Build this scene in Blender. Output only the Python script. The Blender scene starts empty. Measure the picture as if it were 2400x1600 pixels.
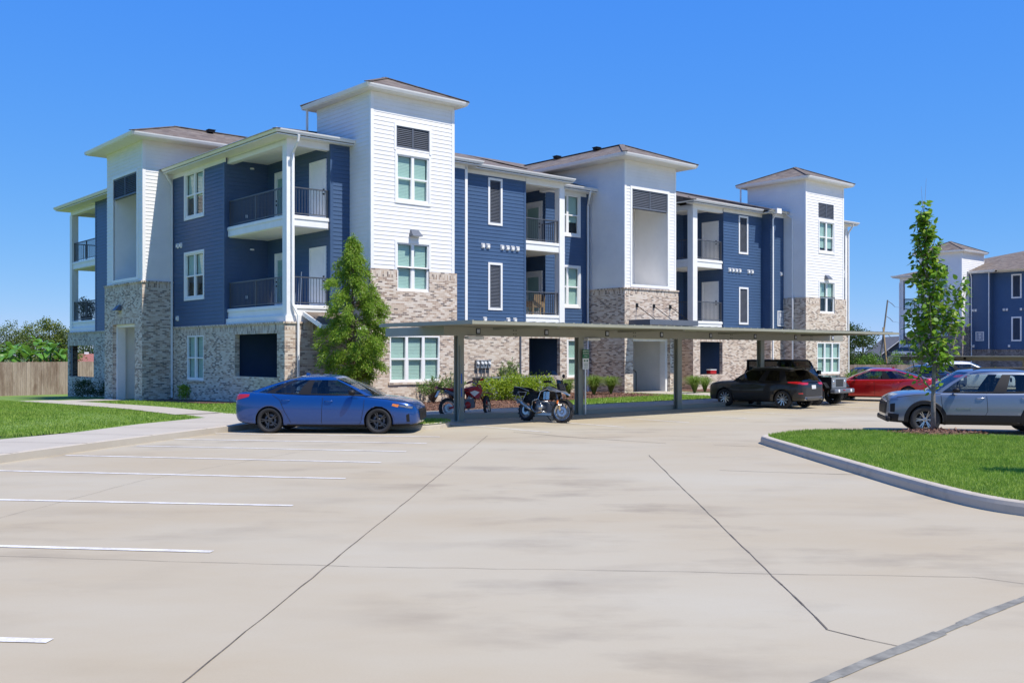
import bpy, math, random
import numpy as np
from mathutils import Vector, Matrix
from mathutils.bvhtree import BVHTree
random.seed(7); RNG = np.random.default_rng(7)
SC = bpy.context.scene
COL = SC.collection
# ------------------------------------------------------------------ object bookkeeping
def tag(o, label=None, cat=None, group=None, kind=None):
    if label: o['label'] = label
    if cat: o['category'] = cat
    if group: o['group'] = group
    if kind: o['kind'] = kind
    return o
def empty(name, loc=(0, 0, 0), rz=0, label=None, cat=None, group=None):
    o = bpy.data.objects.new(name, None); COL.objects.link(o)
    o.location = loc; o.rotation_euler = (0, 0, rz); o.empty_display_size = .3
    return tag(o, label, cat, group)
def link(name, me, parent=None):
    o = bpy.data.objects.new(name, me); COL.objects.link(o)
    if parent is not None: o.parent = parent
    return o
def copy_tree(o, parent=None):
    c = o.copy(); COL.objects.link(c); c.parent = parent
    for ch in list(o.children): copy_tree(ch, c)
    return c
def sstep(a, b, x):
    t = min(1, max(0, (x - a) / (b - a))); return t * t * (3 - 2 * t)
# ------------------------------------------------------------------ mesh builder
class MB:
    def __init__(s): s.v = []; s.f = []; s.m = []; s.uv = []
    def face(s, pts, m=0, uv=None):
        n = len(s.v); s.v += [tuple(p) for p in pts]; s.f.append(tuple(range(n, n + len(pts)))); s.m.append(m)
        s.uv.append(uv if uv else [(0, 0)] * len(pts))
    def box(s, x0, x1, y0, y1, z0, z1, m=0):
        if x0 > x1: x0, x1 = x1, x0
        if y0 > y1: y0, y1 = y1, y0
        if z0 > z1: z0, z1 = z1, z0
        n = len(s.v)
        s.v += [(x, y, z) for z in (z0, z1) for y in (y0, y1) for x in (x0, x1)]
        for f in ((0, 2, 3, 1), (4, 5, 7, 6), (0, 1, 5, 4), (1, 3, 7, 5), (3, 2, 6, 7), (2, 0, 4, 6)):
            s.f.append(tuple(n + i for i in f)); s.m.append(m)
            q = [s.v[n + i] for i in f]
            s.uv.append([(p[0] + p[1], p[2]) for p in q])
        return s
    def obox(s, c, ax, ay, az, hx, hy, hz, m=0):
        c = Vector(c); ax, ay, az = Vector(ax), Vector(ay), Vector(az); n = len(s.v)
        s.v += [tuple(c + ax * (hx * i) + ay * (hy * j) + az * (hz * k)) for k in (-1, 1) for j in (-1, 1) for i in (-1, 1)]
        for f in ((0, 2, 3, 1), (4, 5, 7, 6), (0, 1, 5, 4), (1, 3, 7, 5), (3, 2, 6, 7), (2, 0, 4, 6)):
            s.f.append(tuple(n + i for i in f)); s.m.append(m); s.uv.append([(0, 0)] * 4)
        return s
    def bar(s, a, b, w, h=None, m=0, up=(0, 0, 1)):
        a, b = Vector(a), Vector(b); d = b - a; L = d.length
        if L < 1e-6: return s
        d /= L; u = Vector(up)
        if abs(d.dot(u)) > .95: u = Vector((1, 0, 0))
        sd = d.cross(u).normalized(); u2 = sd.cross(d)
        return s.obox((a + b) / 2, d, sd, u2, L / 2, w / 2, (h or w) / 2, m)
    def tube(s, pts, r, n=8, m=0, cap=True):
        pts = [Vector(p) for p in pts]; k = len(pts)
        rs = r if isinstance(r, (list, tuple)) else [r] * k
        base = len(s.v); prev = None
        for i, p in enumerate(pts):
            d = (pts[min(i + 1, k - 1)] - pts[max(i - 1, 0)]).normalized()
            if prev is None:
                u = Vector((0, 0, 1)) if abs(d.z) < .9 else Vector((1, 0, 0)); a = d.cross(u).normalized()
            else:
                a = (prev - d * prev.dot(d)).normalized()
            prev = a; b = d.cross(a)
            for j in range(n):
                t = 2 * math.pi * j / n
                s.v.append(tuple(p + (a * math.cos(t) + b * math.sin(t)) * rs[i]))
        for i in range(k - 1):
            for j in range(n):
                A = base + i * n + j; B = base + i * n + (j + 1) % n
                s.f.append((A, B, B + n, A + n)); s.m.append(m); s.uv.append([(0, 0)] * 4)
        if cap:
            for i0, rev in ((0, True), (k - 1, False)):
                idx = [base + i0 * n + j for j in range(n)]
                s.f.append(tuple(idx[::-1] if rev else idx)); s.m.append(m); s.uv.append([(0, 0)] * n)
        return s
    def lathe(s, prof, n=32, axis='y', c=(0, 0, 0), m=0, closed=False):
        base = len(s.v); k = len(prof)
        for i in range(n):
            t = 2 * math.pi * i / n; ct, st = math.cos(t), math.sin(t)
            for (r, h) in prof:
                if axis == 'y': p = (r * ct, h, r * st)
                elif axis == 'z': p = (r * ct, r * st, h)
                else: p = (h, r * ct, r * st)
                s.v.append((p[0] + c[0], p[1] + c[1], p[2] + c[2]))
        for i in range(n):
            for j in range(k if closed else k - 1):
                a = base + i * k + j; b = base + i * k + (j + 1) % k
                c2 = base + ((i + 1) % n) * k + (j + 1) % k; d = base + ((i + 1) % n) * k + j
                s.f.append((a, b, c2, d)); s.m.append(m); s.uv.append([(0, 0)] * 4)
        return s
    def prism(s, poly, z0, z1, m=0, top=True, bot=True):
        """vertical prism over a xy polygon (counter-clockwise)"""
        k = len(poly); f0 = z0 if callable(z0) else (lambda x, y: z0); f1 = z1 if callable(z1) else (lambda x, y: z1)
        lo = [(x, y, f0(x, y)) for x, y in poly]; hi = [(x, y, f1(x, y)) for x, y in poly]
        if top: s.face(hi, m)
        if bot: s.face(lo[::-1], m)
        for i in range(k):
            j = (i + 1) % k; s.face([lo[i], lo[j], hi[j], hi[i]], m)
        return s
    def grid(s, rows, m=0, closed=False):
        """rows: list of equal-length point lists"""
        base = len(s.v); R = len(rows); K = len(rows[0])
        for r in rows: s.v += [tuple(p) for p in r]
        for i in range(R - 1):
            for j in range(K if closed else K - 1):
                a = base + i * K + j; b = base + i * K + (j + 1) % K
                s.f.append((a, b, b + K, a + K)); s.m.append(m); s.uv.append([(0, 0)] * 4)
        return s
    def mesh(s, name, mats, smooth=False, uv=False):
        me = bpy.data.meshes.new(name)
        me.from_pydata(s.v, [], s.f)
        for mt in (mats if isinstance(mats, (list, tuple)) else [mats]): me.materials.append(mt)
        me.polygons.foreach_set('material_index', s.m)
        if smooth: me.polygons.foreach_set('use_smooth', [True] * len(s.f))
        if uv:
            l = me.uv_layers.new(name='UVMap')
            l.data.foreach_set('uv', [c for f in s.uv for p in f for c in p])
        me.update(); return me
    def build(s, name, mats, parent=None, smooth=False, uv=False, bevel=0, weld=False):
        me = s.mesh(name, mats, smooth, uv)
        o = link(name, me, parent)
        if bevel:
            b = o.modifiers.new('b', 'BEVEL'); b.width = bevel; b.segments = 2; b.limit_method = 'ANGLE'; b.angle_limit = .7
        return o
def np_mesh(name, V, F, mat, parent=None, smooth=False):
    """fast mesh from numpy: V (n,3), F (m,k)"""
    me = bpy.data.meshes.new(name); k = F.shape[1]
    me.vertices.add(len(V)); me.vertices.foreach_set('co', np.ascontiguousarray(V, np.float32).ravel())
    me.loops.add(F.size); me.loops.foreach_set('vertex_index', np.ascontiguousarray(F, np.int32).ravel())
    me.polygons.add(len(F)); me.polygons.foreach_set('loop_start', np.arange(0, F.size, k, dtype=np.int32))
    for mt in (mat if isinstance(mat, (list, tuple)) else [mat]): me.materials.append(mt)
    me.update(calc_edges=True)
    if smooth: me.polygons.foreach_set('use_smooth', [True] * len(F))
    return link(name, me, parent)
def bake_mods(o):
    dg = bpy.context.evaluated_depsgraph_get(); dg.update()
    me = bpy.data.meshes.new_from_object(o.evaluated_get(dg)); o.modifiers.clear(); o.data = me; return o
# ------------------------------------------------------------------ materials
def srgb(r, g, b):
    f = lambda c: (c / 255 / 12.92) if c / 255 <= .04045 else ((c / 255 + .055) / 1.055) ** 2.4
    return (f(r), f(g), f(b), 1)
class N:
    """node helper"""
    def __init__(s, name):
        s.m = bpy.data.materials.new(name); s.m.use_nodes = True; s.t = s.m.node_tree; s.t.nodes.clear()
        s.out = s.t.nodes.new('ShaderNodeOutputMaterial')
    def n(s, typ, ins=None, **kw):
        nd = s.t.nodes.new('ShaderNode' + typ)
        for k, v in kw.items(): setattr(nd, k, v)
        for k, v in (ins or {}).items(): s.set(nd, k, v)
        return nd
    def set(s, nd, k, v):
        i = nd.inputs[k]
        if hasattr(v, 'bl_idname') or isinstance(v, bpy.types.NodeSocket):
            s.t.links.new(v if isinstance(v, bpy.types.NodeSocket) else v.outputs[0], i)
        else: i.default_value = v
    def math(s, op, a, b=None, c=None):
        nd = s.n('Math', operation=op); s.set(nd, 0, a)
        if b is not None: s.set(nd, 1, b)
        if c is not None: s.set(nd, 2, c)
        return nd.outputs[0]
    def mix(s, fac, a, b, typ='RGBA', blend='MIX'):
        nd = s.t.nodes.new('ShaderNodeMix'); nd.data_type = typ
        if typ == 'RGBA': nd.blend_type = blend
        ii = [i for i in nd.inputs if i.enabled]
        for i, v in zip(ii, (fac, a, b)):
            if isinstance(v, bpy.types.NodeSocket): s.t.links.new(v, i)
            else: i.default_value = v
        return [o for o in nd.outputs if o.enabled][0]
    def ramp(s, fac, stops, interp='LINEAR'):
        nd = s.t.nodes.new('ShaderNodeValToRGB'); cr = nd.color_ramp; cr.interpolation = interp
        while len(cr.elements) < len(stops): cr.elements.new(.5)
        for e, (p, c) in zip(cr.elements, stops): e.position = p; e.color = c if len(c) == 4 else (*c, 1)
        s.t.links.new(fac, nd.inputs[0]); return nd.outputs[0]
    def noise(s, vec, scale, detail=4, rough=.6, dim='3D'):
        nd = s.n('TexNoise', {'Scale': scale, 'Detail': detail, 'Roughness': rough}, noise_dimensions=dim)
        if vec is not None: s.set(nd, 'Vector', vec)
        return nd.outputs['Fac']
    def coord(s, which='Object'): return s.n('TexCoord').outputs[which]
    def mapping(s, vec, scale=(1, 1, 1), rot=(0, 0, 0), loc=(0, 0, 0)):
        return s.n('Mapping', {'Vector': vec, 'Scale': scale, 'Rotation': rot, 'Location': loc}).outputs[0]
    def bump(s, h, strength=.3, dist=.02):
        return s.n('Bump', {'Height': h, 'Strength': strength, 'Distance': dist}).outputs[0]
    def bsdf(s, **kw):
        b = s.n('BsdfPrincipled')
        for k, v in kw.items(): s.set(b, k.replace('_', ' '), v)
        return b
    def done(s, sh):
        s.t.links.new(sh if isinstance(sh, bpy.types.NodeSocket) else sh.outputs[0], s.out.inputs['Surface']); return s.m
def paint(name, col, rough=.5, metal=0, var=.06, scale=3., coat=0, bumpy=0, spec=.5):
    n = N(name); c = n.coord(); f = n.noise(c, scale, 5, .65)
    lo = tuple(x * (1 - var * 1.6) for x in col[:3]) + (1,); hi = tuple(min(1, x * (1 + var)) for x in col[:3]) + (1,)
    b = n.bsdf(Base_Color=n.ramp(f, [(.3, lo), (.7, hi)]), Roughness=rough, Metallic=metal)
    b.inputs['Specular IOR Level'].default_value = spec
    if coat: b.inputs['Coat Weight'].default_value = coat; b.inputs['Coat Roughness'].default_value = .03
    if bumpy: n.set(b, 'Normal', n.bump(n.noise(c, scale * 30, 3), bumpy, .005))
    return n.done(b)
M = {}
def build_materials():
    M['white'] = paint('white_trim_paint', (.82, .81, .79), .45, var=.03)
    M['soffit'] = paint('soffit_paint', (.80, .78, .74), .6, var=.03)
    M['wsiding'] = paint('white_siding_paint', (.80, .785, .76), .55, var=.035, scale=1.2)
    M['bsiding'] = paint('blue_siding_paint', (.052, .098, .19), .45, var=.05, scale=1.2)
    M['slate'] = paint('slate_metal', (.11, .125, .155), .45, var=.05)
    M['rail'] = paint('railing_metal', (.075, .082, .095), .4, var=.04)
    M['black'] = paint('black_plastic', (.012, .012, .013), .5, var=.1, spec=.25)
    M['rubber'] = paint('tyre_rubber', (.022, .022, .023), .75, var=.15, scale=12)
    M['dark'] = paint('dark_interior', (.010, .011, .013), .8, var=.1)
    M['chrome'] = paint('bright_metal', (.62, .63, .65), .18, 1, .02)
    M['alloy'] = paint('machined_alloy', (.55, .56, .58), .25, 1, .03)
    M['darkalloy'] = paint('dark_alloy', (.07, .072, .078), .25, .8, .05)
    M['olive'] = paint('olive_steel_paint', (.29, .29, .235), .42, var=.05, scale=1.5)
    M['oliveroof'] = paint('olive_roof_sheet', (.30, .295, .22), .4, var=.05, scale=1.5)
    M['numplate'] = paint('plate_face', (.62, .62, .6), .5)
    M['blind'] = None
    # blinds: thin horizontal slats
    n = N('window_blind'); z = n.n('SeparateXYZ', {0: n.coord()}).outputs['Z']
    t = n.math('FRACT', n.math('MULTIPLY', z, 18.)); tri = n.math('ABSOLUTE', n.math('SUBTRACT', t, .5))
    b = n.bsdf(Base_Color=n.ramp(tri, [(.02, (.42, .45, .43)), (.16, (.70, .72, .70))]), Roughness=.6)
    n.set(b, 'Normal', n.bump(tri, .6, .02)); M['blind'] = n.done(b)
    # tinted window glass
    def glass(name, tint, gl=.9, rough=.02):
        n = N(name); tr = n.n('BsdfTransparent', {'Color': tint}); g = n.n('BsdfGlossy', {'Color': (gl, gl, gl, 1), 'Roughness': rough})
        fc = n.n('LayerWeight', {'Blend': .5}).outputs['Facing']; fr = n.math('ADD', n.math('MULTIPLY', n.math('POWER', fc, 4.), .85), .055); mx = n.n('MixShader', {0: fr, 1: tr.outputs[0], 2: g.outputs[0]})
        return n.done(mx)
    M['glass'] = glass('green_window_glass', (.70, .85, .795, 1))
    M['carglass'] = glass('tinted_car_glass', (.62, .70, .70, 1))
    M['darkglass'] = glass('privacy_car_glass', (.05, .055, .06, 1))
    M['lens'] = glass('clear_lens', (.8, .8, .8, 1))
    # brick: several fired colours picked per brick, plus a set darkened for shade
    def brick(name, ramp, mortar):
        n = N(name); uv = n.n('UVMap').outputs[0]; sp = n.n('SeparateXYZ', {0: uv})
        rv = n.math('DIVIDE', sp.outputs[1], .0677); row = n.math('FLOOR', rv)
        cu = n.math('ADD', n.math('DIVIDE', sp.outputs[0], .203), n.math('MULTIPLY', n.math('MODULO', row, 2.), .5)); colid = n.math('FLOOR', cu)
        fu = n.math('FRACT', cu); fv = n.math('FRACT', rv)
        eu = n.math('MULTIPLY', n.math('MINIMUM', fu, n.math('SUBTRACT', 1., fu)), .203)
        ev = n.math('MULTIPLY', n.math('MINIMUM', fv, n.math('SUBTRACT', 1., fv)), .0677)
        e = n.math('MINIMUM', eu, ev)
        mk = n.math('SMOOTH_MIN', n.math('DIVIDE', e, .0065), 1., .2)
        mask = n.math('GREATER_THAN', e, .0062)
        cid = n.n('CombineXYZ', {0: colid, 1: row, 2: 3.}).outputs[0]
        wn = n.n('TexWhiteNoise', {'Vector': cid}, noise_dimensions='3D')
        colr = n.ramp(wn.outputs[0], ramp, 'CONSTANT')
        sm = n.noise(n.coord(), 25, 3, .7); big = n.noise(n.coord(), .35, 3, .6)
        colr = n.mix(.3, colr, n.mix(n.math('MULTIPLY', sm, .9), (.10, .07, .05, 1), colr))
        colr = n.mix(n.ramp(big, [(.35, (0, 0, 0)), (.75, (.32, .32, .32))]), colr, mortar)
        b = n.bsdf(Base_Color=n.mix(mask, mortar, colr), Roughness=.85)
        n.set(b, 'Normal', n.bump(n.math('ADD', mk, n.math('MULTIPLY', sm, .4)), .5, .006)); return n.done(b)
    M['brick'] = brick('mixed_brick', [(0, (.60, .475, .365)), (.20, (.70, .60, .49)), (.40, (.46, .33, .24)), (.54, (.76, .67, .57)), (.70, (.30, .205, .155)), (.80, (.13, .10, .095)), (.88, (.54, .42, .33)), (.94, (.20, .15, .13))], (.60, .52, .425, 1))
    M['brickshade'] = brick('shade_darkened_brick', [(0, (.19, .17, .16)), (.3, (.12, .10, .095)), (.5, (.27, .25, .235)), (.68, (.07, .06, .06)), (.86, (.34, .31, .29))], (.22, .205, .19, 1))  # far building's brick: the shade on it is put into these dark greys
    # shingles
    n = N('roof_shingle'); c = n.coord(); w = n.mapping(c, (1, 1, 1)); vo = n.n('TexVoronoi', {'Vector': n.mapping(c, (3.3, 3.3, 8)), 'Scale': 1.}, feature='F1')
    wn = n.n('TexWhiteNoise', {'Vector': vo.outputs['Color']}, noise_dimensions='3D')
    col = n.ramp(wn.outputs[0], [(0, (.13, .098, .075)), (.35, (.22, .17, .13)), (.6, (.29, .235, .185)), (.8, (.165, .14, .12)), (1, (.34, .285, .23))])
    col = n.mix(n.noise(c, 60, 3), (.07, .055, .045, 1), col)
    b = n.bsdf(Base_Color=col, Roughness=.9); n.set(b, 'Normal', n.bump(wn.outputs[0], .5, .02)); M['shingle'] = n.done(b)
    # concretes
    def concrete(name, c0, c1, stain, sc=1., streak=(1, 1, 1), st_amt=.5, rough=.8):
        n = N(name); c = n.coord(); big = n.noise(n.mapping(c, streak), .16 * sc, 6, .62); mid = n.noise(n.mapping(c, streak), .8 * sc, 5, .6); fine = n.noise(c, 55, 3, .7); grit = n.noise(c, 260, 2, .6)
        col = n.mix(n.ramp(big, [(.32, (0, 0, 0)), (.68, (1, 1, 1))]), c0, c1)
        st = n.math('MULTIPLY', n.math('MULTIPLY', n.ramp(mid, [(.50, (0, 0, 0)), (.72, (1, 1, 1))]), n.ramp(n.noise(c, .11 * sc, 4, .6), [(.42, (0, 0, 0)), (.62, (1, 1, 1))])), st_amt)
        col = n.mix(st, col, stain)
        col = n.mix(n.math('MULTIPLY', fine, .22), col, tuple(x * .55 for x in c0[:3]) + (1,))
        col = n.mix(n.ramp(grit, [(.60, (0, 0, 0)), (.8, (.35, .35, .35))]), col, tuple(x * .45 for x in c0[:3]) + (1,))
        b = n.bsdf(Base_Color=col, Roughness=rough); n.set(b, 'Normal', n.bump(n.math('ADD', fine, grit), .12, .004)); return n.done(b)
    M['lot'] = concrete('parking_concrete', (.385, .312, .20, 1), (.44, .40, .305, 1), (.16, .13, .095, 1), 1., (.6, 1.1, 1), .75)
    M['walk'] = concrete('sidewalk_concrete', (.42, .37, .295, 1), (.47, .425, .345, 1), (.25, .22, .18, 1), 2., (1, 1, 1), .3)
    M['curb'] = concrete('curb_concrete', (.46, .40, .31, 1), (.52, .455, .36, 1), (.17, .145, .115, 1), 5., (1, 1, 1), .6)
    M['joint'] = paint('joint_sealant', (.13, .11, .085), .9, var=.4, scale=4)
    M['tar'] = paint('grey_joint_filler', (.22, .21, .175), .9, var=.3, scale=5)
    n = N('worn_white_line'); c = n.coord(); f = n.noise(c, 3, 6, .75); g = n.noise(c, 40, 3, .7)
    b = n.bsdf(Base_Color=n.mix(n.ramp(n.math('ADD', f, n.math('MULTIPLY', g, .5)), [(.55, (0, 0, 0)), (.95, (1, 1, 1))]), (.78, .77, .74, 1), (.46, .42, .36, 1)), Roughness=.7); M['line'] = n.done(b)
    # turf, mulch, soil
    n = N('turf_soil'); c = n.coord(); f = n.noise(c, .5, 5, .65); g = n.noise(c, 18, 4, .7)
    col = n.mix(n.ramp(f, [(.35, (0, 0, 0)), (.65, (1, 1, 1))]), (.15, .25, .03, 1), (.22, .33, .055, 1)); col = n.mix(n.math('MULTIPLY', g, .55), col, (.045, .085, .015, 1))
    b = n.bsdf(Base_Color=col, Roughness=.9); n.set(b, 'Normal', n.bump(g, .8, .05)); M['turf'] = n.done(b)
    n = N('field_grass'); c = n.coord(); b = n.bsdf(Base_Color=n.mix(n.noise(c, .2, 5), (.06, .10, .02, 1), (.12, .13, .05, 1)), Roughness=1.); M['field'] = n.done(b)
    n = N('bark_mulch'); c = n.coord(); v = n.n('TexVoronoi', {'Vector': c, 'Scale': 22.}); col = n.ramp(n.n('TexWhiteNoise', {'Vector': v.outputs['Color']}).outputs[0], [(0, (.06, .028, .018)), (.45, (.16, .075, .045)), (.75, (.25, .13, .08)), (1, (.10, .05, .035))])
    b = n.bsdf(Base_Color=col, Roughness=.95); n.set(b, 'Normal', n.bump(v.outputs['Distance'], 1., .05)); M['mulch'] = n.done(b)
    # foliage: colour differs from leaf to leaf
    def leaf(name, cols, trans=.35, rough=.5, patchy=False):
        n = N(name); g = n.n('NewGeometry'); col = n.ramp(g.outputs['Random Per Island'], [(i / max(1, len(cols) - 1), c) for i, c in enumerate(cols)])
        if patchy:
            pz = n.noise(n.coord(), .55, 5, .7); py = n.noise(n.coord(), 2.6, 4, .7); col = n.mix(n.ramp(pz, [(.42, (0, 0, 0)), (.72, (.65, .65, .65))]), col, (.36, .42, .09, 1)); col = n.mix(n.ramp(py, [(.40, (.55, .55, .55)), (.55, (0, 0, 0))]), col, (.10, .20, .02, 1))
        b = n.bsdf(Base_Color=col, Roughness=rough); b.inputs['Specular IOR Level'].default_value = .3
        t = n.n('BsdfTranslucent', {'Color': n.mix(.5, col, (.25, .42, .03, 1))})
        return n.done(n.n('MixShader', {0: trans, 1: b.outputs[0], 2: t.outputs[0]}))
    M['grassblade'] = leaf('lawn_blade', patchy=True, cols=[(.19, .33, .035), (.28, .43, .06), (.38, .50, .10), (.23, .37, .045)], trans=.45)
    M['cypressleaf'] = leaf('cypress_foliage', [(.13, .23, .02), (.21, .35, .03), (.30, .44, .05), (.18, .32, .035), (.32, .32, .09)], .5)
    M['roundleaf'] = leaf('young_tree_leaf', [(.065, .16, .02), (.12, .26, .025), (.24, .40, .03), (.09, .20, .022), (.42, .50, .08)], .35, .4)
    M['oakleaf'] = leaf('oak_foliage', [(.022, .045, .012), (.04, .075, .018), (.065, .105, .025)], .2)
    M['yellowtree'] = leaf('olive_foliage', [(.085, .12, .022), (.14, .18, .032), (.21, .22, .045)], .25)
    M['conifer'] = leaf('distant_conifer_foliage', [(.07, .10, .022), (.11, .145, .03), (.15, .18, .045)], .2)
    M['bananaleaf'] = leaf('banana_leaf', [(.07, .18, .03), (.12, .28, .04), (.18, .38, .06), (.09, .22, .035)], .4, .35)
    M['vineleaf'] = leaf('vine_foliage', [(.08, .17, .03), (.14, .27, .04), (.20, .34, .055)], .3)
    M['darkshrub'] = leaf('dark_shrub_leaf', [(.016, .034, .011), (.030, .055, .016), (.05, .085, .02)], .2)
    M['oleander'] = leaf('pale_shrub_leaf', [(.085, .15, .04), (.15, .24, .065), (.25, .34, .12), (.11, .19, .05)], .3)
    M['limeshrub'] = leaf('lime_shrub_leaf', [(.16, .26, .015), (.27, .38, .02), (.38, .46, .03), (.22, .30, .03)], .4)
    M['grassplant'] = leaf('arching_grass_blade', [(.09, .17, .03), (.15, .24, .05), (.24, .28, .08), (.12, .22, .04)], .35)
    M['bark'] = paint('pale_bark', (.25, .215, .19), .9, var=.3, scale=9, bumpy=.4)
    M['darkbark'] = paint('brown_bark', (.11, .075, .05), .9, var=.3, scale=9, bumpy=.4)
    # weathered boards
    n = N('weathered_boards'); c = n.coord(); sp = n.n('SeparateXYZ', {0: c}); bid = n.math('FLOOR', n.math('DIVIDE', sp.outputs[0], .14))
    wn = n.n('TexWhiteNoise', {'W': bid}, noise_dimensions='1D').outputs[0]; gr = n.noise(n.mapping(c, (14, 14, .9)), 2., 5, .7); st = n.noise(n.mapping(c, (1.2, 1, .30)), 1.0, 6, .7)
    col = n.ramp(gr, [(.3, (.27, .205, .16)), (.7, (.46, .37, .30))]); col = n.mix(n.math('MULTIPLY', wn, .4), col, (.20, .145, .105, 1))
    col = n.mix(n.ramp(st, [(.46, (0, 0, 0)), (.66, (.9, .9, .9))]), col, (.15, .095, .065, 1))
    M['boards'] = n.done(n.bsdf(Base_Color=col, Roughness=.9))
    n = N('pole_wood'); c = n.coord(); M['pole'] = n.done(n.bsdf(Base_Color=n.mix(n.noise(n.mapping(c, (8, 8, .6)), 2, 4), (.13, .12, .10, 1), (.25, .23, .20, 1)), Roughness=.9))
    M['redroof'] = paint('red_roof_shingle', (.30, .115, .085), .9, var=.2, scale=4, bumpy=.5)
    M['greysiding'] = paint('grey_house_siding', (.22, .225, .22), .8, var=.08)
    M['greyroof'] = paint('grey_house_roof', (.15, .145, .14), .9, var=.15)
    M['wicker'] = paint('tan_wicker', (.25, .165, .085), .7, var=.35, scale=40)
    M['tanwood'] = paint('tan_wood_frame', (.42, .29, .14), .6, var=.1)
    M['green'] = paint('sign_green', (.012, .16, .06), .45); M['signwhite'] = paint('sign_white', (.78, .78, .76), .45)
    M['signblue'] = paint('sign_blue', (.02, .10, .45), .45); M['signgrey'] = paint('sign_grey', (.30, .34, .42), .5)
    M['red'] = paint('red_plastic', (.42, .012, .015), .35); M['acgrey'] = paint('condenser_grey', (.20, .22, .24), .45, var=.05)
    M['pot'] = paint('brown_pot', (.06, .035, .03), .7); M['amber'] = paint('amber_lens', (.75, .22, .02), .2, coat=.5)
    n = N('red_lens'); M['redlens'] = n.done(n.bsdf(Base_Color=(.42, .008, .012, 1), Roughness=.12, Coat_Weight=1.))
    M['silver'] = paint('silver_trim', (.55, .56, .57), .3, .8, .03)
    M['orange'] = paint('orange_reflector', (.85, .20, .02), .3)
def carpaint(name, col, metal=.55, rough=.32, coat=1.):
    n = N(name); f = n.noise(n.coord(), 900, 2, .6)
    b = n.bsdf(Base_Color=n.mix(n.math('MULTIPLY', f, .35), col, tuple(min(1, c * 1.5) for c in col[:3]) + (1,)), Metallic=metal, Roughness=rough, Coat_Weight=coat, Coat_Roughness=.02)
    return n.done(b)
# ------------------------------------------------------------------ building kit (local frame: x along the front, y into the block)
def PT(o, c, a, off, z):
    if o == 'S': return (a, c - off, z)
    if o == 'N': return (a, c + off, z)
    if o == 'W': return (c - off, a, z)
    return (c + off, a, z)
def quad(mb, o, c, a0, a1, z0, z1, f0=0., f1=None, m=0, rot=False):
    """upright rectangle on wall plane, outward offset f0 at the foot and f1 at the head"""
    if f1 is None: f1 = f0
    p = [PT(o, c, a0, f0, z0), PT(o, c, a1, f0, z0), PT(o, c, a1, f1, z1), PT(o, c, a0, f1, z1)]
    uv = [(a0, z0), (a1, z0), (a1, z1), (a0, z1)]
    if rot: uv = [(z, a) for a, z in uv]
    if o in 'WN': p = p[::-1]; uv = uv[::-1]
    mb.face(p, m, uv)
def pbox(mb, o, c, a0, a1, z0, z1, f0, f1, m=0):
    """box hung on a wall plane from outward offset f0 to f1"""
    p, q = PT(o, c, a0, f0, z0), PT(o, c, a1, f1, z1)
    mb.box(p[0], q[0], p[1], q[1], p[2], q[2], m)
def wall(mb, o, c, a0, a1, z0, z1, holes=(), lap=True, e=.16, t=.016, m=0, soldier=()):
    if lap:
        k0 = math.floor(z0 / e); zs = {z0, z1}
        k = k0
        while k * e < z1:
            if k * e > z0: zs.add(k * e)
            k += 1
    else: zs = {z0, z1}
    for h in holes:
        for z in h[2:4]:
            if z0 < z < z1: zs.add(z)
    for s in soldier:
        for z in s[2:4]:
            if z0 < z < z1: zs.add(z)
    zs = sorted(zs)
    for b0, b1 in zip(zs, zs[1:]):
        if b1 - b0 < 1e-5: continue
        zm = (b0 + b1) / 2; segs = [(a0, a1)]
        for h in holes:
            if h[2] <= zm <= h[3]:
                ns = []
                for s0, s1 in segs:
                    if h[1] <= s0 or h[0] >= s1: ns.append((s0, s1)); continue
                    if h[0] > s0: ns.append((s0, h[0]))
                    if h[1] < s1: ns.append((h[1], s1))
                segs = ns
        for s0, s1 in segs:
            if lap:
                fo = lambda z: t * (1 - (z / e - math.floor(zm / e)))
                quad(mb, o, c, s0, s1, b0, b1, fo(b0), fo(b1), m)
                if abs(b0 / e - round(b0 / e)) < 1e-4:
                    p = [PT(o, c, s0, 0, b0), PT(o, c, s1, 0, b0), PT(o, c, s1, t, b0), PT(o, c, s0, t, b0)]
                    mb.face(p, m)
            else:
                cuts = [s0, s1]
                for s in soldier:
                    if s[2] <= zm <= s[3]: cuts += [x for x in s[:2] if s0 < x < s1]
                cuts = sorted(cuts)
                for q0, q1 in zip(cuts, cuts[1:]):
                    am = (q0 + q1) / 2
                    quad(mb, o, c, q0, q1, b0, b1, 0, 0, m, any(s[0] <= am <= s[1] and s[2] <= zm <= s[3] for s in soldier))
    return mb
def reveal(mb, o, c, h, d, m=0, sill=True):
    a0, a1, z0, z1 = h
    for a in (a0, a1):
        p = [PT(o, c, a, 0, z0), PT(o, c, a, 0, z1), PT(o, c, a, -d, z1), PT(o, c, a, -d, z0)]
        mb.face(p, m, [(0, z0), (0, z1), (d, z1), (d, z0)])
    for z in ((z0, z1) if sill else (z1,)):
        mb.face([PT(o, c, a0, 0, z), PT(o, c, a1, 0, z), PT(o, c, a1, -d, z), PT(o, c, a0, -d, z)], m, [(a0, 0), (a1, 0), (a1, d), (a0, d)])
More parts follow.
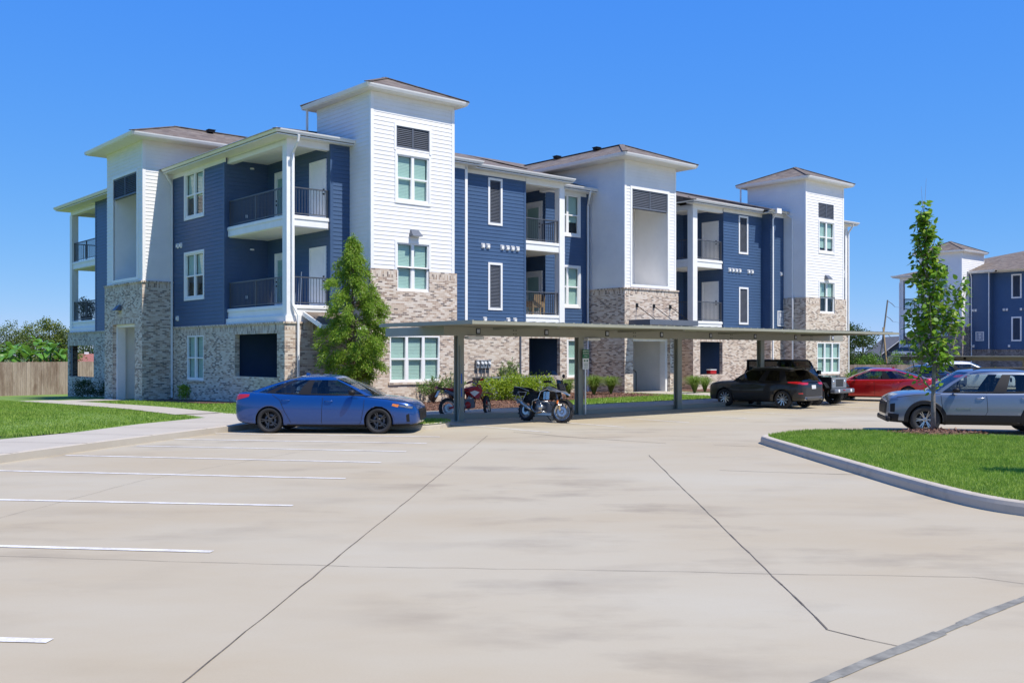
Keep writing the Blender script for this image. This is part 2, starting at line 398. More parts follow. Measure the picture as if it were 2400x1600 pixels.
def window(par, o, c, a0, a1, z0, z1, cols=2, trim=True, sill=None, blind=True, deep=.03, half=0.):
    mb = MB(); fw = .055
    if trim:
        tw = .095
        pbox(mb, o, c, a0 - tw, a0, z0 - tw, z1 + tw, -.02, .036); pbox(mb, o, c, a1, a1 + tw, z0 - tw, z1 + tw, -.02, .036)
        pbox(mb, o, c, a0, a1, z1, z1 + tw, -.02, .036); pbox(mb, o, c, a0 - .02, a1 + .02, z0 - tw, z0, -.02, .042)
    f0, f1 = -.09, -deep + .03
    pbox(mb, o, c, a0, a0 + fw, z0, z1, f0, f1); pbox(mb, o, c, a1 - fw, a1, z0, z1, f0, f1)
    pbox(mb, o, c, a0 + fw, a1 - fw, z0, z0 + fw + .01, f0, f1); pbox(mb, o, c, a0 + fw, a1 - fw, z1 - fw, z1, f0, f1)
    w = (a1 - a0) / cols; zm = (z0 + z1) / 2
    for i in range(1, cols): pbox(mb, o, c, a0 + w * i - .062, a0 + w * i + .062, z0 + fw, z1 - fw, f0, f1 - .004)
    for i in range(cols):
        l = a0 + w * i + (.062 if i else fw); r = a0 + w * (i + 1) - (.062 if i < cols - 1 else fw)
        pbox(mb, o, c, l, r, zm - .03, zm + .03, f0, f1 - .008)
        for s in ((l, l + .028), (r - .028, r)): pbox(mb, o, c, s[0], s[1], z0 + fw + .01, zm - .03, f0, f1 - .016)
        pbox(mb, o, c, l + .028, r - .028, z0 + fw + .01, z0 + fw + .045, f0, f1 - .016)
    wo = mb.build('window', M['white'], par)
    g = MB(); quad(g, o, c, a0 + .03, a1 - .03, zm, z1 - .03, -.070); quad(g, o, c, a0 + .03, a1 - .03, z0 + .03, zm, -.080); g.build('pane', M['glass'], wo)
    b = MB(); dz = .035 if o in 'SW' else .01
    for i in range(cols):
        l = a0 + w * i + .06; r = a0 + w * (i + 1) - .06
        quad(b, o, c, l, r, z0 + .05 + half * (z1 - z0), z1 - .06, -.13)
    b.build('blind', M['blind'], wo)
    d = MB(); quad(d, o, c, a0, a1, z0, z1, -.22); d.build('dark_room', M['dark'], wo)
    if sill:
        s = MB(); pbox(s, o, c, a0 - .08, a1 + .08, z0 - .09, z0 - .004, -.02, .05); s.build('sill', M['brick'], wo, uv=True)
    return wo
def louvre(par, o, c, a0, a1, z0, z1, trim=.10, mid=False, name='louvre_vent', step=.065):
    mb = MB()
    if trim:
        pbox(mb, o, c, a0 - trim, a0, z0 - trim, z1 + trim, -.02, .04); pbox(mb, o, c, a1, a1 + trim, z0 - trim, z1 + trim, -.02, .04)
        pbox(mb, o, c, a0, a1, z1, z1 + trim, -.02, .04); pbox(mb, o, c, a0, a1, z0 - trim, z0, -.02, .04)
    else:
        pbox(mb, o, c, a0 - .03, a1 + .03, z0 - .03, z1 + .03, -.1, -.085)
    lo = mb.build(name, M['white'] if trim else M['slate'], par)
    s = MB(); quad(s, o, c, a0, a1, z0, z1, -.075)
    k = int((z1 - z0) / step); cs = [a0, a1] if not mid else [a0, (a0 + a1) / 2, a1]
    for a in cs:
        l, r = (a, a + .045) if a == a0 else ((a - .045, a) if a == a1 else (a - .03, a + .03)); pbox(s, o, c, l, r, z0, z1, -.07, .012)
    for z in (z0, z1 - .045): pbox(s, o, c, a0 + .045, a1 - .045, z, z + .045, -.07, .010)
    for i in range(k):
        z = z0 + .05 + i * (z1 - z0 - .1) / k
        p = [PT(o, c, a0 + .045, .005, z), PT(o, c, a1 - .045, .005, z), PT(o, c, a1 - .045, -.045, z + step * .8), PT(o, c, a0 + .045, -.045, z + step * .8)]
        s.face(p)
    s.build('slats', M['slate'], lo); return lo
def railing(par, path, z, parent_name='railing'):
    mb = MB()
    for (x0, y0), (x1, y1) in zip(path, path[1:]):
        L = math.hypot(x1 - x0, y1 - y0); ux, uy = (x1 - x0) / L, (y1 - y0) / L
        mb.bar((x0, y0, z + 1.045), (x1, y1, z + 1.045), .06, .045); mb.bar((x0, y0, z + .09), (x1, y1, z + .09), .04, .035)
        n = int(L / .115)
        for i in range(1, n):
            x, y = x0 + ux * L * i / n, y0 + uy * L * i / n; mb.box(x - .0085, x + .0085, y - .0085, y + .0085, z + .10, z + 1.03)
        for s in ([0, L / 2, L] if L > 2.6 else [0, L]):
            x, y = x0 + ux * min(max(s, .03), L - .03), y0 + uy * min(max(s, .03), L - .03); mb.box(x - .024, x + .024, y - .024, y + .024, z, z + 1.06)
    return mb.build(parent_name, M['rail'], par)
def slab(par, x0, x1, y0, y1, zt, th=.40):
    mb = MB(); mb.box(x0 + .03, x1 - .03, y0 + .03, y1, zt - th, zt - .14); mb.box(x0, x1, y0, y1, zt - .14, zt - .03)
    mb.box(x0 + .02, x1 - .02, y0 + .02, y1, zt - .03, zt)
    return mb.build('balcony', M['white'], par, bevel=.008)
def post(par, x0, x1, y0, y1, z0, z1):
    mb = MB(); mb.box(x0, x1, y0, y1, z0, z1)
    return mb.build('post', M['white'], par, bevel=.012)
def door(par, o, c, a0, a1, z0, z1=None, lite=False, hside=0):
    z1 = z1 or z0 + 2.06; mb = MB(); tw = .09
    pbox(mb, o, c, a0 - tw, a0, z0, z1 + tw, -.01, .05); pbox(mb, o, c, a1, a1 + tw, z0, z1 + tw, -.01, .05); pbox(mb, o, c, a0, a1, z1, z1 + tw, -.01, .05)
    pbox(mb, o, c, a0, a1, z0, z1, -.02, .024)
    w = a1 - a0
    if not lite:
        for zz0, zz1 in ((z0 + .2, z0 + .85), (z0 + 1.0, z1 - .17)):
            for (l, r, b, t) in ((a0 + .14, a0 + .165, zz0, zz1), (a1 - .165, a1 - .14, zz0, zz1), (a0 + .165, a1 - .165, zz0, zz0 + .025), (a0 + .165, a1 - .165, zz1 - .025, zz1)): pbox(mb, o, c, l, r, b, t, .024, .036)
            pbox(mb, o, c, a0 + .22, a1 - .22, zz0 + .07, zz1 - .07, .024, .032)
    else:
        for (l, r, b, t) in ((a0 + .12, a0 + .16, z0 + .22, z1 - .16), (a1 - .16, a1 - .12, z0 + .22, z1 - .16), (a0 + .16, a1 - .16, z0 + .22, z0 + .26), (a0 + .16, a1 - .16, z1 - .2, z1 - .16)): pbox(mb, o, c, l, r, b, t, .024, .042)
    d = mb.build('door', M['white'], par)
    if lite:
        g = MB(); quad(g, o, c, a0 + .16, a1 - .16, z0 + .26, z1 - .2, .034); g.build('pane', M['glass'], d)
        g = MB(); quad(g, o, c, a0 + .16, a1 - .16, z0 + .26, z1 - .2, .0275); g.build('blind', M['blind'], d)
    h = MB(); ha = a0 + .07 if hside == 0 else a1 - .07
    for zz in (z0 + .95, z0 + 1.12): pbox(h, o, c, ha - .03, ha + .03, zz - .03, zz + .03, .024, .075)
    h.build('handle', M['black'], d); return d
def hood_vent(par, o, c, a, z):
    mb = MB(); pbox(mb, o, c, a - .09, a + .09, z - .11, z + .11, 0, .03); pbox(mb, o, c, a - .075, a + .075, z - .07, z + .095, .03, .09)
    v = mb.build('vent_hood', M['white'], par, bevel=.006)
    s = MB(); pbox(s, o, c, a - .055, a + .055, z + .055, z + .07, .09, .0925); s.build('slot', M['black'], v); return v
def wall_lamp(par, o, c, a, z):
    mb = MB(); w = .24
    A = [PT(o, c, a - w * .75, .01, z + .13), PT(o, c, a + w * .75, .01, z + .13), PT(o, c, a + w * .75, .07, z + .13), PT(o, c, a - w * .75, .07, z + .13)]
    B = [PT(o, c, a - w, .01, z - .12), PT(o, c, a + w, .01, z - .12), PT(o, c, a + w, .30, z - .12), PT(o, c, a - w, .30, z - .12)]
    mb.face(A); mb.face(B[::-1])
    for i in range(4): j = (i + 1) % 4; mb.face([B[i], B[j], A[j], A[i]])
    l = mb.build('wall_lamp', M['slate'], par)
    g = MB(); pbox(g, o, c, a - .17, a + .17, z - .135, z - .122, .05, .26); g.build('lens', M['signwhite'], l); return l
def downspout(par, pts, w=.085):
    mb = MB()
    for a, b in zip(pts, pts[1:]): mb.bar(a, b, w, w * .8, up=(0, 1, 0))
    return mb.build('downspout', M['white'], par, bevel=.008)
def gutter(par, path, zt=10.25, d=.13, name='gutter'):
    """K-style gutter whose outer lip follows path (outer edge); inside lies on the given side: path runs with the building on its left"""
    mb = MB()
    prof = [(0, 0), (.012, -.05), (.055, -d), (d, -d), (d, 0), (d - .012, 0), (d - .012, -d + .012), (.06, -d + .012), (.022, -.05), (.012, 0)]
    rows = []
    for i, p in enumerate(path):
        d0 = Vector(path[i]) - Vector(path[i - 1]) if i else Vector(path[1]) - Vector(path[0])
        d1 = Vector(path[i + 1]) - Vector(path[i]) if i < len(path) - 1 else d0
        n0 = Vector((-d0.y, d0.x)).normalized(); n1 = Vector((-d1.y, d1.x)).normalized()
        b = (n0 + n1); b = b / max(.2, b.dot(n0))
        rows.append([(p[0] + b.x * q[0], p[1] + b.y * q[0], zt + q[1]) for q in prof])
    mb.grid(rows, closed=True)
    mb.face(rows[0]); mb.face(rows[-1][::-1])
    return mb.build(name, M['white'], par)
def roof_face(mb, poly, fz, th=0.0):
    mb.face([(x, y, fz(x, y)) for x, y in poly], 0)
def hip_roof(par, x0, x1, y0, y1, z, zr, vents=0, name='roof'):
    """hip roof over a rectangle, ridge along its long side"""
    mb = MB(); w, d = x1 - x0, y1 - y0; h = min(w, d) / 2
    if w >= d: r0, r1 = (x0 + h, (y0 + y1) / 2, zr), (x1 - h, (y0 + y1) / 2, zr)
    else: r0, r1 = ((x0 + x1) / 2, y0 + h, zr), ((x0 + x1) / 2, y1 - h, zr)
    a, b, c, e = (x0, y0, z), (x1, y0, z), (x1, y1, z), (x0, y1, z)
    if w >= d: mb.face([a, b, r1, r0]); mb.face([c, e, r0, r1]); mb.face([e, a, r0]); mb.face([b, c, r1])
    else: mb.face([a, b, r0]); mb.face([b, c, r1, r0]); mb.face([c, e, r1]); mb.face([e, a, r0, r1])
    o = mb.build(name, M['shingle'], par)
    cp = MB()
    for p, q in ((a, r0), (b, r0 if w < d else r1), (c, r1), (e, r1 if w < d else r0), (r0, r1)):
        if (Vector(p) - Vector(q)).length > .1: cp.bar((p[0], p[1], p[2] + .012), (q[0], q[1], q[2] + .012), .24, .03)
    cp.build('ridge_cap', M['shingle'], o)
    return o
def eave_box(par, x0, x1, y0, y1, z, wx0, wx1, wy0, wy1, front=True):
    """soffit + gutter ring for a tower roof"""
    s = MB(); s.box(x0 + .1, x1 - .1, y0 + .1, y1 - .1, z - .17, z - .13); so = s.build('soffit', M['soffit'], par)
    gutter(par, [(x0, y1), (x0, y0), (x1, y0), (x1, y1), (x0, y1)], z, .14)
    for o, c, a0, a1 in (('S', wy0, wx0, wx1), ('W', wx0, wy0, wy1)):
        f = MB(); pbox(f, o, c, a0 - (.02 if o == 'S' else 0), a1, z - .34, z - .172, -.01, .025); f.build('frieze_board', M['soffit'], par)
    return so
def corner_board(par, x, y, z0, z1, w=.11, o='SW'):
    mb = MB(); mb.box(x - .026, x + w, y - .026, y + .004, z0, z1); mb.box(x - .026, x + .004, y + .004, y + w, z0, z1)
    return mb.build('corner_trim', M['white'] if o != 'B' else M['bsiding'], par)
def text_mesh(name, txt, size, mat, parent, mtx, ext=.003):
    cu = bpy.data.curves.new(name, 'FONT'); cu.body = txt; cu.size = size; cu.align_x = 'CENTER'; cu.align_y = 'CENTER'; cu.extrude = ext
    o = bpy.data.objects.new(name, cu); COL.objects.link(o)
    dg = bpy.context.evaluated_depsgraph_get(); dg.update()
    me = bpy.data.meshes.new_from_object(o.evaluated_get(dg)); bpy.data.objects.remove(o); bpy.data.curves.remove(cu)
    me.materials.clear(); me.materials.append(mat); me.transform(mtx)
    return link(name, me, parent)
def facing(o, c, a, z, off):
    """matrix that stands text (xy plane) upright on a wall facing o"""
    p = Vector(PT(o, c, a, off, z))
    R = {'S': Matrix.Rotation(math.pi / 2, 4, 'X'), 'W': Matrix.Rotation(-math.pi / 2, 4, 'Z') @ Matrix.Rotation(math.pi / 2, 4, 'X')}[o]
    return Matrix.Translation(p) @ R
def building_sign(par, o, c, a, z, num, w=.62, h=.78):
    mb = MB(); pbox(mb, o, c, a - w / 2, a + w / 2, z - h / 2, z + h / 2, .02, .04); s = mb.build('building_sign', M['signgrey'], par)
    f = MB(); t = .05
    for (l, r, b, tp) in ((a - w / 2 - t, a - w / 2, z - h / 2 - t, z + h / 2 + t), (a + w / 2, a + w / 2 + t, z - h / 2 - t, z + h / 2 + t), (a - w / 2, a + w / 2, z + h / 2, z + h / 2 + t), (a - w / 2, a + w / 2, z - h / 2 - t, z - h / 2)): pbox(f, o, c, l, r, b, tp, .01, .06)
    f.build('sign_frame', M['white'], s)
    text_mesh('sign_number', num, h * .56, M['white'], s, facing(o, c, a, z - h * .19, .043))
    e = MB(); zc = z + h * .27
    for i in range(3): pbox(e, o, c, a - .11, a + .11, zc - .09 + i * .066, zc - .055 + i * .066, .04, .046)
    pbox(e, o, c, a - .015, a + .015, zc - .13, zc - .09, .04, .046); e.build('sign_emblem', M['white'], s); return s
PSI = 0.71308; CB, SB = math.cos(PSI), math.sin(PSI); PB = (-8.376, 36.57)
def tob(x, y): dx, dy = x - PB[0], y - PB[1]; return (dx * CB + dy * SB, -dx * SB + dy * CB)
def tow(X, Y): return (PB[0] + X * CB - Y * SB, PB[1] + X * SB + Y * CB)
ZB = -.6     # walls run below grade
BT = 3.25    # top of ground-floor brick
TB = 5.27    # top of tower brick
WT = 10.05   # underside of the main eave
def sid(par, o, c, a0, a1, z0, z1, holes=(), col='b', name=None):
    mb = MB(); wall(mb, o, c, a0, a1, z0, z1, holes); return mb.build(name or ('siding_wall' if col == 'b' else 'tower_wall'), M['bsiding' if col == 'b' else 'wsiding'], par)
def brk(par, o, c, a0, a1, z1, holes=(), cap=True, mat='brick', deep=.2, z0=ZB):
    mb = MB(); sd = [(a0, a1, z1 - .30, z1 - .08)]
    for h in holes: sd.append((h[0] - .15, h[1] + .15, h[3], h[3] + .22))
    wall(mb, o, c, a0, a1, z0, z1, holes, lap=False, soldier=sd)
    for h in holes: reveal(mb, o, c, h, deep)
    if cap:
        b = MB(); n = len(mb.v)
        # projecting rowlock course
        x = [PT(o, c, a0, .05, z1 - .07), PT(o, c, a1, .05, z1 - .07), PT(o, c, a1, .05, z1), PT(o, c, a0, .05, z1)]
        uv = [(z1 - .07, a0), (z1 - .07, a1), (z1, a1), (z1, a0)]
        mb.face(x if o in 'SE' else x[::-1], 0, uv if o in 'SE' else uv[::-1])
        mb.face([PT(o, c, a0, .05, z1), PT(o, c, a1, .05, z1), PT(o, c, a1, -.03, z1), PT(o, c, a0, -.03, z1)], 0, [(0, a0), (0, a1), (.08, a1), (.08, a0)])
        mb.face([PT(o, c, a0, .05, z1 - .07), PT(o, c, a1, .05, z1 - .07), PT(o, c, a1, 0, z1 - .07), PT(o, c, a0, 0, z1 - .07)], 0)
        for a in (a0, a1): mb.face([PT(o, c, a, .05, z1 - .07), PT(o, c, a, .05, z1), PT(o, c, a, -.03, z1), PT(o, c, a, -.03, z1 - .07)], 0)
    return mb.build('brick_wall', M[mat], par, uv=True)
def flat(par, name, faces, mat):
    mb = MB()
    for f in faces: mb.face(f)
    return mb.build(name, M[mat], par)
def beam(par, x0, x1, y0, y1, z0=9.80, z1=WT):
    mb = MB(); mb.box(x0, x1, y0, y1, z0, z1); return mb.build('fascia_beam', M['white'], par)
def ceiling(par, x0, x1, y0, y1, z):
    mb = MB(); mb.box(x0, x1, y0, y1, z, z + .03); return mb.build('balcony_ceiling', M['soffit'], par)
def main_building():
    B = empty('apartment_building', (PB[0], PB[1], 0), PSI, 'nearer three storey apartment building ten, navy siding, white towers and mixed tan brick base', 'apartment building')
    F2, F3 = 3.88, 7.22
    # ---------- left end, corner balcony
    x2 = 1.92
    sid(B, 'W', x2, .0, 5.12, BT, WT + .1); sid(B, 'S', 5.12, 0, x2, BT, WT + .1); sid(B, 'S', 0, x2, 2.77, BT, WT)
    corner_board(B, 0, 5.12, BT, WT, o='B'); corner_board(B, x2, 0, BT, WT, .10, o='B')
    for f in (F2, F3):
        slab(B, .10, x2 - .02, .05, 5.1, f); ceiling(B, .2, x2, .1, 5.1, f - .43)
        railing(B, [(x2 - .02, .16), (.42, .16)], f); railing(B, [(.21, .42), (.21, 5.08)], f)
        door(B, 'W', x2, .36, 1.46, f + .02, f + 2.22); door(B, 'W', x2, 3.05, 4.35, f + .02, f + 2.22, lite=True, hside=1)
        mb = MB(); mb.lathe([(0, 0), (.09, 0), (.08, .05), (0, .06)], 16, 'z', (1.1, 4.9, f + 2.45)); mb.build('balcony_lamp', M['white'], B)
        hood = MB(); hood.box(.9, 1.0, 5.06, 5.12, f + .45, f + .57); hood.build('outlet_cover', M['white'], B)
    f = MB(); f.box(.04, x2, .03, 5.1, BT, F2 - .405); f.build('fascia_board', M['white'], B)
    ceiling(B, .1, x2, .1, 5.1, 9.98); beam(B, .10, .36, .05, 5.1); beam(B, .36, x2 + .05, .05, .30)
    post(B, .09, .42, .04, .38, BT, 9.80)
    brk(B, 'W', -.03, -.03, 10.42, BT, [(.56, 4.12, 1.16, 2.82), (7.11, 8.82, .93, 2.83)])
    brk(B, 'S', -.03, -.03, 1.2, BT)
    # sheltered patio behind the brick opening
    flat(B, 'patio_wall', [[(2.3, .1, ZB), (2.3, 5.1, ZB), (2.3, 5.1, BT), (2.3, .1, BT)], [(.05, 4.6, ZB), (2.3, 4.6, ZB), (2.3, 4.6, BT), (.05, 4.6, BT)], [(.05, .5, ZB), (2.3, .5, ZB), (2.3, .5, BT), (.05, .5, BT)]], 'bsiding')
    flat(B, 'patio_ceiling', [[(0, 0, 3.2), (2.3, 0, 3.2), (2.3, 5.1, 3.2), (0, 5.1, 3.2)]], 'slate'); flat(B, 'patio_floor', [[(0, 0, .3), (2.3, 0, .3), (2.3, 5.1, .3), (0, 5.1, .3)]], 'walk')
    door(B, 'W', 2.3, 3.2, 4.2, .32, 2.36)
    # narrow front bay beside tower one, with its door and shed canopy
    brk(B, 'S', -.0, 1.2, 2.77, BT, [], cap=False)
    door(B, 'W', 2.77, -1.05, -.15, .18, 2.26)
    mb = MB(); A = [(.72, -.02, 3.62), (2.76, -.02, 3.62), (2.76, -1.36, 3.12), (.72, -1.36, 3.12)]
    mb.face(A); mb.face([(x, y, z - .07) for x, y, z in A][::-1]); cn = mb.build('entry_canopy', M['shingle'], B)
    mb = MB(); mb.bar((.74, -.02, 3.55), (.74, -1.36, 3.05), .05, .16); mb.bar((.70, -1.37, 3.04), (2.76, -1.37, 3.04), .05, .16); mb.build('canopy_fascia', M['white'], cn)
    # ---------- left end wall
    W3 = (7.17, 9.06, 7.96, 9.88); W2 = (7.17, 9.06, 4.46, 6.38)
    sid(B, 'W', 0, 5.12, 10.45, BT, WT, [W3, W2])
    window(B, 'W', 0, *W3, half=.42); window(B, 'W', 0, *W2, half=.5)
    window(B, 'W', -.03, 7.11, 8.82, .93, 2.83, trim=False, sill=True)
    for a, z in ((9.85, 6.83), (9.49, 6.83), (9.87, 3.62)): hood_vent(B, 'W', 0, a, z)
    gutter(B, [(9.14, -.45), (-.6, -.45)][::-1] if False else [(-.6, 10.3), (-.6, -.45), (2.77, -.45)], 10.25)
    s = MB(); s.box(-.5, .1, .1, 10.4, 10.05, 10.09); s.build('soffit', M['soffit'], B); s = MB(); s.box(-.5, 2.76, -.35, .1, 10.05, 10.09); s.build('soffit', M['soffit'], B)
    s = MB(); s.box(-.03, .0, 5.0, 10.44, 9.86, 10.045); s.build('frieze_board', M['soffit'], B)
    downspout(B, [(.30, -.50, 10.1), (.30, -.42, 9.85), (.30, -.03, 9.5), (.30, -.03, 3.9), (.48, -.12, 3.5), (.48, -.12, .1)])
    downspout(B, [(-.45, 10.25, 10.1), (-.10, 10.34, 9.6), (-.10, 10.34, .1)])
    # ---------- tower two (left end)
    T2 = -1.35; a0, a1 = 10.45, 15.0
    V = (11.12, 14.12, 5.47, 10.16)
    sid(B, 'W', T2, a0, a1, TB, 11.45, [V], 'w'); sid(B, 'S', a0, T2, 8.0, TB, 11.45, [], 'w'); sid(B, 'N', a1, T2, 6.0, TB, 11.45, [], 'w')
    corner_board(B, T2, a0, TB, 11.3)
    brk(B, 'W', T2 - .05, a0 - .05, a1 + .2, TB, [(11.3, 14.12, ZB, 3.40)], deep=.35)
    brk(B, 'S', a0 - .05, T2 - .05, .02, TB); brk(B, 'N', a1 + .2, T2 - .05, .02, TB)
    def void(o, c, v, zl, depth, par):
        # framed opening with louvred head and pale recess
        A0, A1, z0, z1 = v; mb = MB(); t = .13
        for q in ((A0 - t, A0, z0 - t, z1 + t), (A1, A1 + t, z0 - t, z1 + t), (A0, A1, z1, z1 + t), (A0, A1, z0 - t, z0)): pbox(mb, o, c, *q, -.05, .04)
        fr = mb.build('opening_frame', M['white'], par)
        r = MB(); wall(r, o, c, A0, A1, z0, z1)
        r = MB(); quad(r, o, c, A0 - .02, A1 + .02, z0, z1, -depth); reveal(r, o, c, (A0, A1, z0, z1), depth); r.build('recess', M['wsiding'], fr)
        louvre(par, o, c, A0 + .02, A1 - .02, zl, z1 - .02, 0, True, 'louvre_panel', .085)
    void('W', T2, V, 9.23, 2.1, B)
    # tower doorway at ground
    def porch(o, c, A0, A1, z1, depth, par):
        mb = MB(); t = .15
        for q in ((A0 - .01, A0 + t, ZB, z1), (A1 - t, A1 + .01, ZB, z1), (A0 + t, A1 - t, z1 - .12, z1 + .01)): pbox(mb, o, c, *q, -.5, -.12)
        fr = mb.build('doorway_frame', M['white'], par)
        w = MB(); wall(w, o, c - (-depth if o == 'S' else -depth) * (1 if o in 'SW' else 1), A0 - 2, A1 + 2, ZB, z1 + .2)
        w.build('porch_wall', M['wsiding'], fr)
        s = MB()
        for a in (A0 - .02, A1 + .02): s.face([PT(o, c, a, -.3, ZB), PT(o, c, a, -depth, ZB), PT(o, c, a, -depth, z1), PT(o, c, a, -.3, z1)])
        s.face([PT(o, c, A0, -.1, z1 - .004), PT(o, c, A1, -.1, z1 - .004), PT(o, c, A1, -depth, z1 - .004), PT(o, c, A0, -depth, z1 - .004)]); s.build('porch_side', M['wsiding'], fr)
        return fr
    porch('W', T2, 11.3, 14.12, 3.40, 2.2, B)
    wall_lamp(B, 'W', T2 - .06, 13.15, 4.15)
    eave_box(B, -2.15, 9, 9.62, 15.8, 11.62, T2, 8, a0, a1); 
    mb = MB(); ym = 12.71; z, zr = 11.62, 12.76
    mb.face([(-2.15, 9.62, z), (9.2, 9.62, z), (9.2, ym, zr), (.94, ym, zr)]); mb.face([(9.2, 15.8, z), (-2.15, 15.8, z), (.94, ym, zr), (9.2, ym, zr)]); mb.face([(-2.15, 15.8, z), (-2.15, 9.62, z), (.94, ym, zr)])
    r2 = mb.build('tower_roof', M['shingle'], B); roofs = [r2]
    cp = MB(); cp.bar((-2.15, 9.62, z + .015), (.94, ym, zr + .015), .24, .03); cp.bar((.94, ym, zr + .015), (9, ym, zr + .015), .24, .03); cp.build('ridge_cap', M['shingle'], r2)
    # ---------- far part of the left end
    sid(B, 'W', 0, 15.0, 20.78, BT, WT); corner_board(B, 0, 20.7, BT, WT, .08, o='B')
    for f in (F2, F3 - .05):
        slab(B, .10, 2.2, 20.8, 25.28, f); railing(B, [(.21, 20.8), (.21, 24.95)], f); railing(B, [(.4, 25.16), (2.2, 25.16)], f); ceiling(B, .2, 2.2, 20.9, 25.2, f - .43)
    post(B, .06, .42, 24.92, 25.28, BT, 9.80); beam(B, .10, .36, 20.8, 25.25); beam(B, .36, 2.4, 25.0, 25.26); ceiling(B, .1, 2.3, 20.8, 25.2, 9.98)
    f = MB(); f.box(.04, .2, 20.8, 25.25, BT, F2 - .405); f.build('fascia_board', M['white'], B)
    sid(B, 'W', 2.3, 20.78, 23.0, BT, WT); sid(B, 'N', 20.78, 0, 2.3, BT, WT)
    brk(B, 'W', -.03, 15.0, 25.33, BT, [(20.98, 25.05, .81, 2.5)]); brk(B, 'N', 25.33, -.03, 2.4, BT, [(.45, 2.0, .6, 2.6)])
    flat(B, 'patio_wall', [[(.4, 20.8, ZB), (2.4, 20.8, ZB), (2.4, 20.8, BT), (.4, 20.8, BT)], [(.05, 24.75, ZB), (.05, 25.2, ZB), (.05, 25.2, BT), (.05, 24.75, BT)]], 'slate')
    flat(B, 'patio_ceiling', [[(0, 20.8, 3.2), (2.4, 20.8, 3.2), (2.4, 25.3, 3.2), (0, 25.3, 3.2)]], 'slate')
    gutter(B, [(2.3, 25.9), (-.65, 25.9), (-.65, 15.6)], 10.25)
    s = MB(); s.box(-.55, .1, 15.1, 25.2, 10.05, 10.09); s.build('soffit', M['soffit'], B); s = MB(); s.box(-.55, 3, 25.2, 25.8, 10.05, 10.09); s.build('soffit', M['soffit'], B)
    s = MB(); s.box(-.9, -.2, 26.8, 30, 10.9, 11.0) if False else None
    # ---------- tower one
    X1, X1b, Y1 = 2.77, 6.68, -1.5; z = 12.1
    P3 = (3.93, 5.44, 7.93, 9.71); P2 = (3.93, 5.44, 4.48, 6.32); P1 = (3.58, 5.94, .96, 2.75)
    LV = (3.90, 5.46, 9.98, 10.80)
    sid(B, 'S', Y1, X1, X1b, TB, 11.95, [P3, P2, LV], 'w'); sid(B, 'W', X1, Y1, 2.5, TB, 11.95, [], 'w'); sid(B, 'E', X1b, Y1, 2.5, TB, 11.95, [], 'w'); sid(B, 'N', 2.5, X1, X1b, 10, 11.95, [], 'w')
    sid(B, 'W', X1, -.02, 0.02, BT, TB, [], 'w')
    corner_board(B, X1, Y1, TB, 11.8); cb = MB(); cb.box(X1b - .11, X1b + .026, Y1 - .026, Y1 + .004, TB, 11.8); cb.build('corner_trim', M['white'], B)
    window(B, 'S', Y1, *P3); window(B, 'S', Y1, *P2, half=.0); window(B, 'S', Y1 - .05, *P1, cols=3, trim=False, sill=True)
    louvre(B, 'S', Y1, *LV, 0, True, 'louvre_panel', .075)
    t = MB()
    for q in ((3.80, 3.90, 9.86, 10.9), (5.46, 5.56, 9.86, 10.9), (3.90, 5.46, 10.80, 10.9)): pbox(t, 'S', Y1, *q, -.02, .036)
    t.build('louvre_trim', M['white'], B)
    brk(B, 'S', Y1 - .05, X1 - .05, X1b + .13, TB, [P1, (3.93, 5.44, 4.47, TB + .1)], cap=False); brk(B, 'W', X1 - .05, Y1 - .05, .0, TB, cap=False); brk(B, 'E', X1b + .13, Y1 - .05, .1, TB, cap=False)
    wall_lamp(B, 'S', Y1, 4.73, 6.72)
    eave_box(B, 2.30, 7.10, -1.98, 3.0, z, X1, X1b, Y1, 2.5); roofs.append(hip_roof(B, 2.30, 7.10, -1.98, 3.0, z, 13.15, name='tower_roof'))
    downspout(B, [(2.45, 2.75, 12.0), (2.45, 2.75, 10.6)])
    # ---------- wing A and B with louvres
    sid(B, 'S', 0, 6.68, 8.53, BT, WT); sid(B, 'E', 8.53, 0, .55, BT, WT)
    cb = MB(); cb.box(8.42, 8.556, -.03, .0, BT, WT); cb.build('corner_trim', M['white'], B)
    L3 = (10.24, 10.86, 7.83, 9.71); L2 = (10.24, 10.86, 4.08, 5.98)
    sid(B, 'S', .55, 8.5, 12.35, BT, WT, [L3, L2]); louvre(B, 'S', .55, *L3); louvre(B, 'S', .55, *L2)
    corner_board(B, 12.26, .55, BT, WT, .09, o='B') if False else None
    cb = MB(); cb.box(12.26, 12.37, .525, .552, BT, WT); cb.build('corner_trim', M['bsiding'], B)
    for a in (9.845, 10.135, 10.947, 11.262, 11.56, 11.855): hood_vent(B, 'S', .55, a, 6.775)
    for a in (9.95, 11.3, 11.7): hood_vent(B, 'S', .55, a, 3.55)
    brk(B, 'S', -.03, 6.7, 8.56, BT, cap=False); brk(B, 'S', .52, 8.5, 14.95, BT, [(12.55, 14.50, 1.05, 2.77)], cap=False)
    brk(B, 'E', 14.95, .52, 2.0, BT, cap=False)
    mb = MB(); mb.tube([(12.0, .47, 3.2), (12.0, .47, .3)], .035, 8); mb.build('service_pipe', M['slate'], B)
    # balcony B
    for f in (F2 - .03, F3):
        slab(B, 12.36, 14.80, .57, 4.5, f); railing(B, [(12.38, .66), (14.52, .66)], f); railing(B, [(14.70, .9), (14.70, 2.0)], f); ceiling(B, 12.4, 14.9, .6, 4.5, f - .43)
        door(B, 'W', 14.93, 2.28, 3.42, f + .02, f + 2.14, lite=True)
    ceiling(B, 12.36, 14.9, .6, 4.5, 9.98); beam(B, 12.36, 14.82, .57, .85); beam(B, 14.55, 14.82, .85, 2.0)
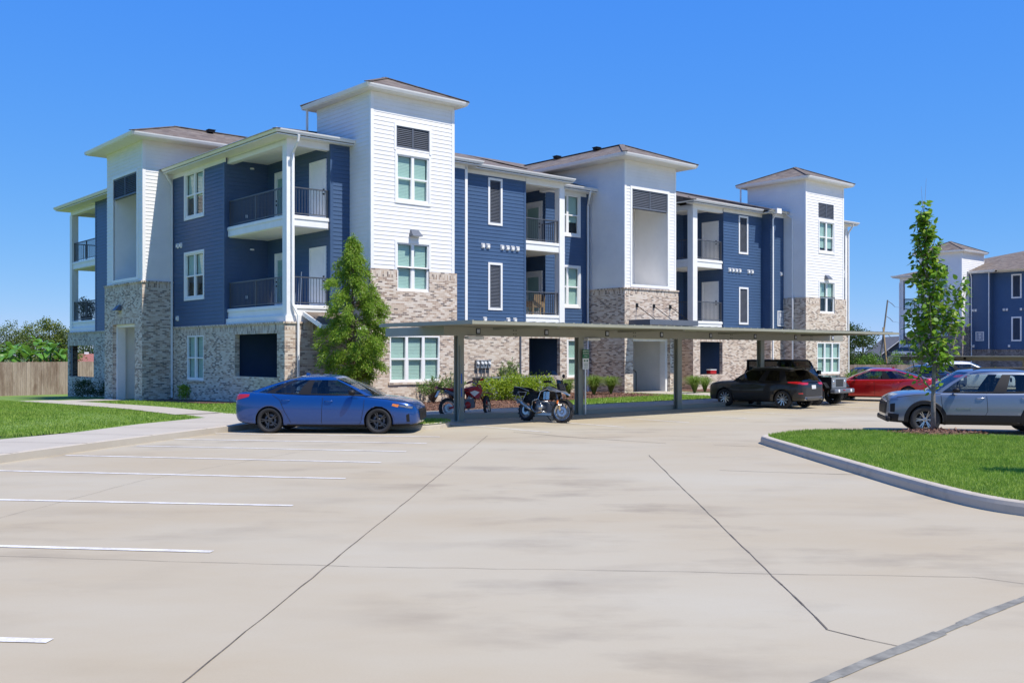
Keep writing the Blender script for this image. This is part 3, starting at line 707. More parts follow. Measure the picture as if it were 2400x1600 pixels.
    f = MB(); f.box(12.37, 14.80, .575, .75, BT, F2 - .435); f.build('fascia_board', M['white'], B)
    post(B, 14.50, 14.84, .55, .88, BT, 9.80)
    sid(B, 'W', 14.93, 2.0, 4.5, BT, WT); sid(B, 'S', 4.5, 12.35, 14.95, BT, WT); sid(B, 'E', 12.35, .6, 4.5, BT, WT)
    # ground patio
    flat(B, 'patio_wall', [[(14.9, .7, ZB), (14.9, 3, ZB), (14.9, 3, BT), (14.9, .7, BT)], [(12.4, 3, ZB), (14.9, 3, ZB), (14.9, 3, BT), (12.4, 3, BT)], [(12.4, .7, ZB), (12.4, 3, ZB), (12.4, 3, BT), (12.4, .7, BT)]], 'bsiding')
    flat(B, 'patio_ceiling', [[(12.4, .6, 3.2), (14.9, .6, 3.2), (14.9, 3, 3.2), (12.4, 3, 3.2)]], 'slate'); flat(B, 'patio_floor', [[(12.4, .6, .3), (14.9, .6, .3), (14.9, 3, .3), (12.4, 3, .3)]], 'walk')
    door(B, 'S', 3.0, 12.95, 13.95, .32, 2.36, lite=True, hside=1)
    # wing C
    C3 = (15.65, 17.20, 7.92, 9.87); C2 = (15.65, 17.20, 4.40, 6.32); C1 = (15.6, 17.2, .9, 2.75)
    sid(B, 'S', 2.0, 14.93, 17.94, BT, WT, [C3, C2]); window(B, 'S', 2.0, *C3, half=.3); window(B, 'S', 2.0, *C2)
    brk(B, 'S', 1.97, 14.93, 17.94, BT, [C1], cap=False); window(B, 'S', 1.97, *C1, trim=False, sill=True)
    downspout(B, [(17.45, 1.42, 10.12), (17.45, 1.5, 9.8), (17.72, 1.88, 9.45), (17.72, 1.88, .1)])
    # ---------- tower three with breezeway
    X3, X3b, Y3 = 17.94, 21.73, -.4; z = 11.62
    V = (18.45, 21.10, 5.45, 10.10)
    sid(B, 'S', Y3, X3, X3b, TB, 11.45, [V], 'w'); sid(B, 'W', X3, Y3, 9, TB, 11.45, [], 'w'); sid(B, 'E', X3b, Y3, 9, TB, 11.45, [], 'w')
    corner_board(B, X3, Y3, TB, 11.3); cb = MB(); cb.box(X3b - .1, X3b + .026, Y3 - .026, Y3 + .004, TB, 11.3); cb.build('corner_trim', M['white'], B)
    void('S', Y3, V, 9.17, 2.2, B)
    brk(B, 'S', Y3 - .05, X3 - .05, X3b + .18, TB, [(18.5, 21.25, ZB, 2.80)], deep=.35); brk(B, 'W', X3 - .05, Y3 - .05, 2.02, TB); brk(B, 'E', X3b + .18, Y3 - .05, 2.0, TB)
    porch('S', Y3, 18.5, 21.25, 2.80, 3.0, B)
    st = MB()
    for i in range(7): st.box(17.6 - i * .01, 19.0 - i * .0, 1.6 + .27 * i - 2.0 + .6, 1.6 + .27 * (i + 1) - 2.0 + .6, .10 + .18 * i, .16 + .18 * i)
    st = MB()
    for i in range(5): st.box(19.45 - .27 * (i + 1), 19.45 - .27 * i + .03, .7, 1.9, .18 + .18 * i, .23 + .18 * i)
    st.bar((19.5, .68, .12), (18.08, .68, 1.06), .05, .25)
    so = st.build('stair', M['black'], B)
    h = MB(); h.tube([(19.9, .62, .1), (19.9, .62, 1.12), (18.3, .62, 2.08)], .025, 6); h.build('handrail', M['black'], so)
    mb = MB(); mb.box(18.9, 19.04, 2.54, 2.58, 1.5, 1.85); mb.build('unit_plate', M['slate'], B)
    eave_box(B, 17.10, 22.58, -1.2, 9, z, X3, X3b, Y3, 9)
    mb = MB(); xm = 19.84; zr = 12.72
    mb.face([(17.10, 9.5, z), (17.10, -1.2, z), (xm, 1.55, zr), (xm, 9.5, zr)]); mb.face([(22.58, -1.2, z), (22.58, 9.5, z), (xm, 9.5, zr), (xm, 1.55, zr)]); mb.face([(17.10, -1.2, z), (22.58, -1.2, z), (xm, 1.55, zr)])
    r3 = mb.build('tower_roof', M['shingle'], B); roofs.append(r3)
    cp = MB(); cp.bar((17.10, -1.2, z + .015), (xm, 1.55, zr + .015), .26, .03); cp.bar((22.58, -1.2, z + .015), (xm, 1.55, zr + .015), .26, .03); cp.bar((xm, 1.55, zr + .015), (xm, 9, zr + .015), .26, .03); cp.build('ridge_cap', M['shingle'], r3)
    # awning on tie rods
    mb = MB(); mb.box(18.25, 21.75, -1.75, Y3 - .06, 3.50, 3.53); mb.box(18.25, 21.75, -1.80, -1.74, 3.44, 3.70); mb.box(18.19, 18.25, -1.80, Y3 - .06, 3.44, 3.70); mb.box(21.75, 21.81, -1.80, Y3 - .06, 3.44, 3.70)
    aw = mb.build('entrance_awning', M['slate'], B)
    for x in (18.75, 20.0, 21.25):
        r = MB(); r.tube([(x, Y3 - .06, 4.42), (x, -1.70, 3.66)], .018, 6); r.box(x - .07, x + .07, Y3 - .10, Y3 - .05, 4.32, 4.52); r.build('tie_rod', M['black'], aw)
    # ---------- wing D and E
    sid(B, 'S', 2.0, 21.73, 24.4, BT, WT); sid(B, 'E', 24.4, 2.0, 3.4, BT, WT); brk(B, 'S', 1.97, 21.9, 24.42, BT, cap=False)
    sid(B, 'S', 3.4, 24.4, 27.0, BT, WT); sid(B, 'W', 27.0, .6, 3.4, BT, WT)
    for f in (F2 - .06, F3 - .06):
        slab(B, 24.42, 26.98, .62, 3.4, f); railing(B, [(24.78, .72), (26.98, .72)], f); railing(B, [(24.52, 1.0), (24.52, 2.0)], f); ceiling(B, 24.45, 27, .65, 3.4, f - .43)
        door(B, 'W', 27.0, .98, 1.95, f + .02, f + 2.16)
    f = MB(); f.box(24.44, 26.98, .63, .8, BT, F2 - .465); f.build('fascia_board', M['white'], B)
    ceiling(B, 24.4, 27, .65, 3.4, 9.98); beam(B, 24.4, 27.0, .62, .9); beam(B, 24.4, 24.7, .9, 2.0); post(B, 24.38, 24.76, .60, .98, BT, 9.80)
    L3 = (28.48, 29.15, 7.76, 9.71); L2 = (28.50, 29.17, 3.80, 5.70)
    sid(B, 'S', .6, 27.0, 30.6, BT, WT, [L3, L2]); louvre(B, 'S', .6, *L3); louvre(B, 'S', .6, *L2)
    for a in (27.527, 27.837, 28.15, 28.465, 29.302, 29.626): hood_vent(B, 'S', .6, a, 6.70)
    brk(B, 'S', .57, 24.36, 30.6, BT, [(24.95, 26.90, .93, 2.71)], cap=False); brk(B, 'W', 24.36, .57, 2.0, BT, cap=False)
    flat(B, 'patio_wall', [[(24.5, 2.4, ZB), (27, 2.4, ZB), (27, 2.4, BT), (24.5, 2.4, BT)], [(24.45, .7, ZB), (24.45, 2.4, ZB), (24.45, 2.4, BT), (24.45, .7, BT)], [(27, .7, ZB), (27, 2.4, ZB), (27, 2.4, BT), (27, .7, BT)]], 'bsiding')
    flat(B, 'patio_ceiling', [[(24.4, .6, 3.2), (27, .6, 3.2), (27, 3, 3.2), (24.4, 3, 3.2)]], 'slate'); flat(B, 'patio_floor', [[(24.4, .6, .3), (27, .6, .3), (27, 2.4, .3), (24.4, 2.4, .3)]], 'walk')
    door(B, 'S', 2.4, 26.05, 27.0, .32, 2.36)
    sid(B, 'S', 0, 30.6, 31.9, BT, WT); sid(B, 'W', 30.6, 0, .62, BT, WT); brk(B, 'S', -.03, 30.57, 31.9, BT, cap=False); brk(B, 'W', 30.57, -.03, .6, BT, cap=False)
    hood_vent(B, 'S', 0, 31.6, 6.65); building_sign(B, 'S', 0, 31.55, 4.08, '10')
    downspout(B, [(30.72, -.30, 10.05), (30.72, -.07, 9.75), (30.72, -.07, .1)])
    mb = MB(); mb.box(30.5, 30.95, -.5, -.1, 10.02, 10.3); mb.build('gutter_box', M['white'], B)
    # ---------- tower four
    X4, X4b, Y4 = 31.88, 35.87, -1.45; z = 12.1
    P3 = (33.27, 34.82, 7.95, 9.70); P2 = (33.30, 34.86, 4.42, 6.20); P1 = (33.0, 35.4, .9, 2.70); LV = (33.18, 34.80, 9.92, 10.78)
    sid(B, 'S', Y4, X4, X4b, TB, 11.95, [P3, P2, LV], 'w'); sid(B, 'W', X4, Y4, 2.5, TB, 11.95, [], 'w'); sid(B, 'E', X4b, Y4, 2.5, TB, 11.95, [], 'w'); sid(B, 'N', 2.5, X4, X4b, 10, 11.95, [], 'w')
    corner_board(B, X4, Y4, TB, 11.8); cb = MB(); cb.box(X4b - .11, X4b + .026, Y4 - .026, Y4 + .004, TB, 11.8); cb.build('corner_trim', M['white'], B)
    window(B, 'S', Y4, *P3, half=.12); window(B, 'S', Y4, *P2, half=.45); window(B, 'S', Y4 - .05, *P1, cols=3, trim=False, sill=True); louvre(B, 'S', Y4, *LV, 0, True, 'louvre_panel', .085)
    brk(B, 'S', Y4 - .05, X4 - .05, X4b + .25, TB, [P1, (33.30, 34.86, 4.41, TB + .1)], cap=False); brk(B, 'W', X4 - .05, Y4 - .05, .0, TB, cap=False); brk(B, 'E', X4b + .25, Y4 - .05, .1, TB, cap=False)
    wall_lamp(B, 'S', Y4, 34.03, 6.50)
    eave_box(B, 31.41, 36.38, -1.92, 3.04, z, X4, X4b, Y4, 2.5); roofs.append(hip_roof(B, 31.41, 36.38, -1.92, 3.04, z, 13.15, name='tower_roof'))
    downspout(B, [(31.6, 2.8, 12.0), (31.6, 2.8, 10.6)]); downspout(B, [(31.82, -.2, 10.1), (31.82, -.62, 9.8), (31.82, -.62, 5.5), (31.70, -.72, 5.1), (31.70, -.72, .1)])
    # far end corner balcony
    sid(B, 'S', 0, X4b, 36.8, BT, WT); sid(B, 'E', 36.9, 0, 5.1, BT, WT); sid(B, 'E', 38.9, 5.1, 20.5, BT, WT); brk(B, 'E', 38.93, -.03, 25.3, BT); brk(B, 'S', -.03, X4b, 38.93, BT)
    post(B, 38.55, 38.9, 0, .35, BT, 9.8); beam(B, 36.8, 38.9, .05, .3); beam(B, 38.6, 38.88, .3, 5.1)
    for f in (F2, F3): slab(B, 36.9, 38.86, .05, 5.1, f); railing(B, [(36.9, .16), (38.55, .16)], f); railing(B, [(38.75, .4), (38.75, 5.1)], f)
    downspout(B, [(38.82, -.4, 10.05), (38.82, -.06, 9.6), (38.82, -.06, .1)])
    # back and roof
    sid(B, 'N', 25.3, 2.3, 38.9, BT, WT); brk(B, 'N', 25.33, 2.4, 38.9, BT)
    for path in ([(6.6, -.45), (9.14, -.45), (9.14, .0)], [(9.14, .05), (15.1, .05), (15.1, 1.3)], [(15.1, 1.35), (17.92, 1.35)], [(21.75, 1.4), (23.85, 1.4), (23.85, .1), (30.1, .1)], [(30.1, -.3), (31.9, -.3)], [(35.8, -.45), (39.5, -.45), (39.5, 25.7)]): gutter(B, path, 10.25)
    s = MB()
    for q in ((6.68, 9.05, -.36, .1), (8.6, 15.0, .14, .7), (14.9, 17.95, 1.44, 2.05), (21.7, 24.4, 1.5, 2.05), (23.94, 30.6, .2, .7), (30.1, 31.9, -.2, .1), (35.8, 39.4, -.36, .1), (38.8, 39.4, .1, 25.6)): s = MB(); s.box(q[0], q[1], q[2], q[3], 10.05, 10.085); s.build('soffit', M['soffit'], B)
    s = MB()
    for q in ((6.68, 8.5, -.03, 0), (8.55, 12.35, .52, .55), (14.95, 17.7, 1.97, 2.0), (27.0, 30.6, .57, .6), (30.75, 31.85, -.03, 0)): s = MB(); s.box(q[0], q[1], q[2], q[3], 9.88, 10.045); s.build('frieze_board', M['soffit'], B)
    ZR, YR, z0 = 13.74, 12.65, 10.2
    mb = MB()
    def strip(x0, x1, ye):
        f = lambda x, y: z0 + (ZR - z0) * (y - ye) / (YR - ye)
        hip = [x for x in (12.5, 26.4) if x0 < x < x1]; pts = [(x0, ye), (x1, ye)]
        top = []
        for x in sorted([x0, x1] + hip, reverse=True): top.append((x, min(YR, x + .15) if x < 12.5 else (min(YR, 39.05 - x) if x > 26.4 else YR)))
        top = [(x, max(y, ye)) for x, y in top]
        mb.face([(x, y, f(x, y)) for x, y in pts + top])
    for q in ((-.6, 9.14, -.45), (9.14, 15.1, .05), (15.1, 18.2, 1.35), (18.2, 21.7, .5), (21.7, 23.85, 1.4), (23.85, 30.1, .1), (30.1, 39.5, -.45)): strip(*q)
    mb.face([(-.65, 25.9, z0), (-.65, -.45, z0), (12.5, YR, ZR)]); mb.face([(39.5, -.45, z0), (39.5, 25.75, z0), (26.4, YR, ZR)]); mb.face([(39.5, 25.75, z0), (-.65, 25.9, z0), (12.5, YR, ZR), (26.4, YR, ZR)])
    # risers where the eave line steps
    for x, ya, yb in ((9.14, -.45, .05), (15.1, .05, 1.35), (23.85, .1, 1.4), (30.1, -.45, .1)):
        za = z0 + (ZR - z0) * (yb - ya) / (YR - ya); mb.face([(x, ya, z0 - .02), (x, yb, z0 - .02), (x, yb, za)]); mb.face([(x, yb, z0), (x, yb, za), (x, YR, ZR)])
    ro = mb.build('roof', M['shingle'], B)
    cp = MB(); cp.bar((-.6, -.45, z0 + .015), (12.5, YR, ZR + .015), .26, .03); cp.bar((23.85, .1, z0 + .015), (25.2, 1.45, z0 + .43), .26, .03); cp.build('ridge_cap', M['shingle'], ro)
    def rvent(par, x, y, z, rz=0):
        v = MB(); c, s_ = math.cos(rz), math.sin(rz)
        v.obox((x, y, z + .12), (c, s_, 0), (-s_, c, 0), (0, 0, 1), .15, .14, .06); v.obox((x + .0, y, z + .17), (c, s_, 0), (-s_, c, 0), (0, 0, 1), .18, .17, .018)
        v.build('roof_vent', M['black'], par)
    for x in (2.6, 5.0): rvent(r2, x, 12.3, 12.60)
    for y in (3.0, 6.0): rvent(r3, 19.5, y, 12.6)
    rvent(ro, 9.0, 8.0, 12.42); 
    v = MB(); v.tube([(23.6, 4.2, 10.9), (23.6, 4.2, 11.55)], .06, 8); v.build('vent_pipe', M['white'], ro)
    # electric meters on wing B
    for a in (9.46, 9.70, 9.89, 10.11):
        m_ = MB(); pbox(m_, 'S', .52, a - .085, a + .085, 1.42, 1.78, .01, .13); mo = m_.build('electric_meter', M['acgrey'], B, bevel=.012)
        c_ = MB(); c_.lathe([(0, .07), (.06, .06), (.075, 0)], 14, 'y', (0, 0, 0)); 
        c_ = MB(); c_.tube([(a, .45, 1.42), (a, .45, .2)], .022, 6); c_.build('conduit', M['slate'], mo)
        g_ = MB(); g_.lathe([(0, .39 - .06), (.055, .39 - .05), (.065, .39)], 14, 'y', (a, 0, 1.64)); g_.build('dial', M['signwhite'], mo)
    return B
def far_building():
    X9, Y9, zb = 72.0, 14.13, -.8
    w = tow(X9, Y9); B = empty('apartment_building', (w[0], w[1], zb), PSI, 'farther navy and white apartment building nine with brick darkened for shade, beyond the parked cars', 'apartment building')
    Y = lambda u: -u
    def ws(c, u0, u1, z0, z1, holes=(), col='b'): return sid(B, 'W', c, -u1, -u0, z0, z1, [(-h[1], -h[0], h[2], h[3]) for h in holes], col)
    def wb(c, u0, u1, z1, holes=(), cap=True): return brk(B, 'W', c, -u1, -u0, z1, [(-h[1], -h[0], h[2], h[3]) for h in holes], cap, 'brickshade')
    F2, F3 = 3.75, 7.0
    # corner balcony
    ws(0, 1.92, 2.77, BT, WT); sid(B, 'N', -1.92, 0, 5.1, BT, WT)
    for f in (F2, F3):
        mb = MB(); mb.box(.05, 5.1, -1.9, -.05, f - .4, f); mb.build('balcony', M['white'], B)
        railing(B, [(.15, -1.9), (.15, -.4)], f); railing(B, [(.4, -.18), (5.0, -.18)], f)
    beam(B, .05, .35, -1.95, -.05); beam(B, .35, 5.1, -.35, -.06); post(B, .04, .42, -.40, -.04, BT, 9.8)
    wb(-.03, -.03, 2.8, BT, [], False); brk(B, 'N', .03, -.03, 25, BT, (), False, 'brickshade')
    mb = MB(); A = [(-.02, -.2, 3.5), (-.02, -2.77, 3.5), (-1.5, -2.77, 3.05), (-1.5, -.2, 3.05)]; mb.face(A); cn = mb.build('entry_canopy', M['shingle'], B)
    mb = MB(); mb.box(-1.54, -1.46, -2.8, -.15, 2.82, 3.08); mb.build('canopy_fascia', M['white'], cn)
    door(B, 'W', -.04, -2.1, -1.2, .1, 2.25)
    gutter(B, [(5, .6), (-.5, .6), (-.5, -2.77)], 10.25)
    # tower
    T = -1.5; P3 = (3.93, 5.44, 7.93, 9.71); P2 = (3.93, 5.44, 4.48, 6.32); P1 = (3.58, 5.94, .96, 2.75); LV = (3.90, 5.46, 9.98, 10.80)
    ws(T, 2.77, 6.68, TB, 11.95, [P3, P2, LV], 'w'); sid(B, 'S', -6.68, T, 3.0, TB, 11.95, (), 'w'); sid(B, 'N', -2.77, T, 3.0, TB, 11.95, (), 'w'); sid(B, 'E', 2.6, -6.68, -2.77, 9, 11.95, (), 'w')
    corner_board(B, T, -6.68, TB, 11.8)
    for p in (P3, P2): window(B, 'W', T, -p[1], -p[0], p[2], p[3])
    window(B, 'W', T - .05, -P1[1], -P1[0], P1[2], P1[3], cols=3, trim=False)
    louvre(B, 'W', T, -LV[1], -LV[0], LV[2], LV[3], .1, True, 'louvre_panel', .09)
    wb(T - .05, 2.7, 6.75, TB, [P1, (3.93, 5.44, 4.47, TB + .1)], False); brk(B, 'S', -6.75, T - .05, .1, TB, (), False, 'brickshade'); brk(B, 'N', -2.70, T - .05, .1, TB, (), False, 'brickshade')
    eave_box(B, -1.98, 3.0, -7.1, -2.3, 12.1, T, 2.5, -6.68, -2.77); hip_roof(B, -1.98, 3.0, -7.1, -2.3, 12.1, 13.15, name='tower_roof')
    # wings
    ws(0, 6.68, 8.53, BT, WT); sid(B, 'S', -8.53, 0, .56, BT, WT); brk(B, 'S', -8.56, -.03, .56, BT, (), False, 'brickshade'); ws(.55, 8.5, 14, BT, WT, [(10.24, 10.86, 7.83, 9.71), (10.24, 10.86, 4.08, 5.98)]); ws(.55, 14, 24, BT, WT)
    for z0, z1 in ((7.83, 9.71), (4.08, 5.98)): louvre(B, 'W', .55, -10.86, -10.24, z0, z1, .12)
    for a in (7.0, 7.25, 9.5, 9.75, 10.95, 11.3, 11.55): hood_vent(B, 'W', .5 if a > 8.5 else 0, -a, 6.75)
    for a in (7.05, 9.95, 11.4, 11.7): hood_vent(B, 'W', .5 if a > 8.5 else 0, -a, 3.55)
    wb(-.03, 6.7, 8.56, BT); wb(.52, 8.5, 24, BT)
    building_sign(B, 'W', 0, -7.62, 4.42, '9', .62, .72)
    downspout(B, [(-.1, -8.45, 10.1), (-.1, -8.45, 3.3)]); downspout(B, [(-.3, -6.9, 10.1), (-.08, -6.9, 9.7), (-.08, -6.9, -.5)]); downspout(B, [(-.08, -.1, 9.6), (-.08, -.1, -.5)])
    gutter(B, [(-.5, -6.7), (-.5, -9.1)], 10.25); gutter(B, [(.0, -9.1), (.0, -24)], 10.25)
    for q in ((-.4, .1, -9.0, -6.7), (.1, .6, -24, -9.0), (-.4, 5, -2.7, .5)): s = MB(); s.box(*q, 10.05, 10.09); s.build('soffit', M['soffit'], B)
    mb = MB(); mb.face([(-.5, .6, 10.2), (-.5, -24, 10.2), (12.6, -24, 13.74), (12.6, -12.5, 13.74)]); mb.face([(25, .6, 10.2), (-.5, .6, 10.2), (12.6, -12.5, 13.74)]); mb.face([(25, .6, 10.2), (25, -24, 10.2), (12.6, -24, 13.74), (12.6, -12.5, 13.74)])
    ro = mb.build('roof', M['shingle'], B)
    v = MB(); v.tube([(5.5, -9.5, 11.7), (5.5, -9.5, 12.35)], .07, 8); v.build('vent_pipe', M['white'], ro)
    sid(B, 'N', 0, 5.1, 25, BT, WT)
def carport_near():
    w = tow(0, -9.45); C = empty('carport', (w[0], w[1], 0), PSI, 'long olive steel carport with numbered bays sheltering the motorcycles and black SUV', 'carport')
    y = lambda Y: Y + 9.45
    mb = MB(); mb.box(-1.2, 21.2, y(-12.6), y(-8.2), 2.875, 2.91); n = 60
    for i in range(n): x = -1.2 + 22.4 * i / n; mb.box(x, x + .05, y(-12.59), y(-8.21), 2.91, 2.95)
    mb.build('carport_roof', M['oliveroof'], C)
    mb = MB(); mb.box(-1.22, 21.22, y(-12.66), y(-12.60), 2.84, 2.925); mb.box(-1.26, -1.2, y(-12.66), y(-8.2), 2.84, 2.925); mb.box(21.2, 21.26, y(-12.66), y(-8.2), 2.84, 2.925); mb.build('roof_trim', M['oliveroof'], C)
    mb = MB(); mb.box(.2, 22.3, -.02, .0, 2.60, 2.87); mb.box(.2, 22.3, .0, .10, 2.60, 2.615); mb.box(.2, 22.3, .0, .10, 2.855, 2.87); mb.build('main_beam', M['olive'], C)
    mb = MB(); mb.box(.2, .24, .0, 3.1, 2.60, 2.87); mb.build('end_beam', M['olive'], C)
    for X in (2.0, 7.6, 13.2, 18.8):
        mb = MB(); mb.box(X, X + .08, y(-12.5), y(-9.6), 2.79, 2.87); mb.box(X, X + .08, y(-9.3), y(-8.25), 2.79, 2.87); mb.build('purlin', M['olive'], C)
    mb = MB()
    for X, px in ((.88, 0), (6.0, 1), (11.15, 2), (16.34, 3)):
        mb = MB(); h = .115; mb.box(X - h, X + h, .02, .05, 0, 2.6); mb.box(X - h, X + h, .20, .23, 0, 2.6); mb.box(X - .012, X + .012, .05, .20, 0, 2.6); mb.box(X + h - .02, X + h, .05, .2, 0, 2.6)
        mb.box(X - .16, X + .16, -.03, .28, .0, .015); po = mb.build('post', M['olive'], C)
        if px in (0, 1):
            l = MB(); l.box(X + .18, X + .80, -.12, .10, 2.50, 2.585); lo = l.build('light_fixture', M['signwhite'], C, bevel=.02)
            k = MB(); k.box(X + .24, X + .74, -.09, .07, 2.492, 2.50); k.build('lens', M['numplate'], lo)
        if px == 0:
            b = MB(); b.tube([(X - .05, -.005, 2.3), (X - .05, -.005, .5), (X - .13, -.005, .05)], .02, 6); b.build('conduit', M['olive'], po)
            b = MB(); b.box(X - .02, X + .02, -.002, .018, 1.15, 1.45); b.box(X - .02, X + .02, -.002, .018, .75, 1.02); b.build('tape_strip', M['signblue'], po)
    for i in range(8):
        a = 1.51 + 2.85 * i; mb = MB(); mb.box(a - .085, a + .085, -.035, -.022, 2.655, 2.835); p = mb.build('bay_number_plate', M['black'], C)
        q = MB(); q.box(a - .06, a + .06, -.04, -.036, 2.685, 2.81); q.build('plate_face', M['signgrey'], p)
        text_mesh('bay_number', str(81 + i), .10, M['signwhite'], p, Matrix.Translation((a, -.0415, 2.747)) @ Matrix.Rotation(math.pi / 2, 4, 'X'), .001)
    for X in (3.0, 8.6, 14.2, 19.8):
        b = MB()
        for dx in (-.05, .05):
            for z in (2.67, 2.79): b.box(X + dx - .015, X + dx + .015, -.032, -.02, z - .015, z + .015)
        b.build('bolt_plate', M['black'], C)
    # parking sign fixed to the second post
    w = tow(6.12, -9.52); S = empty('parking_sign', (w[0], w[1], 0), PSI, 'small green and white parking sign fixed to the second carport post', 'sign')
    mb = MB(); mb.box(-.15, .15, -.01, 0, 1.90, 2.20); mb.build('green_panel', M['green'], S)
    mb = MB(); mb.box(-.15, .15, -.012, 0, 1.53, 1.90); mb.build('white_panel', M['signwhite'], S)
    mb = MB(); mb.box(-.03, .03, 0.005, .03, .02, 2.1); mb.build('sign_post', M['silver'], S)
    R = Matrix.Rotation(math.pi / 2, 4, 'X')
    for t, z in (('RESERVED', 2.14), ('PARKING', 2.06), ('ONLY', 1.975)): text_mesh('lettering', t, .062, M['signwhite'], S, Matrix.Translation((0, -.0125, z)) @ R, .001)
    mb = MB()
    for s in (-1, 1): mb.face([(s * .12, -.0135, 1.82), (s * .05, -.0135, 1.86), (s * .05, -.0135, 1.78)]); mb.box(min(s * .05, s * .015), max(s * .05, s * .015), -.0135, -.0125, 1.805, 1.835)
    for k in range(4): mb.box(-.09, .09, -.0135, -.0125, 1.58 + k * .045, 1.592 + k * .045)
    mb.build('symbols', M['green'], S)
def carport_far():
    w = tow(62.8, 5.5); C = empty('carport', (w[0], w[1], -.8), PSI, 'low olive carport beside the far building, seen over the grey vehicle roof', 'carport')
    mb = MB(); mb.box(-3, 2, -20, 3.6, 2.62, 2.68); mb.build('carport_roof', M['oliveroof'], C)
    mb = MB(); mb.box(-.1, 0, -20, 3.6, 2.30, 2.62); mb.build('main_beam', M['oliveroof'], C)
    for yv in (-1.2, -6.5, -11.8): mb = MB(); mb.box(-.1, .2, yv - .13, yv + .13, 0, 2.4); mb.build('post', M['oliveroof'], C)
    for yv in (.9, -1.9): mb = MB(); mb.box(-.125, -.1, yv - .1, yv + .1, 2.38, 2.54); mb.build('bay_number_plate', M['black'], C)
def small_sign(px, py, depth, h, label):
    F = 2323.; x = (px - 1200) / F * depth; S = empty('accessible_parking_sign', (x, depth, -.5), .2, label, 'sign')
    mb = MB(); mb.box(-.03, .03, .01, .05, 0, h); mb.build('sign_post', M['silver'], S)
    mb = MB(); mb.box(-.16, .16, -.01, .01, h - .55, h); mb.build('sign_panel', M['signwhite'], S)
    mb = MB(); mb.box(-.12, .12, -.015, -.011, h - .42, h - .16); so = mb.build('blue_square', M['signblue'], S)
    mb = MB(); mb.lathe([(.045, -.017), (.065, -.017), (.065, -.019), (.045, -.019)], 14, 'y', (.0, 0, h - .33), closed=True); mb.box(-.03, -.005, -.019, -.017, h - .30, h - .20); mb.build('symbol', M['signwhite'], so)
# ------------------------------------------------------------------ cars: x forward, y to the driver's left, z up, origin mid-wheelbase on the ground
def interp(tab, x):
    if x <= tab[0][0]: return tab[0][1:]
    for a, b in zip(tab, tab[1:]):
        if x <= b[0]:
            t = (x - a[0]) / (b[0] - a[0]); t2 = t
            return tuple(p + (q - p) * t2 for p, q in zip(a[1:], b[1:]))
    return tab[-1][1:]
def tyre_mesh(R, rr, w):
    mb = MB(); h = w / 2; s = R - rr
    prof = [(rr - .01, -h * .78), (rr + s * .25, -h * .98), (rr + s * .6, -h), (R - .02, -h * .90), (R, -h * .70), (R, -h * .1), (R - .006, -h * .08), (R - .006, h * .08), (R, h * .1), (R, h * .70), (R - .02, h * .90), (rr + s * .6, h), (rr + s * .25, h * .98), (rr - .01, h * .78)]
    mb.lathe(prof, 40, 'y'); return mb.mesh('tyre', M['rubber'], True)
def rim_mesh(rr, w, n, mat, double=True, dark=None, wide=.07):
    """outer face at +y"""
    mb = MB(); h = w / 2
    mb.lathe([(rr + .006, -h * .7), (rr - .02, -h * .5), (rr - .03, h * .4), (rr - .012, h * .74), (rr + .008, h * .80), (rr + .008, h * .7)], 40, 'y', m=0)
    mb.lathe([(0, -.02), (rr - .03, -.03)], 40, 'y', m=1)
    mb.lathe([(0, h * .62), (.05, h * .60), (.065, h * .5), (.07, h * .2)], 20, 'y', m=0)
    mb.lathe([(rr * .62, -.005), (rr * .62, .01), (.1, .015)], 30, 'y', m=2)
    for i in range(n):
        t0 = 2 * math.pi * i / n
        for d in ((-.13, .13) if double else (0,)):
            t = t0 + d; t1 = t0 + d * .55 if double else t0
            a = (math.cos(t1) * .05, h * .52, math.sin(t1) * .05); b = (math.cos(t) * (rr - .02), h * .66, math.sin(t) * (rr - .02))
            mb.bar(a, b, wide * (.5 if double else 1), .035, 0, up=(0, 1, 0))
    return mb.mesh('rim', [mat, M['black'], M['slate']], False)
def project(bvh, x, z, side, off=.004):
    h = bvh.ray_cast(Vector((x, 3 * side, z)), Vector((0, -side, 0)))
    if h[0] is None: return None
    nrm = h[1]
    if nrm.y * side < 0: nrm = -nrm
    return h[0] + nrm * off
def project_x(bvh, y, z, sgn, off=.005):
    h = bvh.ray_cast(Vector((4 * sgn, y, z)), Vector((-sgn, 0, 0)))
    if h[0] is None: return None
    nrm = h[1]
    if nrm.x * sgn < 0: nrm = -nrm
    return h[0] + nrm * off
def patch(bvh, corners, side, n=8, m=4, off=.005, axis='y', mb=None, mi=0):
    """corners 4 points (x,z) or (y,z): bilinear patch laid on the body"""
    mb = mb or MB(); (a, b, c, d) = corners; rows = []
    for j in range(m + 1):
        v = j / m; row = []
        for i in range(n + 1):
            u = i / n
            p = [(a[k] * (1 - u) + b[k] * u) * (1 - v) + (d[k] * (1 - u) + c[k] * u) * v for k in (0, 1)]
            q = project(bvh, p[0], p[1], side, off) if axis == 'y' else project_x(bvh, p[0], p[1], side, off)
            row.append(q)
        rows.append(row)
    for j in range(m):
        for i in range(n):
            q = [rows[j][i], rows[j][i + 1], rows[j + 1][i + 1], rows[j + 1][i]]
            if all(p is not None for p in q) and max((p - q[0]).length for p in q) < .6: mb.face(q, mi)
    return mb
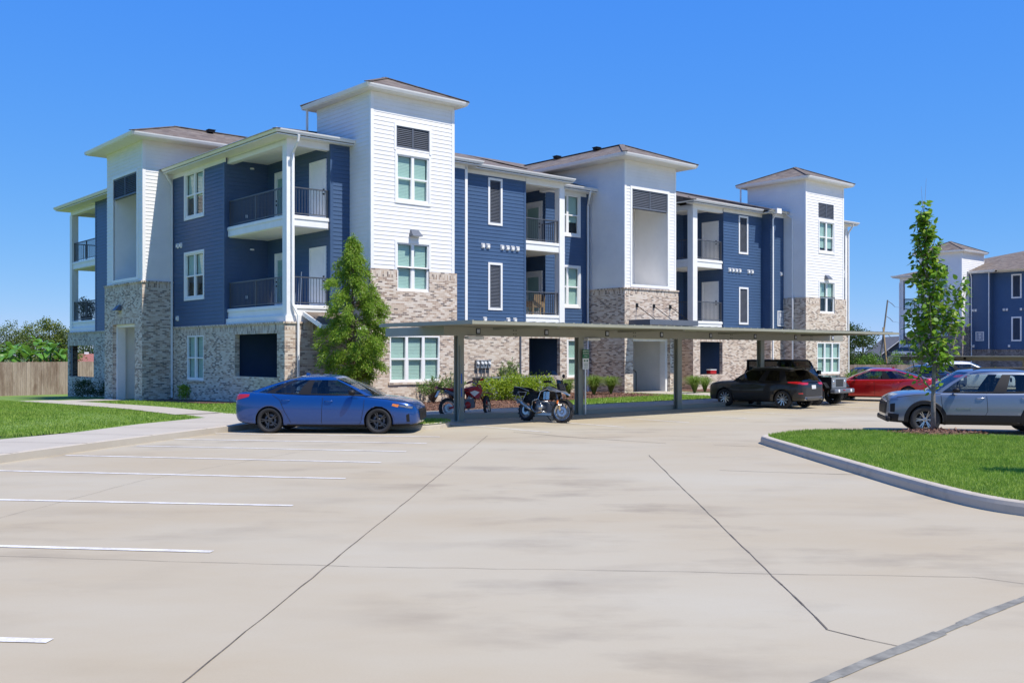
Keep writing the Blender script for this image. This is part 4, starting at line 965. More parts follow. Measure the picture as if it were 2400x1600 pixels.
def seam(bvh, pts, side, mb, w=.010, off=.003):
    P = []
    for (x0, z0), (x1, z1) in zip(pts, pts[1:]):
        k = max(2, int(math.hypot(x1 - x0, z1 - z0) / .06))
        for i in range(k + 1): P.append((x0 + (x1 - x0) * i / k, z0 + (z1 - z0) * i / k))
    for (x0, z0), (x1, z1) in zip(P, P[1:]):
        d = math.hypot(x1 - x0, z1 - z0)
        if d < 1e-4: continue
        nx, nz = -(z1 - z0) / d * w / 2, (x1 - x0) / d * w / 2
        q = [project(bvh, x0 + nx, z0 + nz, side, off), project(bvh, x1 + nx, z1 + nz, side, off), project(bvh, x1 - nx, z1 - nz, side, off), project(bvh, x0 - nx, z0 - nz, side, off)]
        if all(p is not None for p in q): mb.face(q)
def car(name, label, spec, paintmat, loc, rz, cat='car', group=None, scale=1., privacy=False, rim='dark', trim='black', z=0., detail=True):
    s = spec; E = empty(name, (loc[0], loc[1], z), rz, label, cat, group); E.scale = (scale,) * 3
    R, wb, tw = s['R'], s['wb'], s.get('tw', .22); ax = (wb / 2, -wb / 2)
    # ---- lower body: loft of cross-sections along x
    st = s['body']; rows = []
    for (x, w, zb, zs, cr) in st:
        zm = zb + (zs - zb) * .52; t = s.get('tumble', .93)
        half = [(0, zb), (w * .55, zb), (w * .90, zb + .005), (w * .985, zb + .06), (w * 1.0, zm), (w * .985, zs - (zs - zb) * .20), (w * t * 1.015, zs - .03), (w * t * .97, zs + .004), (w * .70, zs + cr * .55), (w * .36, zs + cr * .9), (0, zs + cr)]
        full = [(y, zz) for y, zz in half] + [(-y, zz) for y, zz in half[-2:0:-1]]
        rows.append([(x, y, zz) for y, zz in full])
    mb = MB(); mb.grid(rows, closed=True); mb.face(rows[0][::-1]); mb.face(rows[-1])
    body = mb.build('body', [paintmat, M['black']], E, smooth=True)
    bpy.context.view_layer.update()
    sub = body.modifiers.new('s', 'SUBSURF'); sub.levels = sub.render_levels = 2 if detail else 1
    bake_mods(body)
    smooth_bvh = BVHTree.FromPolygons([v.co.copy() for v in body.data.vertices], [tuple(p.vertices) for p in body.data.polygons])
    Ra = R + s.get('arch', .045); cut = MB()
    for x in ax:
        for sd in (1, -1):
            ring = [(x + Ra * math.cos(t), R * .97 + Ra * math.sin(t)) for t in [2 * math.pi * i / 40 for i in range(40)]]
            y0, y1 = sd * (s['W'] / 2 - .36), sd * (s['W'] / 2 + .2)
            A = [(p[0], y0, p[1]) for p in ring]; Bq = [(p[0], y1, p[1]) for p in ring]
            if sd < 0: A, Bq = Bq, A
            cut.face(A[::1]); cut.face(Bq[::-1])
            for i in range(40): j = (i + 1) % 40; cut.face([A[j], A[i], Bq[i], Bq[j]])
    co = cut.build('cutter', [M['black']], None)
    bm = body.modifiers.new('b', 'BOOLEAN'); bm.operation = 'DIFFERENCE'; bm.object = co; bm.solver = 'EXACT'
    co.parent = E; bpy.context.view_layer.update(); bake_mods(body); bpy.data.objects.remove(co)
    me = body.data
    for p in me.polygons:
        c = p.center
        for x in ax:
            d = math.hypot(c.x - x, c.z - R * .97)
            if d < Ra + .004 and abs(c.y) > s['W'] / 2 - .40 and (abs(d - Ra) < .012 or abs(abs(c.y) - (s['W'] / 2 - .36)) < .01): p.material_index = 1
        if p.normal.z < -.6 and c.z < s['body'][len(s['body']) // 2][2] + .12: p.material_index = 1
    bvh = smooth_bvh
    # ---- greenhouse: stack of rings with flush glazing
    g = s['gh']; V = [0, .07, .45, .86, .95, 1.0]; nu = g['u']; NF = 8
    def ring(v, inset=0.):
        zb_, zt = g['z0'], g['z1']; zz = zb_ + (zt - zb_) * v
        xf = g['xf0'] + (g['xf1'] - g['xf0']) * v + g.get('bf', .06) * 4 * v * (1 - v); xr = g['xr0'] + (g['xr1'] - g['xr0']) * v - g.get('br', .05) * 4 * v * (1 - v)
        w = g['w0'] + (g['w1'] - g['w0']) * (v ** 1.15); wf, wr = g.get('nf', .90), g.get('nr', .86)
        if v > .9: w -= (v - .9) * .35
        pts = []
        hw = lambda u: w * (1 - (1 - wf) * max(0, (.30 - u) / .30) ** 1.6 - (1 - wr) * max(0, (u - .6) / .4) ** 1.6)
        zc = lambda u: zz + g.get('drop', .0) * v * max(0, (u - .55) / .45) ** 2 * -1 + g.get('rise', 0) * (1 - v) * u
        for u in nu: pts.append((xf + (xr - xf) * u, -hw(u), zc(u)))
        e = pts[-1]
        for i in range(1, NF): t = -1 + 2 * i / NF; pts.append((e[0] - g.get('cr', .10) * (1 - t * t), hw(1) * t, e[2] + .02 * v * (1 - t * t)))
        for u in nu[::-1]: pts.append((xf + (xr - xf) * u, hw(u), zc(u)))
        for i in range(1, NF): t = 1 - 2 * i / NF; pts.append((xf + g.get('cf', .16) * (1 - t * t), hw(0) * t, zz + .02 * v * (1 - t * t)))
        return pts
    rings = [ring(v) for v in V]
    top = rings[-1]; cxm = (g['xf1'] + g['xr1']) / 2
    for k, (sc, dz) in enumerate(((.90, .020), (.70, .038), (.40, .052), (.12, .058))): rings.append([(cxm + (p[0] - cxm) * sc, p[1] * sc, p[2] + dz) for p in top])
    K = len(top); nU = len(nu); mats = g['m']      # per side segment: g glass, p paint, b black
    body_m, black_m, ws = MB(), MB(), MB(); sgs = {1: MB(), -1: MB()}; dks = {1: MB(), -1: MB(), 0: MB()}
    for r in range(len(rings) - 1):
        for j in range(K):
            j2 = (j + 1) % K; q = [rings[r][j], rings[r][j2], rings[r + 1][j2], rings[r + 1][j]]
            if j < nU - 1: kind = mats[j]; seg = 's'
            elif j < nU - 1 + NF: kind = 'r'; seg = 'r'
            elif j < 2 * nU - 2 + NF: kind = mats[(2 * nU - 3 + NF) - j]; seg = 's'
            else: kind = 'f'; seg = 'f'
            tgt = body_m; sdk = -1 if j < nU - 1 else 1; sg = sgs[sdk]; dk = dks[0 if seg == 'r' else sdk]
            if r >= 4: tgt = body_m
            elif kind in 'fr':
                i = j - (nU - 1) if kind == 'r' else j - (2 * nU - 2 + NF)
                if r <= 3 and r >= (0 if kind == 'f' else g.get('rear0', 0)): tgt = ws if kind == 'f' else dk
                if kind == 'r' and g.get('rearpaint'): tgt = body_m
            elif kind == 'g': tgt = sg if 1 <= r <= 2 else black_m
            elif kind == 'd': tgt = dk if 1 <= r <= 2 else black_m
            elif kind == 'b': tgt = black_m if r <= 2 else body_m
            if tgt is black_m and r == 3: tgt = body_m
            tgt.face(q)
    body_m.face(rings[-1])
    def weld(mb, nm, mat, par):
        me = mb.mesh(nm, mat, True)
        import bmesh
        b = bmesh.new(); b.from_mesh(me); bmesh.ops.remove_doubles(b, verts=b.verts, dist=1e-4); bmesh.ops.recalc_face_normals(b, faces=b.faces); b.to_mesh(me); b.free()
        me.polygons.foreach_set('use_smooth', [True] * len(me.polygons)); return link(nm, me, par)
    cab = weld(body_m, 'cabin', paintmat, E)
    if black_m.f: weld(black_m, 'window_trim', M['black'], cab)
    for q in sgs.values():
        if q.f: weld(q, 'side_glass', M['darkglass'] if privacy == 2 else M['carglass'], cab)
    for k_, q in dks.items():
        if q.f: weld(q, 'rear_glass' if k_ == 0 else 'quarter_glass', M['darkglass'] if privacy else M['carglass'], cab)
    if ws.f: weld(ws, 'windscreen', M['carglass'], cab)
    # ---- cabin inside
    z0 = g['z0']; it = MB(); it.box(g['xr0'] + .35, g['xf0'] - .25, -g['w0'] * .86, g['w0'] * .86, z0 - .1, z0 + .03)
    for sy in (-1, 1):
        for x in ((g['xf0'] + g['xr0']) / 2 + .12, (g['xf0'] + g['xr0']) / 2 - .78):
            it.box(x - .10, x + .04, sy * .38 - .22, sy * .38 + .22, z0 + .03, z0 + (g['z1'] - z0) * .42); it.box(x - .10, x - .02, sy * .38 - .12, sy * .38 + .12, z0 + (g['z1'] - z0) * .42, z0 + (g['z1'] - z0) * .70)
    it.box(g['xf0'] - .55, g['xf0'] - .12, -g['w0'] * .82, g['w0'] * .82, z0 + .03, z0 + .075); it.build('interior', M['dark'], E)
    stw = MB(); stw.lathe([(.165, -.012), (.185, -.012), (.185, .012), (.165, .012)], 20, 'x', (g['xf0'] - .62, .38, z0 + .10), closed=True); stw.build('steering_wheel', M['black'], E)
    # ---- wheels
    rr = s.get('rr', R * .70); tm = tyre_mesh(R, rr, tw)
    rm = rim_mesh(rr, tw, s.get('spokes', 5), M['darkalloy'] if rim == 'dark' else M['alloy'], s.get('double', True), wide=s.get('spokew', .07))
    for x in ax:
        for sd in (1, -1):
            yw = sd * (s['W'] / 2 - tw / 2 - .025); wo = link('wheel', tm, E); wo.location = (x, yw, R)
            ri = link('rim', rm, wo); ri.rotation_euler = (0, 0, 0 if sd > 0 else math.pi)
    # ---- lamps, seams, handles, mirrors
    for sd in (1, -1):
        for nm, cs, mt in s.get('lamps', ()):
            p = patch(bvh, cs, sd, 10, 4, .006)
            if p.f: p.build(nm, M[mt], E, smooth=True)
        if s.get('cladding'):
            ca = R + s['arch'] + .002; wd = s.get('cw', .085)
            for x in ax:
                cl = MB()
                k = 26; ths = [math.radians(-12 + 204 * i / k) for i in range(k + 1)]; prev = None
                for t in ths:
                    pr = [project(bvh, x + r_ * math.cos(t), R * .97 + r_ * math.sin(t), sd, o) for r_, o in ((ca, .022), (ca + wd * .8, .02), (ca + wd, .004))]
                    if prev and all(pr) and all(prev):
                        for a in (0, 1): cl.face([prev[a], pr[a], pr[a + 1], prev[a + 1]])
                    prev = pr
                cl.build('arch_trim', M['black'], E)
            cl = MB(); xa, xb = ax[1] + ca + wd * .3, ax[0] - ca - wd * .3; zl = s['cladding']
            patch(bvh, ((xa, zl[0]), (xb, zl[0]), (xb - .05, zl[1]), (xa + .05, zl[1])), sd, 14, 3, .016, mb=cl)
            cl.build('cladding', M['black'], E)
            for cs in s.get('cladx', ()): patch(bvh, cs, sd, 8, 3, .012).build('bumper_corner', M['black'], E)
        if detail:
            sm = MB()
            for pts in s.get('seams', ()): seam(bvh, pts, sd, sm)
            if sm.f: sm.build('panel_seam', M['black'], E)
            for (hx, hz) in s.get('handles', ()):
                c = project(bvh, hx, hz, sd, .012)
                if c:
                    h = MB(); h.tube([(hx - .10, c.y, hz), (hx - .06, c.y + sd * .022, hz + .004), (hx + .06, c.y + sd * .022, hz + .004), (hx + .10, c.y, hz)], .013, 6); h.build('door_handle', M['chrome'] if s.get('chromeh') else paintmat, E, smooth=True)
        mx, mz = s['mirror']; yb = g['w0'] * .97 * sd; mi = MB()
        mi.tube([(mx + .02, yb, mz - .04), (mx, yb + sd * .10, mz)], .022, 6)
        rws = []
        for t, r_ in ((-.09, .02), (-.08, .055), (-.02, .072), (.05, .06), (.09, .03), (.10, .005)):
            rws.append([(mx + t * .9, yb + sd * (.17 + .105 * math.cos(2 * math.pi * i / 12) * r_ / .072), mz + r_ * math.sin(2 * math.pi * i / 12)) for i in range(12)])
        mi.grid(rws, closed=True); mi.face(rws[0]); mi.build('mirror', M['black'] if s.get('bmirror', True) else paintmat, E, smooth=True)
    for nm, cs, mt, fr in s.get('ends', ()):      # grille, plates, lamps on nose or tail: corners in (y,z)
        p = patch(bvh, cs, fr, 12, 4, .008, 'x')
        if p.f: p.build(nm, M[mt], E)
    for fn in s.get('extra', ()): fn(E, bvh, s, paintmat)
    return E
# ---- body plans: (x, half width, underside z, shoulder z, crown)
def sedan_spec(tail='sport'):
    return dict(W=1.80, R=.322, wb=2.735, rr=.235, tw=.225, arch=.035, spokes=5, double=True, spokew=.05,
        body=[(-2.31, .56, .46, .72, .01), (-2.29, .70, .36, .88, .03), (-2.20, .80, .26, 1.00, .035), (-2.00, .86, .21, 1.005, .03), (-1.6, .89, .18, .985, .03), (-1.0, .90, .165, .965, .02), (-.3, .90, .16, .955, .02), (.5, .90, .16, .94, .02), (.95, .90, .16, .92, .03), (1.25, .90, .17, .885, .05), (1.7, .885, .18, .83, .06), (2.05, .84, .19, .765, .06), (2.22, .75, .20, .70, .05), (2.30, .62, .24, .60, .03), (2.33, .45, .30, .52, .01)],
        gh=dict(z0=.93, z1=1.372, xf0=1.16, xf1=.16, xr0=-1.98, xr1=-.72, w0=.835, w1=.59, bf=.05, br=.10, cf=.20, cr=.08, nf=.86, nr=.74, rise=.05,
            u=[0, .045, .08, .20, .32, .43, .475, .58, .68, .76, .79, .86, .93, 1.0], m='pgggggbgggbgpp'[:13]),
        mirror=(.74, 1.02), handles=((-.05 + .18, .80), (-.95, .82)),
        seams=([(1.02, .90), (1.0, .62), (.94, .30), (.86, .20)], [(-.02, .93), (-.04, .55), (-.05, .20)], [(-1.30, .95), (-1.10, .82), (-.98, .55), (-.86, .35), (-.80, .20)], [(-.78, .195), (.85, .195)], [(1.02, .90), (1.55, .85), (2.0, .77)]),
        lamps=(('tail_lamp', ((-2.28, .80), (-1.90, .90), (-1.88, .96), (-2.26, .96)), 'redlens'), ('headlamp', ((1.72, .70), (2.20, .60), (2.22, .68), (1.74, .745)), 'lens'), ('headlamp_housing', ((1.86, .675), (2.18, .615), (2.19, .665), (1.88, .715)), 'slate'), ('side_marker', ((1.70, .69), (1.85, .655), (1.87, .72), (1.72, .742)), 'amber'), ('air_curtain', ((2.06, .30), (2.13, .30), (2.12, .50), (2.05, .47)), 'black'), ('side_skirt', ((-.92, .185), (.92, .185), (.92, .225), (-.92, .225)), 'black')),
        ends=(('grille', ((-.45, .33), (.45, .33), (.52, .60), (-.52, .60)), 'black', 1), ('tail_lamp_bar', ((-.72, .80), (.72, .80), (.72, .92), (-.72, .92)), 'redlens', -1), ('number_plate', ((-.16, .62), (.16, .62), (.16, .76), (-.16, .76)), 'numplate', -1)))
def fin(E, bvh, s, pm):
    mb = MB(); z = s['gh']['z1'] + .04; x = s['gh']['xr1'] + .12
    rows = [[(x + .09 - .0, 0, z), (x - .05, .025, z), (x - .09, 0, z), (x - .05, -.025, z)], [(x - .02, 0, z + .065), (x - .07, .008, z + .065), (x - .09, 0, z + .06), (x - .07, -.008, z + .065)]]
    mb.grid(rows, closed=True); mb.face(rows[1]); mb.build('roof_aerial', pm, E)
def suv_spec(kind='grey'):
    s = dict(W=1.90, R=.365, wb=2.73, rr=.245, tw=.235, arch=.05, spokes=6, double=True, spokew=.055, tumble=.945,
        body=[(-2.26, .60, .52, .86, .0), (-2.24, .76, .42, 1.02, .02), (-2.16, .85, .33, 1.08, .03), (-1.9, .92, .28, 1.09, .03), (-1.4, .945, .25, 1.075, .03), (-.6, .95, .235, 1.06, .02), (.2, .95, .235, 1.055, .02), (.8, .95, .235, 1.055, .03), (1.15, .945, .24, 1.05, .05), (1.6, .935, .25, 1.035, .06), (1.95, .90, .27, 1.00, .06), (2.17, .83, .28, .93, .05), (2.26, .72, .30, .82, .03), (2.30, .52, .36, .70, .01)],
        gh=dict(z0=1.045, z1=1.60, xf0=1.10, xf1=.22, xr0=-2.18, xr1=-1.66, w0=.88, w1=.64, bf=.05, br=.05, cf=.20, cr=.08, nf=.86, nr=.84, rise=.04, drop=.05, rear0=1,
            u=[0, .04, .07, .17, .27, .365, .405, .50, .60, .665, .70, .80, .90, 1.0], m='pgggggbgggbddp'[:13]),
        mirror=(.66, 1.13), handles=((-.05 + .12, .93), (-.98, .94)), chromeh=True,
        seams=([(1.0, 1.04), (.98, .8), (.93, .52)], [(-.08, 1.04), (-.10, .6), (-.05, .5), (.02, .28)], [(-1.22, 1.06), (-1.12, .85), (-.92, .62), (-.88, .5)], [(1.0, 1.03), (1.6, 1.0), (2.05, .93)]),
        lamps=(('headlamp', ((2.02, .86), (2.22, .84), (2.22, .89), (2.02, .915)), 'lens'), ('lamp_pod', ((2.10, .55), (2.2, .55), (2.2, .76), (2.09, .78)), 'black'), ('tail_lamp', ((-2.22, .95), (-1.95, .98), (-1.93, 1.05), (-2.22, 1.05)), 'redlens')),
        ends=(('grille', ((-.6, .5), (.6, .5), (.66, .80), (-.66, .80)), 'black', 1), ('number_plate', ((-.16, .78), (.16, .78), (.16, .93), (-.16, .93)), 'numplate', -1)))
    return s
def grey_extra(E, bvh, s, pm):
    mb = MB()
    for sd in (-1, 1): mb.tube([(-1.7, sd * .60, 1.66), (-1.5, sd * .60, 1.69), (.0, sd * .62, 1.675), (.18, sd * .62, 1.645)], .018, 6)
    mb.build('roof_rail', M['black'], E)
    mb = MB(); mb.box(2.20, 2.32, -.85, .85, .30, .44); mb.build('front_bumper', M['black'], E, bevel=.04)
    w = Matrix.Translation((.46, .955, .66)) @ Matrix.Rotation(math.pi, 4, 'Z') @ Matrix.Rotation(math.pi / 2, 4, 'X')
    text_mesh('door_lettering', 'E Q U I N O X', .055, M['chrome'], E, w, .004)
def black_extra(E, bvh, s, pm):
    mb = MB()
    for sd in (-1, 1): mb.tube([(-1.55, sd * .60, 1.60), (-1.4, sd * .60, 1.64), (.0, sd * .62, 1.64), (.2, sd * .62, 1.60)], .016, 6)
    mb.build('roof_rail', M['chrome'], E)
    for sd in (-1, 1):
        e = MB(); e.lathe([(.045, -.12), (.055, .0), (.048, .005), (.04, -.1)], 18, 'x', (0, 0, 0)); o = e.build('exhaust_tip', M['chrome'], E); o.location = (-2.30, sd * .62, .40); o.rotation_euler = (0, 0, math.pi)
    mb = MB(); mb.box(-2.28, -1.72, -.62, .62, 1.60, 1.625); mb.build('roof_spoiler', pm, E, bevel=.01)
    mb = MB(); mb.bar((-2.235, .0, 1.17), (-2.24, .42, 1.20), .02, .02); mb.build('rear_wiper', M['black'], E)
def car_black_suv(pm, loc, rz, sc):
    s = suv_spec(); s.update(R=.37, wb=2.75, rr=.262, spokes=10, double=False, spokew=.045, chromeh=False)
    s['lamps'] = (('tail_lamp', ((-2.20, .98), (-1.62, 1.03), (-1.60, 1.075), (-2.22, 1.10)), 'redlens'), ('headlamp', ((1.92, .88), (2.20, .84), (2.20, .90), (1.92, .94)), 'lens'), ('side_reflector', ((-2.22, .60), (-2.08, .60), (-2.08, .65), (-2.22, .65)), 'redlens'))
    s['ends'] = (('tail_lamp', ((.45, .97), (.80, .97), (.80, 1.08), (.35, 1.06)), 'redlens', -1), ('tail_lamp', ((-.45, .97), (-.80, .97), (-.80, 1.08), (-.35, 1.06)), 'redlens', -1), ('number_plate', ((-.16, .80), (.16, .80), (.16, .95), (-.16, .95)), 'numplate', -1), ('grille', ((-.5, .5), (.5, .5), (.5, .8), (-.5, .8)), 'black', 1), ('rear_valance', ((-.6, .34), (.6, .34), (.66, .5), (-.66, .5)), 'slate', -1))
    s['extra'] = (black_extra,)
    return car('black_suv', 'glossy black family SUV with bright ten spoke rims parked nose in under the carport', s, pm, loc, rz, 'car', None, sc, 2, 'alloy')
def car_grey_suv(pm, loc, rz, sc):
    s = suv_spec(); s.update(cladding=(.26, .50), cladx=(((2.02, .33), (2.24, .33), (2.24, .52), (2.0, .50)),), arch=.05, cw=.10, bmirror=True); s['extra'] = (grey_extra,)
    return car('grey_suv', 'blue grey SUV with black wheel arches parked behind the young tree and lawn island', s, pm, loc, rz, 'car', None, sc, 0, 'alloy')
def car_blue_sedan(pm, loc, rz, sc):
    s = sedan_spec(); s['extra'] = (fin,)
    return car('blue_sedan', 'metallic blue sedan with black rims parked beside the drooping conifer', s, pm, loc, rz, 'car', None, sc, 0, 'dark')
def car_red_sedan(pm, loc, rz, sc):
    s = sedan_spec(); s.update(W=1.86, wb=2.83, R=.33, spokes=5); s['body'] = [(x * 1.045, w * 1.03, a, b, c) for x, w, a, b, c in s['body']]
    s['gh'] = dict(s['gh'], xr0=-2.0, xf0=1.18); s['extra'] = (fin,)
    s['ends'] = (('tail_lamp', ((.40, .78), (.80, .80), (.80, .93), (.40, .88)), 'redlens', -1), ('tail_lamp', ((-.40, .78), (-.80, .80), (-.80, .93), (-.40, .88)), 'redlens', -1), ('number_plate', ((-.17, .60), (.17, .60), (.17, .76), (-.17, .76)), 'numplate', -1), ('grille', ((-.45, .33), (.45, .33), (.52, .60), (-.52, .60)), 'black', 1))
    return car('red_sedan', 'bright red sedan with its boot towards the viewer, next to the jeep like off-roader', s, pm, loc, rz, 'car', None, sc, 1, 'alloy')
def car_plain(name, label, pm, loc, rz, sc, kind='sedan', rim='alloy'):
    s = sedan_spec() if kind == 'sedan' else suv_spec()
    if kind == 'wagon':
        s = suv_spec(); s['body'] = [(x * 1.05, w, a, b * .92, c) for x, w, a, b, c in s['body']]; s['gh'] = dict(s['gh'], z0=.97, z1=1.58, xf0=1.35, xf1=.10, xr0=-2.28, xr1=-1.9)
    return car(name, label, s, pm, loc, rz, 'car', None, sc, 1, rim)
def jeep(pm, loc, rz, sc):
    E = empty('offroad_car', (loc[0], loc[1], 0), rz, 'black boxy off-roader with slotted grille and chunky tyres, parked behind the black SUV', 'car'); E.scale = (sc,) * 3
    mb = MB(); mb.box(-1.95, .62, -.76, .76, .62, 1.18); mb.build('body', pm, E, bevel=.05, smooth=False)
    mb = MB(); mb.prism([(.60, -.76), (1.92, -.60), (1.92, .60), (.60, .76)], .66, lambda x, y: 1.20 - .05 * (x - .6) / 1.3); mb.build('bonnet', pm, E, bevel=.05)
    # hard top with upright glass
    mb = MB(); mb.box(-1.98, .20, -.72, .72, 1.76, 1.85); mb.build('roof', M['black'], E, bevel=.04)
    mb = MB()
    for y in (-1, 1):
        for a, b, w in (((.62, y * .72, 1.16), (.22, y * .68, 1.80), .09), ((-.32, y * .73, 1.16), (-.36, y * .69, 1.8), .14), ((-1.12, y * .73, 1.16), (-1.14, y * .69, 1.8), .16), ((-1.90, y * .72, 1.16), (-1.90, y * .68, 1.8), .14)): mb.bar(a, b, w, .05)
    mb.build('pillars', M['black'], E)
    g = MB()
    for y in (-1, 1): g.face([(.56, y * .725, 1.18), (-1.9, y * .725, 1.18), (-1.9, y * .69, 1.77), (.22, y * .69, 1.77)])
    g.face([(-1.95, -.68, 1.2), (-1.95, .68, 1.2), (-1.95, .66, 1.76), (-1.95, -.66, 1.76)]); g.build('side_glass', M['darkglass'], E)
    g = MB(); g.face([(.64, -.70, 1.19), (.64, .70, 1.19), (.23, .66, 1.79), (.23, -.66, 1.79)]); g.build('windscreen', M['carglass'], E)
    it = MB(); it.box(-1.85, .4, -.66, .66, 1.1, 1.22); [it.box(x - .08, x + .06, y - .22, y + .22, 1.2, 1.62) for x in (-.3, -1.15) for y in (-.36, .36)]; it.build('interior', M['dark'], E)
    # seven slot grille
    mb = MB(); mb.box(1.90, 1.97, -.60, .60, .68, 1.12); go = mb.build('grille', M['acgrey'], E, bevel=.04)
    for i in range(7): s_ = MB(); y = -.27 + .09 * i; s_.box(1.965, 1.978, y - .028, y + .028, .76, 1.06); s_.build('slot', M['black'], go)
    for y in (-.47, .47): l = MB(); l.lathe([(0, .02), (.07, .015), (.09, 0), (.085, -.03)], 20, 'x', (1.97, y, .94)); l.build('headlamp', M['silver'], E, smooth=True)
    mb = MB(); mb.box(1.98, 2.22, -.82, .82, .50, .68); bo = mb.build('front_bumper', M['slate'], E, bevel=.05)
    for y in (-.5, .5): f = MB(); f.lathe([(0, .012), (.055, .01), (.065, 0)], 16, 'x', (2.22, y, .60)); f.build('fog_lamp', M['signwhite'], bo)
    t = MB(); t.tube([(2.22, -.18, .64), (2.28, -.17, .62), (2.28, -.11, .62), (2.22, -.10, .64)], .014, 6); t.build('tow_hook', M['red'], bo)
    mb = MB(); mb.box(-2.05, -1.95, -.80, .80, .52, .70); mb.build('rear_bumper', M['black'], E, bevel=.03)
    R = .41; tm = tyre_mesh(R, .24, .28); rm = rim_mesh(.24, .28, 5, M['darkalloy'], False, wide=.09)
    for x in (1.28, -1.22):
        for sd in (1, -1):
            wo = link('wheel', tm, E); wo.location = (x, sd * .80, R); r = link('rim', rm, wo); r.rotation_euler = (0, 0, 0 if sd > 0 else math.pi)
            fl = MB(); pts = [(x + .62, .72), (x + .46, .93), (x - .40, .93), (x - .58, .66)]
            for (a, b) in zip(pts, pts[1:]): fl.bar((a[0], sd * .83, a[1]), (b[0], sd * .83, b[1]), .26, .05, up=(0, 1, 0) if False else (0, 0, 1))
            fl.build('fender_flare', M['black'], E, bevel=.012)
    sp = link('spare_wheel', tm, E); sp.location = (-2.18, 0, 1.08); sp.rotation_euler = (0, 0, math.pi / 2)
    for sd in (1, -1):
        m_ = MB(); m_.box(.50, .62, sd * .80, sd * 1.0, 1.22, 1.40); m_.build('mirror', M['black'], E, bevel=.02)
        h = MB(); h.box(-.20, -.06, sd * .76, sd * .79, 1.02, 1.06); h.build('door_handle', M['black'], E)
        s_ = MB(); s_.box(-.75, .75, sd * .80, sd * .92, .44, .50); s_.build('side_step', M['black'], E)
        q = MB(); q.box(-1.97, -1.95, sd * .60, sd * .72, .86, 1.06); q.build('tail_lamp', M['redlens'], E)
    return E
# ------------------------------------------------------------------ motorcycles
def bike_wheel(par, name, x, z, R, w, rim, rotor=True, knob=True, steer=0., spokes=16):
    mb = MB(); prof = [(R - .085, -w * .45), (R - .04, -w * .5), (R - .008, -w * .34), (R, 0), (R - .008, w * .34), (R - .04, w * .5), (R - .085, w * .45), (R - .095, 0)]
    mb.lathe(prof, 40, 'y', closed=True)
    if knob:
        for i in range(34):
            t = 2 * math.pi * i / 34
            for y in (-w * .30, w * .30) if i % 2 else (0,): mb.obox(((R + .002) * math.cos(t), y, (R + .002) * math.sin(t)), (math.cos(t), 0, math.sin(t)), (0, 1, 0), (-math.sin(t), 0, math.cos(t)), .010, w * .16, .016)
    wo = mb.build(name, M['rubber'], par, smooth=False); wo.location = (x, 0, z); wo.rotation_euler = (0, 0, steer)
    r = MB(); r.lathe([(R - .10, -w * .36), (R - .083, -w * .40), (R - .083, w * .40), (R - .10, w * .36)], 36, 'y', closed=True); r.lathe([(.0, -.06), (.045, -.06), (.045, .06), (0, .06)], 16, 'y')
    for i in range(spokes):
        t = 2 * math.pi * i / spokes; d = .12 if i % 2 else -.12
        r.tube([(.04 * math.cos(t + d * 3), .05 if i % 2 else -.05, .04 * math.sin(t + d * 3)), ((R - .10) * math.cos(t), .01, (R - .10) * math.sin(t))], .004, 4, cap=False)
    r.build('rim', rim, wo)
    if rotor:
        d = MB()
        for y in (-.07, .07): d.lathe([(.075, y), (.145, y), (.145, y + .006), (.075, y + .006)], 28, 'y', closed=True)
        d.build('brake_disc', M['silver'], wo)
    return wo
